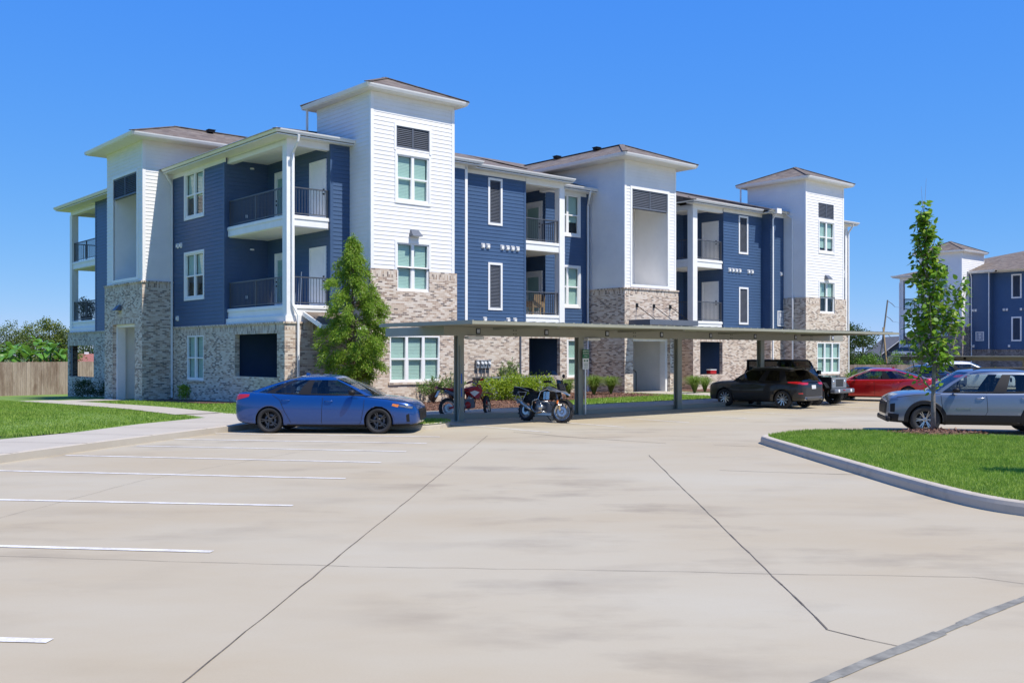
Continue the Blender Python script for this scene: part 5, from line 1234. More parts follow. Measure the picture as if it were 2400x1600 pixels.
def touring_bike(loc, rz, sc):
    E = empty('touring_motorcycle', (loc[0], loc[1], 0), rz, 'black and silver adventure motorcycle with crash bars, chunky front tyre and tall windscreen', 'motorcycle'); E.scale = (sc,) * 3
    G = lambda nm, mb, mt, par=E, sm=True: mb.build(nm, M[mt], par, smooth=sm)
    L = .06   # leans on its side stand via root rotation
    E.rotation_euler = (math.radians(-7), 0, rz)
    st = .38
    bike_wheel(E, 'front_wheel', .76, .335, .335, .13, M['silver'], True, True, st, 20); bike_wheel(E, 'rear_wheel', -.76, .325, .325, .17, M['slate'], True, True, 0, 12)
    hd = Vector((.44, 0, .98))
    fd = Vector((.76, 0, .335))
    for y in (-.10, .10):
        m = MB(); a = Vector((.50, y, .92)); b = Vector((.745, y * 1.0, .36)); m.tube([b, b * .55 + a * .45], .034, 10); G('fork_leg', m, 'silver')
        m = MB(); m.tube([b * .6 + a * .4, a], .025, 10); G('fork_tube', m, 'slate')
        m = MB(); m.box(.70, .76, y * 1.5 - .02, y * 1.5 + .02, .40, .52); G('brake_caliper', m, 'tanwood', sm=False)
        m = MB(); m.box(.62, .66, y * 1.35 - .022, y * 1.35 + .022, .56, .66); G('fork_reflector', m, 'orange', sm=False)
    # mudguards
    m = MB(); rows = []
    for i in range(12): t = math.radians(20 + 120 * i / 11); r_ = .375; rows.append([(.76 + r_ * math.cos(t), y, .335 + r_ * math.sin(t) + (.02 - y * y * 2)) for y in (-.085, -.05, 0, .05, .085)])
    m.grid(rows); G('front_mudguard', m, 'black')
    m = MB(); m.tube([(-.55, 0, .66), (-.85, 0, .72), (-1.06, 0, .55)], [.09, .08, .04], 8); G('rear_mudguard', m, 'black')
    # engine: boxer twin
    m = MB(); m.box(-.22, .30, -.17, .17, .27, .62); G('engine_block', m, 'slate', sm=False)
    for y in (-1, 1):
        m = MB(); m.tube([(.12, y * .15, .42), (.14, y * .40, .43)], [.10, .085], 14); c = G('cylinder_head', m, 'silver')
        for k in range(5): f = MB(); f.lathe([(.085, -.006), (.115, -.006), (.115, .006), (.085, .006)], 16, 'y', (.125, y * (.19 + k * .03), .42), closed=True); f.build('cooling_fin', M['slate'], c)
    m = MB(); m.box(-.15, .42, -.13, .13, .20, .27); G('skid_plate', m, 'silver', sm=False)
    m = MB(); m.tube([(.10, .16, .33), (-.10, .14, .26), (-.45, .16, .32)], .03, 8); m.tube([(.10, -.16, .33), (-.1, -.14, .26), (-.45, -.16, .32)], .03, 8); G('header_pipe', m, 'tanwood')
    m = MB(); m.tube([(-.42, -.17, .33), (-.60, -.19, .44), (-.98, -.22, .62)], [.035, .07, .065], 14); G('silencer', m, 'silver')
    m = MB(); m.box(-.80, -.18, -.10, -.04, .29, .40); G('swing_arm', m, 'black', sm=False)
    # tank, beak, side panels
    m = MB(); rows = []
    for x, w, zb, zt in ((-.20, .10, .80, .90), (-.08, .17, .72, 1.00), (.10, .23, .66, 1.09), (.28, .24, .66, 1.08), (.44, .18, .76, 1.02), (.52, .10, .84, .96)):
        rows.append([(x, w * math.sin(2 * math.pi * i / 14), (zb + zt) / 2 + (zt - zb) / 2 * math.cos(2 * math.pi * i / 14)) for i in range(14)])
    m.grid(rows, closed=True); m.face(rows[0][::-1]); m.face(rows[-1]); G('fuel_tank', m, 'black')
    for y in (-1, 1):
        m = MB(); m.prism([(.12, 0), (.50, 0), (.80, 0)], 0, 0) if False else None
        P = [(.22, y * .255, 1.02), (.40, y * .25, .93), (.60, y * .21, .90), (.80, y * .12, .91), (.60, y * .19, .985), (.34, y * .25, 1.07)]
        Q = [(p[0], p[1] - y * .04, p[2]) for p in P]; m.face(P if y > 0 else P[::-1]); m.face(Q[::-1] if y > 0 else Q); [m.face([P[i], P[(i + 1) % 6], Q[(i + 1) % 6], Q[i]]) for i in range(6)]
        G('side_fairing', m, 'silver', sm=False)
        m = MB(); m.box(.16, .40, y * .235, y * .262, .66, .90); G('radiator_panel', m, 'alloy', sm=False)
    m = MB(); P = [(.56, .10, 1.0), (.56, -.10, 1.0), (.98, -.035, .86), (.98, .035, .86)]; m.face(P); m.face([(p[0], p[1], p[2] - .04) for p in P][::-1]); [m.face([P[i], P[(i + 1) % 4], (P[(i + 1) % 4][0], P[(i + 1) % 4][1], P[(i + 1) % 4][2] - .04), (P[i][0], P[i][1], P[i][2] - .04)]) for i in range(4)]; G('beak', m, 'silver', sm=False)
    m = MB(); m.obox((.62, 0, 1.06), (.9, 0, .44), (0, 1, 0), (-.44, 0, .9), .05, .13, .10); ho = G('headlight_housing', m, 'black', sm=False)
    for y in (-.055, .055): q = MB(); q.lathe([(0, .03), (.035, .025), (.05, 0)], 14, 'x', (.665, y, 1.08)); q.build('headlight', M['lens'], ho)
    m = MB(); rows = []
    for k in range(6): t = k / 5; rows.append([(.60 - .20 * t - .25 * (s * .5) ** 2, s * (.17 + .03 * t), 1.14 + .40 * t) for s in (-1, -.5, 0, .5, 1)])
    m.grid(rows); G('windscreen', m, 'lens')
    m = MB(); rows = [[(.57 - .02 * k, s * .14, 1.13 + .05 * k) for s in (-1, -.5, 0, .5, 1)] for k in range(4)]; m.grid(rows); G('screen_mount', m, 'black')
    # bars, guards, mirrors
    m = MB(); m.tube([(.30, .42, 1.16), (.36, .22, 1.20), (.42, .08, 1.10), (.42, -.08, 1.10), (.36, -.22, 1.20), (.30, -.42, 1.16)], .014, 8); hb = G('handlebar', m, 'slate')
    for y in (-1, 1):
        q = MB(); q.tube([(.30, y * .30, 1.17), (.29, y * .43, 1.16)], .02, 8); q.build('grip', M['black'], hb)
        q = MB(); q.tube([(.33, y * .45, 1.17), (.44, y * .42, 1.19), (.47, y * .30, 1.19)], .035, 6); q.build('hand_guard', M['black'], hb)
        q = MB(); q.tube([(.36, y * .26, 1.2), (.32, y * .36, 1.38)], .008, 5); q.lathe([(0, -.012), (.06, -.01), (.062, .0), (0, .01)], 14, 'x', (.31, y * .38, 1.43)); q.build('mirror', M['black'], hb)
    # seat, rack, panniers frame
    m = MB(); rows = []
    for x, w, zz, h in ((-.22, .10, .86, .06), (-.36, .15, .845, .08), (-.56, .16, .86, .09), (-.66, .15, .93, .09), (-.90, .13, .96, .08), (-1.0, .08, .96, .04)): rows.append([(x, w * math.sin(2 * math.pi * i / 12), zz + h * math.cos(2 * math.pi * i / 12) * .8) for i in range(12)])
    m.grid(rows, closed=True); m.face(rows[0][::-1]); m.face(rows[-1]); G('seat', m, 'black')
    m = MB(); m.box(-1.28, -1.02, -.17, .17, .76, 1.02); G('tail_bag', m, 'dark', sm=False)
    m = MB()
    for y in (-.20, .20): m.tube([(-.55, y, .90), (-.95, y, 1.0), (-1.2, y, 1.02)], .012, 6); m.tube([(-.60, y * 1.25, .86), (-.95, y * 1.35, .86), (-1.08, y * 1.3, .62), (-.75, y * 1.25, .56), (-.60, y * 1.25, .86)], .011, 6); m.tube([(-.95, y * 1.35, .86), (-.75, y * 1.25, .56)], .01, 6)
    m.tube([(-1.2, -.2, 1.02), (-1.2, .2, 1.02)], .012, 6); G('pannier_rack', m, 'silver')
    m = MB()
    for y in (-1, 1):
        m.tube([(.46, y * .12, .88), (.36, y * .34, .98), (.14, y * .38, .88), (.10, y * .42, .66), (.24, y * .44, .58), (.42, y * .36, .60), (.46, y * .14, .50)], .015, 6)
        m.tube([(.10, y * .42, .66), (-.14, y * .40, .60), (-.20, y * .36, .38), (.02, y * .42, .26), (.26, y * .40, .30), (.38, y * .20, .28)], .015, 6); m.tube([(.24, y * .44, .58), (.26, y * .40, .30)], .013, 6)
    G('crash_bars', m, 'wicker' if False else 'alloy')
    m = MB(); m.tube([(-.10, .12, .26), (.05, .32, .02)], .013, 6); m.box(.02, .10, .28, .36, .0, .012); G('side_stand', m, 'black')
    m = MB()
    for y in (-.24, .24): m.tube([(-.25, y * .6, .34), (-.25, y, .34)], .016, 6)
    G('footpeg', m, 'slate'); m = MB(); m.box(-1.16, -1.10, -.09, .09, .52, .64); G('number_plate', m, 'numplate', sm=False); m = MB(); m.box(-1.30, -1.26, -.07, .07, .86, .92); G('tail_lamp', m, 'redlens', sm=False)
    m = MB()
    for y in (-.14, .14): m.tube([(.44, y * .3, .98), (.10, y, .60), (-.25, y, .45), (-.5, y, .82), (-.2, y, .86), (.40, y * .5, .96)], .018, 6)
    G('frame', m, 'black'); m = MB(); m.tube([(-.24, .02, .74), (-.42, .02, .48)], .045, 10); G('rear_shock', m, 'slate'); m = MB(); m.box(-.62, -.22, -.15, .15, .60, .82); G('side_cover', m, 'black', sm=False)
    return E
def dirt_bike(loc, rz, sc):
    E = empty('dirt_motorcycle', (loc[0], loc[1], 0), rz, 'red and black dual sport motorcycle with high tail, behind the first carport post', 'motorcycle'); E.scale = (sc,) * 3
    E.rotation_euler = (math.radians(-8), 0, rz)
    G = lambda nm, mb, mt, par=E, sm=True: mb.build(nm, M[mt], par, smooth=sm)
    bike_wheel(E, 'front_wheel', .74, .345, .345, .085, M['slate'], True, True, .75, 18); bike_wheel(E, 'rear_wheel', -.70, .32, .32, .12, M['silver'], True, True, 0, 18)
    for y in (-.085, .085):
        m = MB(); m.tube([(.735, y, .36), (.59, y, .66)], .030, 10); G('fork_leg', m, 'red'); m = MB(); m.tube([(.60, y, .64), (.42, y, 1.02)], .022, 10); G('fork_tube', m, 'tanwood')
    m = MB(); rows = [[(.40 + .62 * k / 6, s * (.05 + .05 * math.sin(math.pi * k / 6)), .80 + .03 * math.sin(math.pi * k / 6) - .02 * s * s - .06 * (k / 6) ** 2) for s in (-1, -.5, 0, .5, 1)] for k in range(7)]; m.grid(rows); G('front_mudguard', m, 'red')
    m = MB(); m.box(-.16, .22, -.11, .11, .30, .60); G('engine_block', m, 'slate', sm=False)
    m = MB(); m.tube([(.10, 0, .52), (.18, 0, .74)], .085, 12); G('cylinder', m, 'silver')
    m = MB(); m.lathe([(0, .03), (.09, .025), (.11, 0)], 20, 'y', (-.03, .12, .40)); m.lathe([(0, -.03), (.09, -.025), (.11, 0)], 20, 'y', (-.03, -.12, .40)); G('crank_cover', m, 'red')
    m = MB(); m.tube([(.16, .05, .62), (.30, .07, .45), (.10, .10, .27), (-.15, -.12, .36), (-.35, -.15, .60)], .022, 8); G('header_pipe', m, 'silver')
    m = MB(); m.tube([(-.32, -.15, .62), (-.45, -.16, .70), (-.86, -.17, .86)], [.03, .06, .055], 12); G('silencer', m, 'slate')
    m = MB(); m.bar((-.70, .09, .32), (-.10, .07, .42), .04, .06); m.bar((-.70, -.09, .32), (-.10, -.07, .42), .04, .06); G('swing_arm', m, 'red', sm=False)
    m = MB()
    for y in (-.09, .09): m.tube([(.40, 0, .98), (.10, y, .90), (-.20, y, .78), (-.12, y, .38)], .018, 6); m.tube([(.38, 0, .90), (.22, y, .34), (-.12, y, .30)], .018, 6)
    m.tube([(-.2, 0, .78), (-.85, 0, .92)], .02, 6); G('frame', m, 'black')
    m = MB(); rows = []
    for x, w, zb, zt in ((-.10, .07, .80, .90), (.05, .12, .72, .98), (.22, .14, .70, 1.02), (.34, .10, .78, 1.0)): rows.append([(x, w * math.sin(2 * math.pi * i / 12), (zb + zt) / 2 + (zt - zb) / 2 * math.cos(2 * math.pi * i / 12)) for i in range(12)])
    m.grid(rows, closed=True); m.face(rows[0][::-1]); m.face(rows[-1]); G('fuel_tank', m, 'red')
    for y in (-1, 1):
        P = [(.0, y * .14, .92), (.10, y * .17, .66), (.36, y * .17, .58), (.52, y * .15, .84), (.36, y * .14, 1.0)]; m = MB(); m.face(P); m.face([(p[0], p[1] - y * .03, p[2]) for p in P][::-1]); G('side_shroud', m, 'red', sm=False)
        P = [(.04, y * .175, .80), (.20, y * .175, .66), (.40, y * .172, .80), (.22, y * .17, .86)]; m = MB(); m.face(P); m.face([(p[0], p[1] - y * .004, p[2]) for p in P][::-1]); G('shroud_graphic', m, 'signwhite', sm=False)
        P = [(-.10, y * .12, .80), (-.16, y * .15, .58), (-.42, y * .13, .66), (-.62, y * .10, .86), (-.3, y * .11, .87)]; m = MB(); m.face(P); m.face([(p[0], p[1] - y * .02, p[2]) for p in P][::-1]); G('side_cover', m, 'black', sm=False)
    m = MB(); rows = []
    for x, w, zz in ((.02, .06, .93), (-.10, .10, .90), (-.35, .13, .89), (-.62, .11, .92), (-.82, .07, .95)): rows.append([(x, w * math.sin(2 * math.pi * i / 10), zz + .045 * math.cos(2 * math.pi * i / 10)) for i in range(10)])
    m.grid(rows, closed=True); m.face(rows[0][::-1]); m.face(rows[-1]); G('seat', m, 'red')
    m = MB(); m.bar((-.70, 0, .90), (-1.06, 0, .99), .14, .03); G('rear_mudguard', m, 'black', sm=False); m = MB(); m.box(-1.12, -1.03, -.05, .05, .95, 1.03); G('tail_lamp', m, 'redlens', sm=False)
    m = MB(); m.bar((-.98, 0, .90), (-1.10, 0, .70), .16, .012); G('number_plate', m, 'numplate', sm=False)
    m = MB(); m.tube([(.28, .40, 1.16), (.34, .20, 1.18), (.40, .06, 1.08), (.40, -.06, 1.08), (.34, -.20, 1.18), (.28, -.40, 1.16)], .014, 8); hb = G('handlebar', m, 'slate')
    for y in (-1, 1):
        q = MB(); q.tube([(.30, y * .28, 1.17), (.28, y * .41, 1.16)], .02, 8); q.build('grip', M['black'], hb); q = MB(); q.tube([(.30, y * .44, 1.16), (.40, y * .40, 1.19), (.43, y * .26, 1.20)], [.03, .045, .03], 6); q.build('hand_guard', M['red'], hb)
    m = MB(); P = [(.50, .09, 1.06), (.50, -.09, 1.06), (.58, -.08, .84), (.58, .08, .84)]; m.face(P); m.face([(p[0] - .05, p[1], p[2]) for p in P][::-1]); [m.face([P[i], P[(i + 1) % 4], (P[(i + 1) % 4][0] - .05, *P[(i + 1) % 4][1:]), (P[i][0] - .05, *P[i][1:])]) for i in range(4)]; ho = G('headlight_cowl', m, 'red', sm=False)
    q = MB(); q.box(.56, .59, -.05, .05, .90, 1.0); q.build('headlight', M['lens'], ho)
    m = MB(); m.tube([(-.05, .10, .30), (.08, .30, .02)], .012, 6); G('side_stand', m, 'black')
    m = MB(); m.tube([(-.12, -.2, .36), (-.12, .2, .36)], .014, 6); G('footpeg', m, 'slate'); m = MB(); m.tube([(-.14, 0, .74), (-.34, 0, .46)], .04, 10); G('rear_shock', m, 'red')
    return E
def unit(a): return a / np.maximum(1e-9, np.linalg.norm(a, axis=-1, keepdims=True))
def leafset(P, D, L, W, fold=None):
    """rhombic leaves: base P, axis D (unit), length L, width W"""
    n = len(P); S = unit(np.cross(D, RNG.normal(size=(n, 3)))); L = np.broadcast_to(L, (n,))[:, None]; W = np.broadcast_to(W, (n,))[:, None]
    V = np.stack([P, P + D * L * .45 + S * W / 2, P + D * L, P + D * L * .45 - S * W / 2], 1).reshape(-1, 3)
    return V, np.arange(4 * n).reshape(-1, 4)
def ovals(P, D, L, W, S=None):
    """six sided broad leaves"""
    n = len(P); S = unit(np.cross(D, RNG.normal(size=(n, 3)))) if S is None else S
    L = np.broadcast_to(L, (n,))[:, None]; W = np.broadcast_to(W, (n,))[:, None]; Nn = np.cross(D, S)
    V = np.stack([P, P + D * L * .28 + S * W * .46 + Nn * W * .1, P + D * L * .65 + S * W * .40 + Nn * W * .1, P + D * L, P + D * L * .65 - S * W * .40 + Nn * W * .1, P + D * L * .28 - S * W * .46 + Nn * W * .1], 1).reshape(-1, 3)
    return V, np.arange(6 * n).reshape(-1, 6)
def join(sets):
    Vs, Fs, k = [], [], 0
    for V, F in sets: Vs.append(V); Fs.append(F + k); k += len(V)
    return np.concatenate(Vs), np.concatenate(Fs)
def sphere_dirs(n): return unit(RNG.normal(size=(n, 3)))
def cypress(loc):
    E = empty('conifer_tree', loc, 0, 'feathery bright green young conifer behind the blue sedan, in front of the first tower', 'tree')
    H = 6.0; prof = [(1.05, .55), (1.5, 1.05), (2.1, 1.34), (2.8, 1.25), (3.6, 1.08), (4.3, .86), (5.0, .62), (5.5, .38), (6.05, .08)]
    rad = lambda z: np.interp(z, [p[0] for p in prof], [p[1] for p in prof])
    tr = MB(); tr.tube([(0, 0, -.1), (.03, 0, 1.2), (-.02, .02, 3), (.03, 0, 5.4), (.02, 0, 6.1)], [.10, .075, .05, .02, .006], 8)
    sets = []
    nS = 240
    for i in range(nS):
        z = 1.05 + (H - 1.05) * ((i + RNG.random()) / nS) ** 1.25; th = RNG.random() * 2 * math.pi; r = rad(z) * (RNG.uniform(.5, 1.12) + .16 * math.sin(3 * th + z * 2.2))
        base = np.array([0, 0, max(.9, z - r * RNG.uniform(.25, .6))]); tip = np.array([r * math.cos(th), r * math.sin(th), z])
        if i % 3 == 0: tr.tube([tuple(base), tuple(base * .45 + tip * .55 + np.array([0, 0, .06])), tuple(tip)], [.018, .012, .004], 4, cap=False)
        n = int(75 + 85 * min(1, r)); t = RNG.random(n) ** .7
        out = np.array([math.cos(th), math.sin(th), 0.])
        A = tip - out * (.42 * min(1, r + .2)) * (1 - t)[:, None] + np.array([0, 0, .10]) * (4 * t * (1 - t))[:, None] + np.array([0, 0, -.16]) * (t ** 2)[:, None]
        A = A + RNG.normal(size=(n, 3)) * np.array([.07, .07, .07])
        D = unit(out * .5 + np.array([0, 0, -.55]) + RNG.normal(size=(n, 3)) * .48)
        sets.append(leafset(A, D, RNG.uniform(.09, .17, n), RNG.uniform(.022, .04, n)))
    n = 160; A = np.stack([RNG.normal(size=n) * .05, RNG.normal(size=n) * .05, RNG.uniform(5.4, 6.2, n)], 1); sets.append(leafset(A, unit(RNG.normal(size=(n, 3)) * .5 + [0, 0, .3]), .13, .025))
    tr.build('trunk', M['darkbark'], E, smooth=True)
    V, F = join(sets); np_mesh('crown', V, F, M['cypressleaf'], E)
    return E
def young_tree(loc, label, seed=3, group=None):
    global RNG
    keep = RNG; RNG = np.random.default_rng(seed); rnd = random.Random(seed)
    E = empty('young_tree', loc, 0, label, 'tree', group)
    tr = MB(); lead = [(0, 0, -.05), (.0, 0, .8), (.02, 0, 1.6), (-.03, .02, 2.4), (-.08, .0, 3.2), (-.17, .02, 4.1), (-.22, 0, 4.9), (-.24, 0, 5.42)]
    tr.tube(lead, [.062, .048, .040, .032, .025, .017, .010, .004], 10)
    P, D = [], []
    def along(pts, n, spread, taper=1.):
        pts = [np.array(p, float) for p in pts]
        for _ in range(n):
            t = rnd.random() ** .8 * (len(pts) - 1); i = min(int(t), len(pts) - 2); f = t - i; p = pts[i] * (1 - f) + pts[i + 1] * f; ax = pts[i + 1] - pts[i]; ax = ax / np.linalg.norm(ax)
            o = RNG.normal(size=3); o -= ax * o.dot(ax); o /= np.linalg.norm(o); s = spread * (1 - .35 * t / (len(pts) - 1))
            P.append(p + o * rnd.uniform(.03, s)); d = o * .8 + np.array([0, 0, -.25]) + RNG.normal(size=3) * .35; D.append(d / np.linalg.norm(d))
    lz = lambda z: np.array([np.interp(z, [q[2] for q in lead], [q[k] for q in lead]) for k in range(3)])
    for k in range(34):
        z = 1.35 + 3.7 * (k / 34) ** .95; th = k * 2.4 + rnd.uniform(-.4, .4); L = np.interp(z, [1.3, 2.0, 3.0, 3.6, 4.3, 5.2], [.55, .82, .66, .52, .34, .16]) * rnd.uniform(.7, 1.1)
        b = lz(z); tip = b + np.array([math.cos(th) * L * .62, math.sin(th) * L * .62, L * 1.05]); mid = b * .5 + tip * .5 + np.array([math.cos(th), math.sin(th), -.4]) * .07
        tr.tube([tuple(b), tuple(mid), tuple(tip)], [.016, .011, .004], 5, cap=False); along([b, mid, tip], int(22 + 42 * L), .18)
    for e, n in (((.80, .1, 3.35), 105), ((.62, -.2, 3.65), 80), ((.74, .2, 2.7), 80), ((-.52, .1, 2.9), 70), ((-.62, 0, 2.2), 50)):
        b = lz(e[2] - 1.25); mid = b * .45 + np.array(e) * .55 + np.array([np.sign(e[0]) * .10, 0, -.12]); tr.tube([tuple(b), tuple(mid), e], [.022, .014, .005], 5, cap=False); along([b, mid, np.array(e)], n, .22)
    along([lz(z) for z in (2.9, 3.6, 4.3, 4.9, 5.45)], 200, .17)
    for tip in ((-.28, 0, 5.75), (-.12, .1, 5.95)): tr.tube([lead[-2], tip], [.006, .002], 4, cap=False)
    P, D = np.array(P), np.array(D); n = len(P); S = unit(np.cross(D, RNG.normal(size=(n, 3)) * .5 + [0, 0, 1.]))
    V, F = ovals(P, D, RNG.uniform(.11, .165, n), RNG.uniform(.085, .125, n), S)
    tr.build('trunk', M['bark'], E, smooth=True); np_mesh('crown', V, F, M['roundleaf'], E); RNG = keep
    return E
def blob_tree(name, label, loc, blobs, n, size, mat, trunk=None, cat='tree', group=None, bark='darkbark', droop=0.):
    """crown of leaf clumps spread over several ellipsoids (x, y, z, rx, ry, rz) relative to loc"""
    E = empty(name, loc, 0, label, cat, group); vol = np.array([b[3] * b[4] * b[5] for b in blobs]) ** .75; sets = []; tr = MB()
    for b, v in zip(blobs, vol / vol.sum()):
        c = np.array(b[:3]); r = np.array(b[3:]); k = max(6, int(n * v / 26)); d = sphere_dirs(k); rad_ = RNG.uniform(.55, 1.02, (k, 1)) ** .7; cc = c + d * r * rad_
        q = np.repeat(cc, 26, 0); cl = np.mean(r) * .17 + size * .6; q = q + RNG.normal(size=q.shape) * cl * [1, 1, .7]
        D = unit(np.repeat(d, 26, 0) * .6 + RNG.normal(size=q.shape) * .8 + [0, 0, -droop]); sets.append(leafset(q, D, RNG.uniform(.7, 1.3, len(q)) * size, RNG.uniform(.45, .8, len(q)) * size))
        if trunk is not None: tr.tube([(0, 0, trunk[0] * .6), tuple(c * .5 + np.array([0, 0, -.1])), tuple(c)], [trunk[1] * .5, trunk[1] * .3, trunk[1] * .12], 5, cap=False)
    if trunk is not None:
        tr.tube([(0, 0, -.3), (0, 0, trunk[0])], [trunk[1], trunk[1] * .7], 8); tr.build('trunk', M[bark], E, smooth=True)
    V, F = join(sets); np_mesh('crown' if cat == 'tree' else 'foliage', V, F, M[mat], E); return E
def stem_shrub(name, label, loc, h, r, stems, per, L, W, mat, group=None):
    """many upright stems fanning out, leaves all along"""
    E = empty(name, loc, 0, label, 'shrub', group); tr = MB(); sets = []
    for i in range(stems):
        th = RNG.random() * 6.283; o = r * math.sqrt(RNG.random()); hh = h * RNG.uniform(.62, 1.05) * (1 - .25 * (o / r) ** 2); tip = np.array([o * math.cos(th), o * math.sin(th), hh]); mid = tip * np.array([.35, .35, .5])
        tr.tube([(0, 0, -.05), tuple(mid), tuple(tip)], [.012, .009, .003], 4, cap=False)
        t = RNG.random(per) ** .6; A = (mid * (1 - t)[:, None] + tip * t[:, None]); ax = (tip - mid) / np.linalg.norm(tip - mid); D = unit(ax * .7 + RNG.normal(size=(per, 3)) * .65); sets.append(leafset(A, D, RNG.uniform(.7, 1.2, per) * L, W))
    V, F = join(sets); tr.build('stems', M['darkbark'], E); np_mesh('foliage', V, F, M[mat], E); return E
def grass_plant(name, label, loc, h, r, n, group=None, mat='grassplant'):
    E = empty(name, loc, 0, label, 'ornamental grass', group); th = RNG.random(n) * 6.283; sp = RNG.uniform(.25, 1., n); hh = h * RNG.uniform(.55, 1.05, n); w = .008
    rows = []; D = np.stack([np.cos(th), np.sin(th), np.zeros(n)], 1); S = np.stack([-np.sin(th), np.cos(th), np.zeros(n)], 1)
    for t, wt in ((0, 1.), (.35, 1.), (.7, .8), (1., .1)):
        p = D * (sp * r * t ** 1.6)[:, None] + np.stack([np.zeros(n), np.zeros(n), hh * (1 - (1 - t) ** 2) - hh * .42 * sp * t ** 3], 1); p = p + D * .04
        rows.append((p - S * w * wt, p + S * w * wt))
    V = np.stack([x for r_ in rows for x in r_], 1); F = []
    for k in range(3): F.append(np.stack([np.arange(n) * 8 + 2 * k, np.arange(n) * 8 + 2 * k + 1, np.arange(n) * 8 + 2 * k + 3, np.arange(n) * 8 + 2 * k + 2], 1))
    np_mesh('foliage', V.reshape(-1, 3), np.concatenate(F), M[mat], E); return E
def banana_plant(label, loc, h, seed, group):
    rnd = random.Random(seed); E = empty('banana_plant', loc, rnd.random() * 6, label, 'plant', group)
    st = MB(); st.tube([(0, 0, -.3), (.04, 0, h * .5), (0, 0, h)], [.13, .10, .06], 8); st.build('stem', M['vineleaf'], E, smooth=True)
    lv = MB(); n = 9
    for i in range(n):
        th = i * 2.4 + rnd.uniform(-.3, .3); L = rnd.uniform(1.5, 2.3); el = rnd.uniform(.35, 1.15); d = Vector((math.cos(th), math.sin(th), 0)); sd = Vector((-math.sin(th), math.cos(th), 0)); rows = []
        K = 12
        for k in range(K + 1):
            t = k / K; p = Vector((0, 0, h - .1)) + d * (L * t * math.cos(el) + .05) + Vector((0, 0, 1)) * (L * (t * math.sin(el) - .75 * t * t * (1.2 - el * .4))); w = .30 * math.sin(math.pi * min(1, .06 + .94 * t)) ** .55 * (1 - .1 * rnd.random())
            rows.append([tuple(p - sd * w + Vector((0, 0, .10 * w))), tuple(p - Vector((0, 0, .02))), tuple(p + sd * w + Vector((0, 0, .10 * w)))])
        for k in range(K):
            for s in (0, 1):
                if rnd.random() < .06: continue
                lv.face([rows[k][s], rows[k][s + 1], rows[k + 1][s + 1], rows[k + 1][s]])
    lv.build('leaves', M['bananaleaf'], E); return E
def blades(name, label, inside, box, zf, n, h, w, seed=1, mat='grassblade'):
    r = np.random.default_rng(seed); P = np.stack([r.uniform(box[0], box[1], n * 3), r.uniform(box[2], box[3], n * 3)], 1); P = P[inside(P[:, 0], P[:, 1])][:n]; k = len(P)
    z = zf(P[:, 0], P[:, 1]); th = r.random(k) * 6.283; L = h * r.uniform(.55, 1.25, k); ln = r.uniform(.1, .7, k); th2 = r.random(k) * 6.283
    b = np.stack([P[:, 0], P[:, 1], z], 1); s = np.stack([np.cos(th), np.sin(th), np.zeros(k)], 1) * w / 2; t = b + np.stack([np.cos(th2) * ln * L, np.sin(th2) * ln * L, L], 1)
    V = np.stack([b - s, b + s, t], 1).reshape(-1, 3); o = np_mesh(name, V, np.arange(3 * k).reshape(-1, 3), M[mat]); tag(o, label, 'grass', None, 'stuff'); return o
def chips(name, label, inside, box, z, n, s, seed=4):
    r = np.random.default_rng(seed); P = np.stack([r.uniform(box[0], box[1], n * 3), r.uniform(box[2], box[3], n * 3)], 1); P = P[inside(P[:, 0], P[:, 1])][:n]; k = len(P)
    b = np.stack([P[:, 0], P[:, 1], z(P[:, 0], P[:, 1]) + r.uniform(.0, .03, k)], 1); D = unit(r.normal(size=(k, 3)) * [1, 1, .3]); 
    global RNG
    V, F = leafset(b, D, r.uniform(.5, 1.4, k) * s, r.uniform(.25, .5, k) * s); o = np_mesh(name, V, F, M['chip']); tag(o, label, 'mulch', None, 'stuff'); return o
def inpoly(poly):
    px = np.array([p[0] for p in poly]); py = np.array([p[1] for p in poly])
    def f(x, y):
        c = np.zeros(x.shape, bool); j = len(px) - 1
        for i in range(len(px)):
            m = ((py[i] > y) != (py[j] > y)) & (x < (px[j] - px[i]) * (y - py[i]) / (py[j] - py[i] + 1e-12) + px[i]); c ^= m; j = i
        return c
    return f
F_ = 2323.; HY_ = 829.; HC = 2.05
def at(px, d): return ((px - 1200) / F_ * d, d)
def gp(px, py, z=0.):
    d = F_ * (HC - z) / (py - HY_); return ((px - 1200) / F_ * d, d)
def sweep(name, path, prof, mat, closed=False, parent=None):
    """profile (offset to the left of travel, z) swept along a ground path"""
    mb = MB(); rows = []; n = len(path)
    for i in range(n):
        a = Vector(path[i - 1] if (i or closed) else path[0]); p = Vector(path[i]); b = Vector(path[(i + 1) % n] if (i < n - 1 or closed) else path[-1])
        d0 = (p - a); d1 = (b - p)
        if d0.length < 1e-6: d0 = d1
        if d1.length < 1e-6: d1 = d0
        n0 = Vector((-d0.y, d0.x)).normalized(); n1 = Vector((-d1.y, d1.x)).normalized(); m = n0 + n1; m = m / max(.3, m.dot(n0)); rows.append([(p.x + m.x * q[0], p.y + m.y * q[0], q[1]) for q in prof])
    if closed: rows.append(rows[0])
    mb.grid(rows); 
    if not closed: mb.face(rows[0]); mb.face(rows[-1][::-1])
    o = mb.build(name, mat, parent, smooth=False); o['kind'] = 'structure'; return o
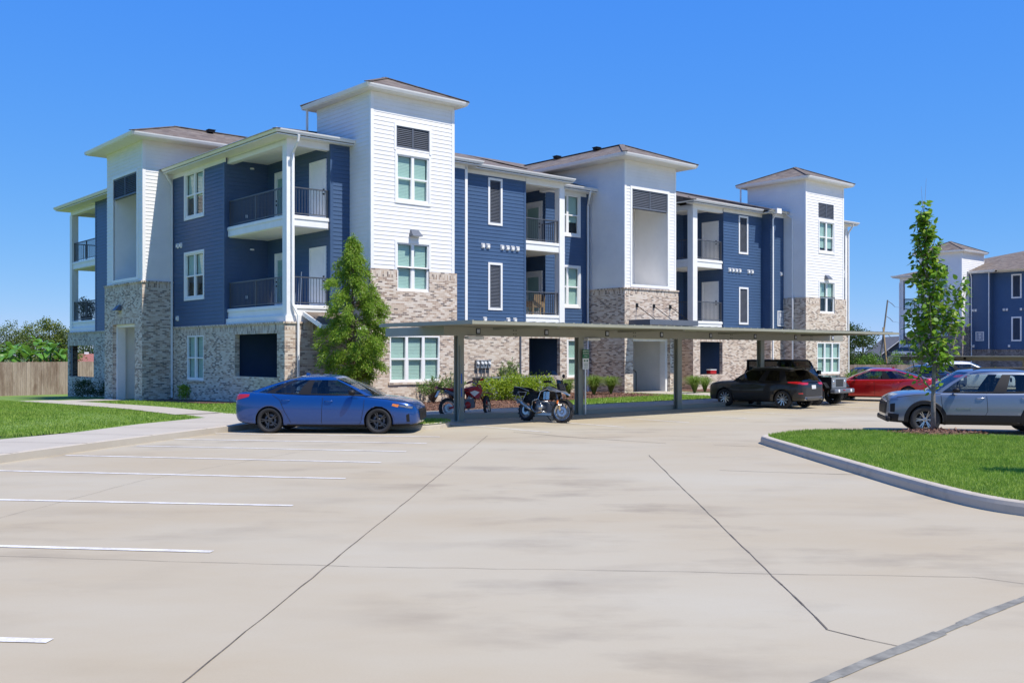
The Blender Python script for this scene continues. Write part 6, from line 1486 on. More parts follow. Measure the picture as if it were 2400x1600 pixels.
def smooth_path(P, k=6):
    out = []; n = len(P)
    for i in range(n - 1):
        p0, p1, p2, p3 = [Vector(P[min(max(j, 0), n - 1)]) for j in (i - 1, i, i + 1, i + 2)]
        for s in range(k):
            t = s / k; out.append(tuple(.5 * ((2 * p1) + (p2 - p0) * t + (2 * p0 - 5 * p1 + 4 * p2 - p3) * t * t + (3 * p1 - p0 - 3 * p2 + p3) * t ** 3)))
    out.append(tuple(P[-1])); return out
KERB = [(0, -.02), (.008, .10), (.03, .145), (.06, .158), (.17, .158), (.172, .0)]
def strip(name, a, b, w, z, mat):
    a, b = Vector(a), Vector(b); d = (b - a).normalized(); n = Vector((-d.y, d.x)) * w / 2; mb = MB()
    k = max(1, int((b - a).length / 2)); 
    for i in range(k):
        p = a + (b - a) * i / k; q = a + (b - a) * (i + 1) / k; mb.face([(*(p - n), z), (*(q - n), z), (*(q + n), z), (*(p + n), z)])
    o = mb.build(name, M[mat]); o['kind'] = 'structure'; return o
def crack(name, P, w, z, mat, jit=.03, seed=1):
    r = random.Random(seed); pts = []
    for a, b in zip(P, P[1:]):
        L = math.hypot(b[0] - a[0], b[1] - a[1]); k = max(1, int(L / .35))
        for i in range(k): t = i / k; pts.append((a[0] + (b[0] - a[0]) * t + r.uniform(-jit, jit), a[1] + (b[1] - a[1]) * t + r.uniform(-jit, jit)))
    pts.append(P[-1]); mb = MB()
    for a, b in zip(pts, pts[1:]):
        d = Vector((b[0] - a[0], b[1] - a[1])).normalized(); n = Vector((-d.y, d.x)) * w * r.uniform(.35, .65); mb.face([(a[0] - n.x, a[1] - n.y, z), (b[0] - n.x, b[1] - n.y, z), (b[0] + n.x, b[1] + n.y, z), (a[0] + n.x, a[1] + n.y, z)])
    o = mb.build(name, M[mat]); o['kind'] = 'structure'; return o
def drop(x, y):
    X, Y = tob(x, y); return -.8 * sstep(38, 60, X)
def lawnz(X, Y): return .147 - .40 * np.clip((Y - 1) / 22, 0, 1) ** 1.2 - .75 * np.clip((Y - 23) / 20, 0, 1)
def site():
    # ---- wide ground and paved lot
    mb = MB(); mb.face([(-700, -300, -.95), (700, -300, -.95), (700, 1200, -.95), (-700, 1200, -.95)]); o = mb.build('ground', M['field']); o['kind'] = 'structure'
    xs = [-16, -10, -4, 2, 8, 14, 20, 26, 32, 38, 44, 50, 56, 62, 68, 74, 80, 90, 110]; ys = [-40, -20, 0, 10, 20, 28, 36, 44, 50, 56, 62, 68, 74, 80, 86, 92, 100, 115]
    mb = MB(); mb.grid([[(x, y, drop(x, y)) for x in xs] for y in ys]); o = mb.build('parking_lot', M['lot']); o['kind'] = 'structure'
    W = lambda X, Y: tow(X, Y)
    # ---- walks
    curbL = [(-15.5, -2), (-9.6, 18.59), (-8.92, 21.23), (-7.66, 25.43), (-7.16, 26.9)]
    curbC = [W(-2.2, -7.55), W(.6, -8.05), W(3, -8.75), W(6, -9.2), W(12, -9.2), W(40, -9.2)]
    edge = [(-18.5, 2), (-11.4, 22.07), (-10.58, 24.05), (-10.12, 26.85), (-9.16, 29.62)]
    poly = curbL + [(-6.3, 28.3)] + smooth_path(curbC) + [W(40, -6.6), W(14, -6.6), W(8, -6.9), W(1.9, -6.4), W(-2.8, -5.0), W(-3.6, -3.6), W(-3.85, -2.2), W(-5.0, -3.0)] + edge[::-1]
    mb = MB(); mb.face([(x, y, .150) for x, y in poly]); mb.prism(poly, -.1, .150, top=False, bot=False); o = mb.build('sidewalk', M['walk']); o['kind'] = 'structure'
    mb = MB()
    for a, b in zip(range(-3, 15), range(-2, 16)): mb.face([(*W(-5.35, a), lawnz(-4.6, a) + .02), (*W(-3.85, a), lawnz(-4.6, a) + .02), (*W(-3.85, b), lawnz(-4.6, b) + .02), (*W(-5.35, b), lawnz(-4.6, b) + .02)])
    mb.face([(*W(-3.85, 11.5), lawnz(-4.6, 11.5) + .02), (*W(-1.4, 11.5), lawnz(-4.6, 11.5) + .02), (*W(-1.4, 14), lawnz(-4.6, 14) + .02), (*W(-3.85, 14), lawnz(-4.6, 14) + .02)])
    o = mb.build('path', M['walk']); o['kind'] = 'structure'
    mb = MB(); mb.face([(*W(18.6, -6.7), .153), (*W(21.2, -6.7), .153), (*W(21.2, 2.5), .17), (*W(18.6, 2.5), .17)]); o = mb.build('entrance_path', M['walk']); o['kind'] = 'structure'
    sweep('kerb', curbL, KERB, M['curb']); sweep('kerb', smooth_path([(-7.16, 26.9), (-6.3, 28.3)] + curbC), KERB, M['curb'])
    mb = MB()
    for t in range(1, 14):
        y = t * 2.1; a = interp([(p[1], p[0]) for p in curbL], y)[0]; b = interp([(p[1], p[0]) for p in edge], y + .5)[0]
        mb.face([(a + .0, y, .1605), (a, y + .02, .1605), (b, y + .52, .1545), (b, y + .5, .1545)])
    for X in np.arange(0, 34, 2.4): p, q = W(X, -9.1), W(X, -6.6); mb.face([(p[0], p[1], .1595), (p[0] + .02, p[1], .1595), (q[0] + .02, q[1], .1535), (q[0], q[1], .1535)])
    o = mb.build('walk_joint', M['joint']); o['kind'] = 'structure'
    # ---- lawns
    E2 = edge + [W(-5.3, -4.0), W(-5.35, -2), W(-5.4, 2), W(-5.4, 9.7), W(-5.4, 14.5), W(-5.4, 20), W(-5.4, 25), W(-5.4, 30), W(-5.4, 38), W(-5.4, 48)]; mb = MB(); rows = []
    for p in smooth_path(E2[:5], 3) + E2[5:]:
        X, Y = tob(*p); row = []
        for k in range(14): d = 60 * (k / 13) ** 1.8; x_, y_ = W(X - d, Y + d * .1); row.append((x_, y_, float(lawnz(X - d, Y + d * .1)) + (.03 * math.sin(d * .9 + Y * .3) * min(1, d / 2) if k else 0)))
        rows.append(row)
    mb.grid(rows); o = mb.build('lawn', M['turf'], smooth=True); o['kind'] = 'structure'; lawnpoly = [p for p in E2] 
    rows = [[(*W(X, Y), float(lawnz(X, Y))) for X in (-5.6, -2.5, -1.2, .5)] for Y in (-5.5, -4, -2, 0, 2, 4, 6, 8, 10, 12, 15, 20, 25, 30, 38, 48)]
    mb = MB(); mb.grid(rows); o = mb.build('lawn', M['turf'], smooth=True); o['kind'] = 'structure'
    rows = [[(*W(X, Y), .150) for X in (7.6, 10, 14, 18, 22, 26, 30, 36, 41)] for Y in (-6.9, -5, -3, -1, 1.0)]
    mb = MB(); mb.grid(rows); o = mb.build('lawn', M['turf'], smooth=True); o['kind'] = 'structure'
    mb = MB(); mb.grid([[(*W(X, Y), float(lawnz(X, Y)) - .01) for X in (.4, 10, 25, 45)] for Y in (25.6, 30, 38, 48)]); o = mb.build('lawn', M['turf']); o['kind'] = 'structure'
    # mulch beds
    bed = [W(-1.0, -5.3), W(1.9, -6.35), W(5.5, -6.75), W(8.4, -6.75), W(8.9, -4.6), W(12, -3.6), W(17.9, -3.4), W(17.9, 1.9), W(2.7, 1.0), W(-.9, .4)]
    mb = MB(); mb.face([(x, y, .157) for x, y in bed]); o = mb.build('mulch_bed', M['mulch']); o['kind'] = 'structure'
    bed2 = [W(21.9, -3.2), W(31, -2.6), W(38, -3), W(38, .5), W(21.9, 1.5)]; mb = MB(); mb.face([(x, y, .157) for x, y in bed2]); o = mb.build('mulch_bed', M['mulch']); o['kind'] = 'structure'
    bed3 = [W(-1.6, 3.6), W(-.9, 2.8), W(.2, 3), W(.2, 10.4), W(-1.6, 10.2)]; mb = MB(); mb.face([(*p, float(lawnz(*tob(*p))) + .03) for p in bed3]); o = mb.build('mulch_bed', M['mulch']); o['kind'] = 'structure'
    chips('bark_mulch', 'reddish bark chips scattered over the planting bed beside the condensers', inpoly(bed), (-10, 14, 28, 50), lambda x, y: np.full(x.shape, .16), 14000, .075)
    # ---- kerbed nose by the blue car
    nose = smooth_path([(-6.2, 27.75), (-4.4, 27.2), (-2.9, 26.75), (-2.25, 26.85), (-1.85, 27.5), (-1.75, 28.15), (-2.0, 28.75), (-2.7, 29.0), (-4.4, 28.85), (-6.2, 28.3)])
    sweep('kerb', nose, KERB, M['curb'], closed=True); mb = MB(); mb.face([(x, y, .146) for x, y in nose]); o = mb.build('lawn', M['turf']); o['kind'] = 'structure'
    blades('lawn_grass', 'short dry grass on the small kerbed nose beside the blue sedan', inpoly(nose), (-6.2, -1.7, 26.7, 29.1), lambda x, y: np.full(x.shape, .145), 5000, .06, .02, 5)
    # ---- island in front of the grey SUV
    isl = smooth_path([(30, 11.0), (14, 9.9), (9.0, 10.9), (7.2, 11.7), (6.47, 12.53), (6.14, 13.36), (5.97, 15), (5.88, 16.98), (5.78, 19.5), (5.68, 22.2), (5.76, 22.9), (6.2, 23.5), (7.1, 24.1), (8.0, 24.05), (8.95, 23.55), (11.3, 22.0), (16, 19.6), (30, 15)])[::-1]
    sweep('kerb', isl, [(q[0], q[1] * 1.1) for q in KERB], M['curb'], closed=True); 
    dome = lambda x, y: .165 + .05 * np.clip((x - 5.9) / 2.5, 0, 1)
    inner = inpoly([(x + (.16 if x < 7 else 0), y) for x, y in isl])
    mb = MB(); c = (11, 17); rows = [[(c[0] + (x - c[0]) * s, c[1] + (y - c[1]) * s, float(dome(c[0] + (x - c[0]) * s, 0)) - (.02 if s > .95 else 0)) for x, y in isl] for s in (.985, .95, .8, .5, .02)]
    mb.grid(rows, closed=True); o = mb.build('lawn', M['turf'], smooth=True); o['kind'] = 'structure'
    blades('lawn_grass', 'dense bright green turf on the kerbed island by the young tree', lambda x, y: inner(x, y), (5.9, 13.2, 10, 24.1), lambda x, y: dome(x, y) - .01, 150000, .062, .016, 6)
    lp = inpoly([(-9.3, 29.55), (-10.2, 26.8), (-10.7, 24), (-11.5, 22.05), (-14.5, 14), (-26, 22), (-31, 40), (-34, 64), W(-5.45, 22), W(-5.45, -3)])
    blades('lawn_grass', 'wide mown green lawn beside the pavement before the wooden fence', lp, (-34, -8, 14, 64), lambda x, y: lawnz(-(( x - PB[0]) * 0) + (x - PB[0]) * CB + (y - PB[1]) * SB, -(x - PB[0]) * SB + (y - PB[1]) * CB) - .005, 150000, .07, .028, 8)
    lp = inpoly([W(-3.8, -3.8), W(-.2, -5.2), W(-.2, 2.6), W(-1.7, 3.4), W(-1.7, 10), W(-3.8, 10.4)])
    blades('lawn_grass', 'strip of mown grass between the path and the building end wall', lp, (-24, -2, 30, 50), lambda x, y: lawnz((x - PB[0]) * CB + (y - PB[1]) * SB, -(x - PB[0]) * SB + (y - PB[1]) * CB) - .005, 26000, .07, .03, 9)
    lp = inpoly([W(8.7, -6.75), W(18.5, -6.65), W(18.5, -3.4), W(12, -3.7), W(9.2, -4.7)])
    blades('lawn_grass', 'lit patch of lawn behind the carport pavement', lp, (-2, 14, 30, 48), lambda x, y: np.full(x.shape, .148), 14000, .07, .035, 10)
    # mulch ring under the young tree
    mb = MB(); rows = [[(9.82 + r * 1.15 * math.cos(t) * (1 + .12 * math.sin(3 * t)), 22.95 + r * .8 * math.sin(t), .185 + h) for t in [6.283 * i / 28 for i in range(28)]] for r, h in ((1.0, .0), (.8, .055), (.4, .10), (.02, .11))]; mb.grid(rows, closed=True); o = mb.build('mulch_ring', M['mulch']); o['kind'] = 'structure'
    chips('bark_mulch', 'brown bark chips heaped round the young tree trunk', inpoly([(p[0], p[1]) for p in rows[0]]), (8.4, 11.2, 21.8, 24.2), lambda x, y: .19 + .11 * np.clip(1 - np.hypot((x - 9.82) / 1.15, (y - 22.95) / .8), 0, 1), 1500, .09, 7)
    # ---- painted bays and joints
    k = 1.0204
    for a, b in (((-120, 1078), (793, 1099)), ((150, 1045.5), (875, 1062)), ((312, 1023.7), (933, 1037)), ((400, 1008.5), (980, 1018)), ((470, 995), (1010, 1003)), ((-330, 1141), (672, 1161)), ((-500, 1241), (487, 1267)), ((-800, 1448), (115, 1472))): strip('parking_line', gp(a[0] * k, a[1] * k), gp(b[0] * k, b[1] * k), .105, .006, 'line')
    for i in range(9):
        X = .08 + 2.85 * i; strip('parking_line', W(X, -9.25), W(X + .0, -14.2), .10, .006, 'line')
    J = lambda L: [gp(x * k, y * k) for x, y in L]
    crack('pavement_joint', J([(380, 1600), (1120, 1000)]) , .012, .004, 'joint', .006, 1)
    crack('pavement_joint', J([(1490, 1045), (1900, 1445)]), .014, .004, 'joint', .008, 2); crack('pavement_joint', J([(1900, 1445), (1990, 1468), (2070, 1485)]), .011, .004, 'joint', .02, 3)
    crack('pavement_joint', J([(1850, 1580), (2380, 1362)]), .085, .0045, 'tar', .008, 4)
    crack('pavement_joint', J([(-20, 1277), (800, 1300), (2230, 1325)]), .006, .004, 'joint', .02, 5); crack('pavement_joint', J([(2230, 1325), (2380, 1344)]), .007, .004, 'joint', .02, 6)
    crack('pavement_joint', J([(1180, 992), (1330, 1005), (1530, 1018)]), .03, .004, 'joint', .02, 7); crack('pavement_joint', J([(1655, 1080), (2000, 1091)]), .02, .004, 'joint', .03, 8); crack('pavement_joint', J([(1640, 1022), (1755, 1026)]), .02, .004, 'joint', .02, 12)
    crack('pavement_joint', J([(-20, 1195), (330, 1102), (700, 1035)]), .005, .004, 'joint', .02, 9)
    # ---- fences
    def fence(name, a, b, h, z, label, n0=0):
        L = math.hypot(b[0] - a[0], b[1] - a[1]); E = empty(name, (a[0], a[1], z), math.atan2(b[1] - a[1], b[0] - a[0]), label, 'fence'); mb = MB(); r = random.Random(n0 + 3); n = int(L / .14)
        for i in range(n): t = r.uniform(-.012, .012); mb.box(i * .14 + .004, i * .14 + .136, t, t + .018, .03, h + r.uniform(-.02, .02))
        mb.build('boards', M['boards'], E); mb = MB()
        for zz in (.35, h - .35): mb.box(0, L, .035, .075, zz - .045, zz + .045)
        mb.build('rail', M['boards'], E)
        for x in np.arange(.1, L, 2.4): mb = MB(); mb.box(x - .045, x + .045, .08, .17, 0, h - .05); mb.build('fence_post', M['boards'], E)
    fence('wooden_fence', (-40, 64), (-20, 92), 2.44, -.97, 'weathered brown plank fence on the lawn edge below the banana plants')
    fence('wooden_fence', (20, 81.5), (36, 79.5), 1.84, -.66, 'pale plank fence beyond the red sedan, under the green vines', 5)
def condenser(X, Y, label):
    w = tow(X, Y); E = empty('air_conditioner', (w[0], w[1], .155), PSI, label, 'air conditioner', 'condensers in a row along the brick wall')
    mb = MB(); h = .39
    for x in (-h, h):
        for y in (-h, h): mb.box(x - .035, x + .035, y - .035, y + .035, .08, .86)
    mb.box(-.43, .43, -.43, .43, .86, .92); mb.box(-.43, .43, -.43, .43, .0, .08); mb.build('cabinet', M['acgrey'], E)
    s = MB()
    for i in range(12):
        z = .12 + i * .061
        for o in 'SNWE':
            p = [PT(o, 0, -.36, .395, z), PT(o, 0, .36, .395, z), PT(o, 0, .36, .365, z + .05), PT(o, 0, -.36, .365, z + .05)]; s.face(p)
    s.build('louvres', M['acgrey'], E); c = MB(); c.box(-.34, .34, -.34, .34, .08, .85); c.build('coil', M['dark'], E)
    f = MB(); f.lathe([(.0, .93), (.30, .93), (.33, .921)], 24, 'z'); f.build('fan_guard', M['black'], E)
    b = MB(); b.box(-.10, .10, -.402, -.396, .64, .74); b.build('badge', M['red'], E); return E
def patio_chair(X, Y, z, rz, label):
    w = tow(X, Y); E = empty('patio_chair', (w[0], w[1], z), PSI + rz, label, 'chair', 'woven chairs on the balcony')
    mb = MB(); mb.box(-.27, .27, -.25, .27, .38, .44); mb.build('seat', M['wicker'], E)
    mb = MB(); mb.bar((0, .25, .42), (0, .34, .95), .54, .03, up=(0, 1, 0)); mb.build('backrest', M['wicker'], E)
    for x in (-.28, .28):
        mb = MB(); mb.box(x - .02, x + .02, -.26, .28, .60, .64); mb.box(x - .012, x + .012, -.22, .25, .40, .60); mb.build('armrest', M['wicker'], E)
        for y in (-.25, .27): l = MB(); l.box(x - .02, x + .02, y - .02, y + .02, 0, .62); l.build('leg', M['tanwood'], E)
def flower_pot(X, Y, z, label, h, wide):
    w = tow(X, Y); E = empty('potted_plant', (w[0], w[1], z), 0, label, 'potted plant', 'pots on the far balcony'); mb = MB(); mb.lathe([(0, 0), (.13, 0), (.19, .28), (.17, .28), (.16, .25), (0, .25)], 16, 'z'); mb.build('pot', M['pot'], E)
    n = 500; d = sphere_dirs(n); A = d * [wide, wide, h * .5] * RNG.uniform(.3, 1, (n, 1)) + [0, 0, .3 + h * .45]; V, F = leafset(A, unit(d + RNG.normal(size=d.shape) * .6), .13, .05); np_mesh('foliage', V, F, M['darkshrub' if h > .7 else 'oleander'], E)
def toolbox(X, Y, z):
    w = tow(X, Y); E = empty('cool_box', (w[0], w[1], z), PSI, 'small red cool box sitting on the brick ledge of the far patio', 'cool box'); mb = MB(); mb.box(-.26, .26, -.14, .14, 0, .20); mb.build('box', M['red'], E, bevel=.02); mb = MB(); mb.box(-.27, .27, -.15, .15, .205, .25); mb.build('lid', M['signwhite'], E, bevel=.015); mb = MB(); mb.tube([(-.2, 0, .24), (-.18, 0, .34), (.18, 0, .34), (.2, 0, .24)], .012, 6); mb.build('handle', M['black'], E)
def house_far():
    p = at(2120, 104); E = empty('house', (p[0], p[1], -.8), -.12, 'grey gabled house beyond the pale plank fence, partly hidden by the far building', 'house')
    mb = MB(); h = 2.9; w = 2.3; L = 12
    mb.box(-w, w + L, 0, 8, 0, h); mb.face([(-w, -.0, h), (w, -.0, h), (0, -.0, h + 1.75)]); mb.build('wall', M['greysiding'], E)
    mb = MB(); e = .3
    mb.face([(-w - e, -.3, h - .2), (0, -.3, h + 1.85), (0, 8.2, h + 1.85), (-w - e, 8.2, h - .2)]); mb.face([(w + e, -.3, h - .2), (0, -.3, h + 1.85), (0, 8.2, h + 1.85), (w + e, 8.2, h - .2)][::-1]); mb.face([(0, 1.2, h + 1.8), (w + L, 1.2, h + 1.8), (w + L, -.4, h - .1), (.5, -.4, h - .1)]); ro = mb.build('roof', M['greyroof'], E)
    t = MB(); t.bar((-w - e, -.32, h - .25), (0, -.32, h + 1.8), .06, .16, up=(0, 1, 0)); t.bar((w + e, -.32, h - .25), (0, -.32, h + 1.8), .06, .16, up=(0, 1, 0)); t.build('gable_trim', M['white'], ro)
    wd = MB(); wd.box(-.9, -.25, -.05, -.02, 1.1, 2.3); wo = wd.build('window', M['white'], E); g = MB(); g.box(-.82, -.33, -.06, -.055, 1.18, 2.22); g.build('pane', M['dark'], wo)
def house_red():
    p = at(195, 102); E = empty('house', (p[0], p[1], -.9), .15, 'low house with a red shingle hip roof behind the weathered fence', 'house')
    mb = MB(); mb.box(-6, 4.5, 0, 8, 0, 2.0); mb.build('wall', M['greysiding'], E)
    mb = MB(); a, b, c, d = (-6.5, -.5, 1.9), (5, -.5, 1.9), (5, 8.5, 1.9), (-6.5, 8.5, 1.9); r0, r1 = (-1.6, 4, 2.96), (1.2, 4, 2.96); mb.face([a, b, r1, r0]); mb.face([c, d, r0, r1]); mb.face([d, a, r0]); mb.face([b, c, r1]); ro = mb.build('roof', M['redroof'], E); v = MB(); v.box(-.9, -.5, 3.8, 4.1, 2.9, 3.15); v.build('roof_vent', M['signwhite'], ro)
def utility_pole():
    d = 84; x0, x1 = at(2054, d)[0], at(2080.5, d)[0]; zt = HC + (829 - 703) / F_ * d; E = empty('utility_pole', (x0, d, -.8), 0, 'tall leaning wooden utility pole with insulators and sagging wires', 'utility pole')
    T = Vector((x1 - x0, .0, zt + .8)); mb = MB(); mb.tube([(0, 0, -.3), tuple(T)], [.09, .06], 10); mb.build('pole', M['pole'], E)
    for t in (.99, .82, .64, .47):
        p = T * t; mb = MB(); mb.tube([tuple(p), (p.x + .35, p.y, p.z - .22), (p.x + .62, p.y, p.z - .5)], [.02, .03, .02], 6); ins = mb.build('insulator', M['slate'], E)
        c = MB(); pts = [(p.x + .6 + k * 2.2, p.y + k * 1.2, p.z - .5 - .9 * math.sin(math.pi * k / 16) - k * .02) for k in range(9)]; c.tube(pts, .010, 4); c.build('wire', M['slate'], ins)
    bx0, bx1 = at(2080, d)[0], at(2069.5, d)[0]; zb = HC + (829 - 767) / F_ * d; E2 = empty('brace_pole', (bx0, d - .3, -.8), 0, 'shorter pale wooden brace pole propping the leaning utility pole', 'utility pole'); mb = MB(); mb.tube([(0, 0, -.2), (bx1 - bx0, .25, zb + .8)], [.085, .07], 10); mb.build('pole', M['tanwood'], E2)
    p = at(2022, 120); E3 = empty('utility_pole', (p[0], p[1], -1), 0, 'distant thin upright pole above the dark oak', 'utility pole'); mb = MB(); mb.tube([(0, 0, 0), (0, 0, 5.1)], [.1, .08], 8); mb.build('pole', M['pole'], E3)
def plants():
    W = tow
    cypress((*W(1.5, -2.25), .14))
    yt = (9.817, 23.1, .20); young_tree(yt, 'slender young tree with round leaves in a mulch ring on the lawn island', 3)
    young_tree((10.35, 13.9, .2), 'second slender young tree on the same island, outside the view, casting shade on the turf', 11)
    # shrubs along the end wall
    def ball(px, py, z, r, h, n, label, mat='darkshrub', group='shrubs along the end wall'):
        p = gp(px, py, z); return blob_tree('round_shrub', label, (*p, z), [(0, 0, h * .5, r, r, h * .5)], n, .07, mat, (.15, .02), 'shrub', group)
    ball(379, 927, .12, .44, .62, 2400, 'dark rounded shrub by the downspout, on its tower side')
    ball(425, 928, .14, .46, .66, 2400, 'dark rounded shrub under the ground floor window of the end wall')
    ball(440, 931, .15, .38, .52, 1500, 'lime green low shrub beside the dark one under the end wall window', 'limeshrub')
    b = gp(212, 926, -.05); blob_tree('round_shrub', 'pair of dark clipped shrubs at the foot of the tower by the open patio', (*b, -.05), [(-.35, 0, .35, .48, .45, .38), (.45, .1, .33, .42, .4, .36)], 3000, .07, 'darkshrub', (.15, .02), 'shrub', 'shrubs along the end wall')
    # bed in front of the brick wall
    z = .155
    def os(px, py, h, r, stems, lab, mat='oleander'): p = gp(px, py, z); return stem_shrub('leafy_shrub', lab, (*p, z), h, r, stems, 26, .12, .028, mat, 'leafy shrubs in the planting bed')
    os(962, 942, .88, .52, 34, 'pale green upright shrub just beyond the nose of the blue sedan'); os(1015, 944, 1.05, .74, 56, 'broad leafy shrub under the triple window, next to the pale upright one'); os(1058, 940, 1.25, .62, 50, 'tall wispy shrub behind the first carport post')
    p = W(10.9, .05); stem_shrub('tall_shrub', 'tall slim green shrub against the brick wall above the condensers', (*p, z), 1.75, .5, 44, 26, .12, .035, 'oleander', None)
    p = gp(1212, 937, z); blob_tree('lime_shrub', 'low spreading lime yellow shrub in front of the condensers', (*p, z), [(-.9, .1, .42, .75, .55, .42), (0, 0, .5, .85, .6, .46), (.95, .2, .52, .75, .6, .46)], 9000, .075, 'limeshrub', (.15, .02), 'shrub')
    for px, py, h, r, n, lab in ((1330, 932, .95, .7, 420, 'arching grass clump behind the touring motorcycle'), (1392, 925, 1.05, .85, 620, 'large arching grass clump by the second carport post'), (1432, 923, 1.0, .75, 520, 'arching grass clump against the shaded brick of the breezeway tower'), (1628, 921, 1.0, .85, 560, 'arching grass clump between the third carport post and the black SUV'), (1652, 918, .9, .7, 420, 'arching grass clump nearest the bonnet of the black SUV')):
        p = gp(px, py, z); grass_plant('ornamental_grass', lab, (*p, z), h, r, n, 'ornamental grasses in the beds')
    p = W(36.5, -1.9); stem_shrub('leafy_shrub', 'leafy shrub at the foot of the last tower, above the jeep bonnet', (*p, z), 1.0, .8, 40, 26, .12, .035, 'vineleaf', 'leafy shrubs in the planting bed')
    p = W(38.4, -2.3); stem_shrub('leafy_shrub', 'low hedge shrub over the roof of the red sedan front', (*p, z), .95, .9, 40, 26, .12, .035, 'vineleaf', 'leafy shrubs in the planting bed')
    # ---- beyond the fence
    for i, (px, d, h) in enumerate(((8, 77, 2.6), (45, 78, 3.3), (72, 76, 2.9), (95, 78, 3.7), (118, 77, 3.1), (140, 79, 2.8), (28, 80, 3.3), (-25, 77, 3.0))):
        p = at(px, d); banana_plant(('broad leaved banana plant behind the fence, %s' % ('nearest the building corner', 'tallest of the clump', 'in the thick of the clump')[(2, 2, 2, 1, 2, 0, 2, 2)[i]]), (*p, -.9), h, i + 2, 'banana plants behind the fence')
    def bt(px, d, top, blobs, n, size, mat, label, name='background_tree', trunk=(2.5, .25)):
        p = at(px, d); return blob_tree(name, label, (*p, -.8), blobs, n, size, mat, trunk, 'tree')
    bt(30, 96, 0, [(0, 0, 3.4, 1.5, 1.3, 1.3), (-.3, 0, 4.6, .9, .9, 1.3), (.9, 0, 3.6, .9, .9, 1.1), (-1.6, 0, 3, .9, .9, 1.1)], 5200, .16, 'conifer', 'pointed olive green conifer behind the bananas, the one further from the building', 'conifer_tree')
    bt(65, 99, 0, [(0, 0, 3.6, 1.0, 1.0, 1.5), (.0, 0, 4.9, .6, .6, .9), (.8, 0, 3.0, .8, .8, 1.1)], 3600, .16, 'conifer', 'narrow pointed conifer behind the middle of the banana clump', 'conifer_tree')
    bt(122, 90, 0, [(-.2, 0, 4.5, 1.2, 1.1, .8), (.6, 0, 3.7, 1.1, 1.2, 1.0), (-1.5, 0, 5.15, .95, .5, .35), (-.3, 0, 5.45, 1.2, .6, .42), (1.0, 0, 4.6, .9, .7, .55), (0, 0, 2.7, 1.6, 1.2, 1.0), (1.7, 0, 2.8, .9, .8, 1.1)], 7500, .17, 'yellowtree', 'spreading olive green tree whose flat top reaches above the bananas', 'broadleaf_tree')
    bt(205, 118, 0, [(-1.5, 0, 3.2, 2.2, 1.5, 1.3), (1.5, 0, 3.3, 2.2, 1.5, 1.2)], 4000, .2, 'oakleaf', 'dark green tree above the red roof, seen through the open patio', 'broadleaf_tree')
    bt(1990, 88, 0, [(-.6, 0, 4.7, 1.5, 1.2, .8), (.6, 0, 4.2, 1.5, 1.2, .6), (-1.2, 0, 5.4, .9, .9, .6), (1.5, 0, 3.85, .9, .8, .35), (-.8, 0, 3.4, 1.3, 1, .8)], 6500, .17, 'oakleaf', 'dark oak crown standing clear of the carport roof end', 'broadleaf_tree')
    bt(2000, 84, 0, [(-.5, 0, 1.7, 1.6, 1.2, 1.4), (.7, 0, 1.9, 1.1, 1.0, 1.1), (-1.3, 0, 2.4, 1.0, .9, 1.0)], 6500, .16, 'darkshrub', 'dark rounded tree below the oak, beside the last tower', 'broadleaf_tree', (1.2, .2))
    bt(2050, 83, 0, [(-1.2, 0, 1.5, .9, .7, .9), (-.2, 0, 1.8, .8, .7, .95), (.7, 0, 1.4, .9, .7, .8), (1.6, 0, 1.1, .8, .6, .6)], 6500, .15, 'vineleaf', 'bright green vine covered bushes over the pale fence', 'vine_bush', (.6, .1))
    bt(2068, 112, 0, [(-1, 0, 2.3, 2, 1, 1.2), (1.5, 0, 2.4, 1.6, 1, 1.0)], 2600, .2, 'oakleaf', 'far line of dark foliage between the leaning pole and the grey house', 'broadleaf_tree')
    bt(2104, 88, 0, [(0, 0, 1.6, .45, .4, 1.5)], 1500, .13, 'vineleaf', 'slim green bush against the far building corner', 'vine_bush', (.6, .06))
    for px, d in ((2262, 74), (2290, 73), (2318, 72), (2240, 75)):
        p = at(px, d); blob_tree('round_shrub', 'clipped green shrub in the hedge below the far building', (*p, -.7), [(0, 0, .75, .75, .6, .7)], 1300, .11, 'vineleaf', (.2, .03), 'shrub', 'hedge below the far building')
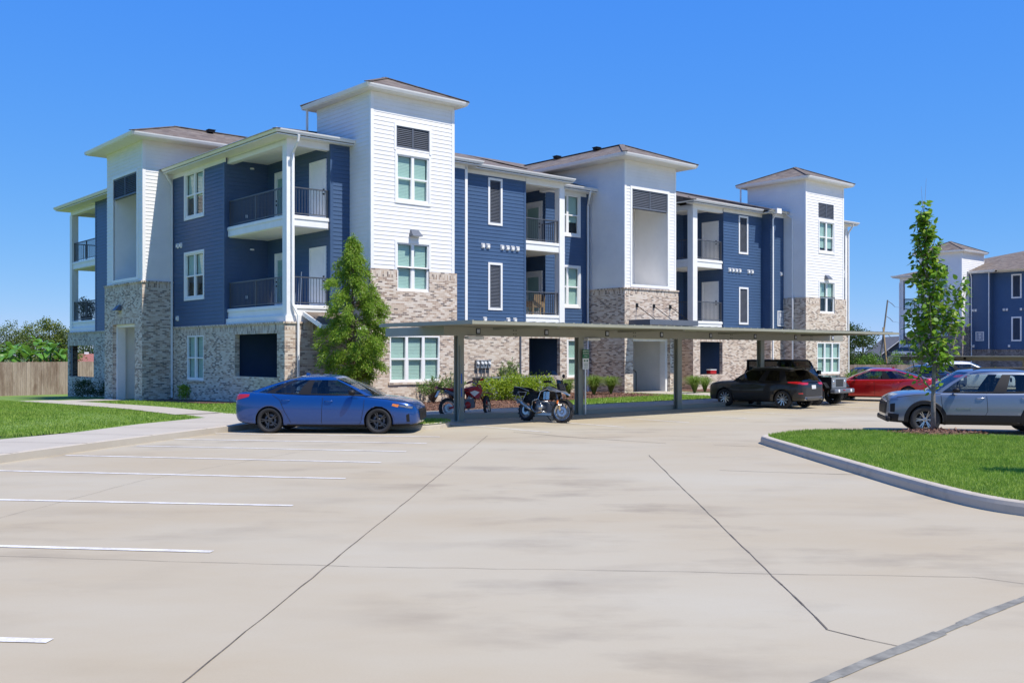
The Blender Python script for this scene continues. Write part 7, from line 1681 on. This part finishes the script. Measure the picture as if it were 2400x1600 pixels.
def things():
    for i, X in enumerate((9.0, 10.0, 11.0, 12.0)):
        condenser(X, -.75, ('grey air conditioner with red badge, nearest the dirt motorcycle', 'second grey air conditioner along the brick wall from the dirt motorcycle', 'third grey air conditioner along the wall, behind the lime shrub', 'last grey air conditioner of the row, nearest the open brick patio')[i])
    z = 3.86
    patio_chair(12.75, 1.5, z, .6, 'woven tan chair on the second floor balcony, next to the navy louvred wall'); patio_chair(13.4, 1.25, z, 3.3, 'woven tan chair turned with its back to the balcony railing'); patio_chair(14.0, 1.6, z, 4.3, 'woven tan chair on the second floor balcony nearest the white column')
    w = tow(13.2, 2.1); E = empty('patio_table', (w[0], w[1], z), PSI, 'small round patio table between the woven balcony chairs', 'table'); mb = MB(); mb.lathe([(0, .70), (.34, .70), (.34, .66), (0, .66)], 20, 'z'); mb.build('table_top', M['tanwood'], E); mb = MB(); mb.tube([(0, 0, 0), (0, 0, .66)], .04, 8); mb.lathe([(0, 0), (.22, 0), (.2, .03), (0, .04)], 16, 'z'); mb.build('leg', M['slate'], E)
    flower_pot(.55, 24.4, 3.88, 'dense dark potted plant on the far balcony beside its post', 1.15, .30); flower_pot(.55, 23.5, 3.88, 'leafy light potted plant on the far balcony behind the railing', .85, .32); 
    toolbox(26.2, .78, .95)
    for dx, hh in ((2.15, 1.0), (2.4, .6), (1.95, 1.4)):
        w = tow(1.7, dx); E = empty('white_pole', (w[0], w[1], 3.89), 0, 'thin white stick leaning in the second floor corner balcony', 'stick', 'white sticks on the balcony'); mb = MB(); mb.tube([(0, 0, 0), (.05, 0, hh)], .014, 6); mb.build('shaft', M['white'], E)
    house_far(); house_red(); utility_pole(); carport_near(); carport_far()
    small_sign(2280, 860, 88, 1.55, 'blue and white accessible parking sign on a post before the hedge'); small_sign(2145, 860, 88, 1.35, 'accessible parking sign before the white door of the far building')
    # ---- vehicles
    blue = carpaint('blue_metallic', (.003, .048, .20, 1), .35, .25); red = carpaint('red_paint', (.42, .008, .010, 1), .35, .28); blk = carpaint('black_paint', (.003, .003, .004, 1), 0., .5, .55); grey = carpaint('blue_grey_paint', (.155, .185, .235, 1), .6, .30); wht = carpaint('white_paint', (.62, .62, .60, 1), .1, .3); sil = carpaint('silver_paint', (.42, .43, .45, 1), .7, .32); dk = carpaint('dark_blue_paint', (.015, .035, .09, 1), .5, .3)
    car_blue_sedan(blue, ((-6.271 - 3.421) / 2 + .07, 25.52 + .88), math.radians(-4.6), 1.045)
    a = math.radians(133.5); car_black_suv(blk, ((8.14 + 10.064) / 2 + .22 + .80 * math.sin(a) * .9, (38.78 + 37.233) / 2 - .8 * math.cos(a) * .9 * 1.0 + .1), a, .93)
    jeep(blk, (11.75, 41.0), math.radians(-46), .98)
    car_red_sedan(red, (16.1, 43.6), math.radians(148), 1.0)
    car_grey_suv(grey, (12.12, 25.95), math.radians(167), 1.0)
    p = at(2158, 55); car_plain('blue_sedan', 'dark blue sedan half hidden between the red sedan and the white wagon', dk, (p[0], p[1]), math.radians(130), 1.0)
    p = at(2262, 54.5); car_plain('white_wagon', 'white wagon behind the young tree trunk, between the red sedan and the grey SUV', wht, (p[0], p[1]), math.radians(-18), 1.0, 'wagon')
    p = at(2018, 76); pk = car_plain('dark_suv', 'dark SUV with bright window surrounds, far back before the pale fence', dk, (p[0], p[1]), math.radians(140), 1.0, 'suv'); pk.location.z = -.62
    touring_bike(((.467 + 1.443) / 2 + .0, 29.95), math.radians(-47), 1.0)
    dirt_bike(((-2.05 - .784) / 2 + .0, 31.85), math.radians(32), 1.0)
def camera_light():
    cam = bpy.data.cameras.new('camera'); o = bpy.data.objects.new('camera', cam); COL.objects.link(o); o.location = (0, 0, HC); o.rotation_euler = (math.pi / 2, 0, 0)
    cam.sensor_width = 36; cam.lens = 2323 / 2400 * 36; cam.shift_y = 29 / 2400; cam.clip_end = 4000; cam.clip_start = .1; SC.camera = o
    sd = Vector((.4644, -.352, 1.0)).normalized(); el = math.asin(sd.z); az = math.atan2(sd.x, sd.y)
    L = bpy.data.lights.new('sun', 'SUN'); L.energy = SUN; L.angle = math.radians(.53); L.color = (1, .945, .86); lo = bpy.data.objects.new('sun', L); COL.objects.link(lo); lo.rotation_euler = sd.to_track_quat('Z', 'Y').to_euler()
    w = bpy.data.worlds.new('World'); SC.world = w; w.use_nodes = True; t = w.node_tree; bg = t.nodes['Background']; sk = t.nodes.new('ShaderNodeTexSky'); sk.sky_type = 'NISHITA'; sk.sun_disc = False; sk.sun_elevation = el; sk.sun_rotation = az; sk.altitude = 0; sk.air_density = .6; sk.dust_density = 0; sk.ozone_density = 8
    sp = t.nodes.new('ShaderNodeSeparateColor'); cc = t.nodes.new('ShaderNodeCombineColor'); t.links.new(sk.outputs[0], sp.inputs[0])
    for k, (g, m) in enumerate(GRADE):
        p = t.nodes.new('ShaderNodeMath'); p.operation = 'POWER'; p.inputs[1].default_value = g; q = t.nodes.new('ShaderNodeMath'); q.operation = 'MULTIPLY'; q.inputs[1].default_value = m
        t.links.new(sp.outputs[k], p.inputs[0]); t.links.new(p.outputs[0], q.inputs[0]); t.links.new(q.outputs[0], cc.inputs[k])
    t.links.new(cc.outputs[0], bg.inputs[0]); bg.inputs[1].default_value = SKY
    v = SC.view_settings; v.view_transform = 'Standard'; v.look = 'None'; v.exposure = EXPO; v.gamma = 1
SUN, SKY, EXPO = 4.7, .14, .33
GRADE = ((.95, .60), (.5, 1.42), (.05, 4.9))
build_materials()
M['chip'] = N('mulch_chip').m
def _chip():
    n = N('bark_chip'); g = n.n('NewGeometry'); M['chip'] = n.done(n.bsdf(Base_Color=n.ramp(g.outputs['Random Per Island'], [(0, (.07, .03, .02)), (.5, (.20, .095, .055)), (.85, (.30, .17, .11)), (1, (.12, .06, .04))]), Roughness=.95))
_chip()
main_building(); far_building(); site(); plants(); things(); camera_light()
SC.cycles.max_bounces = 8; SC.cycles.transparent_max_bounces = 12; SC.cycles.use_denoising = True
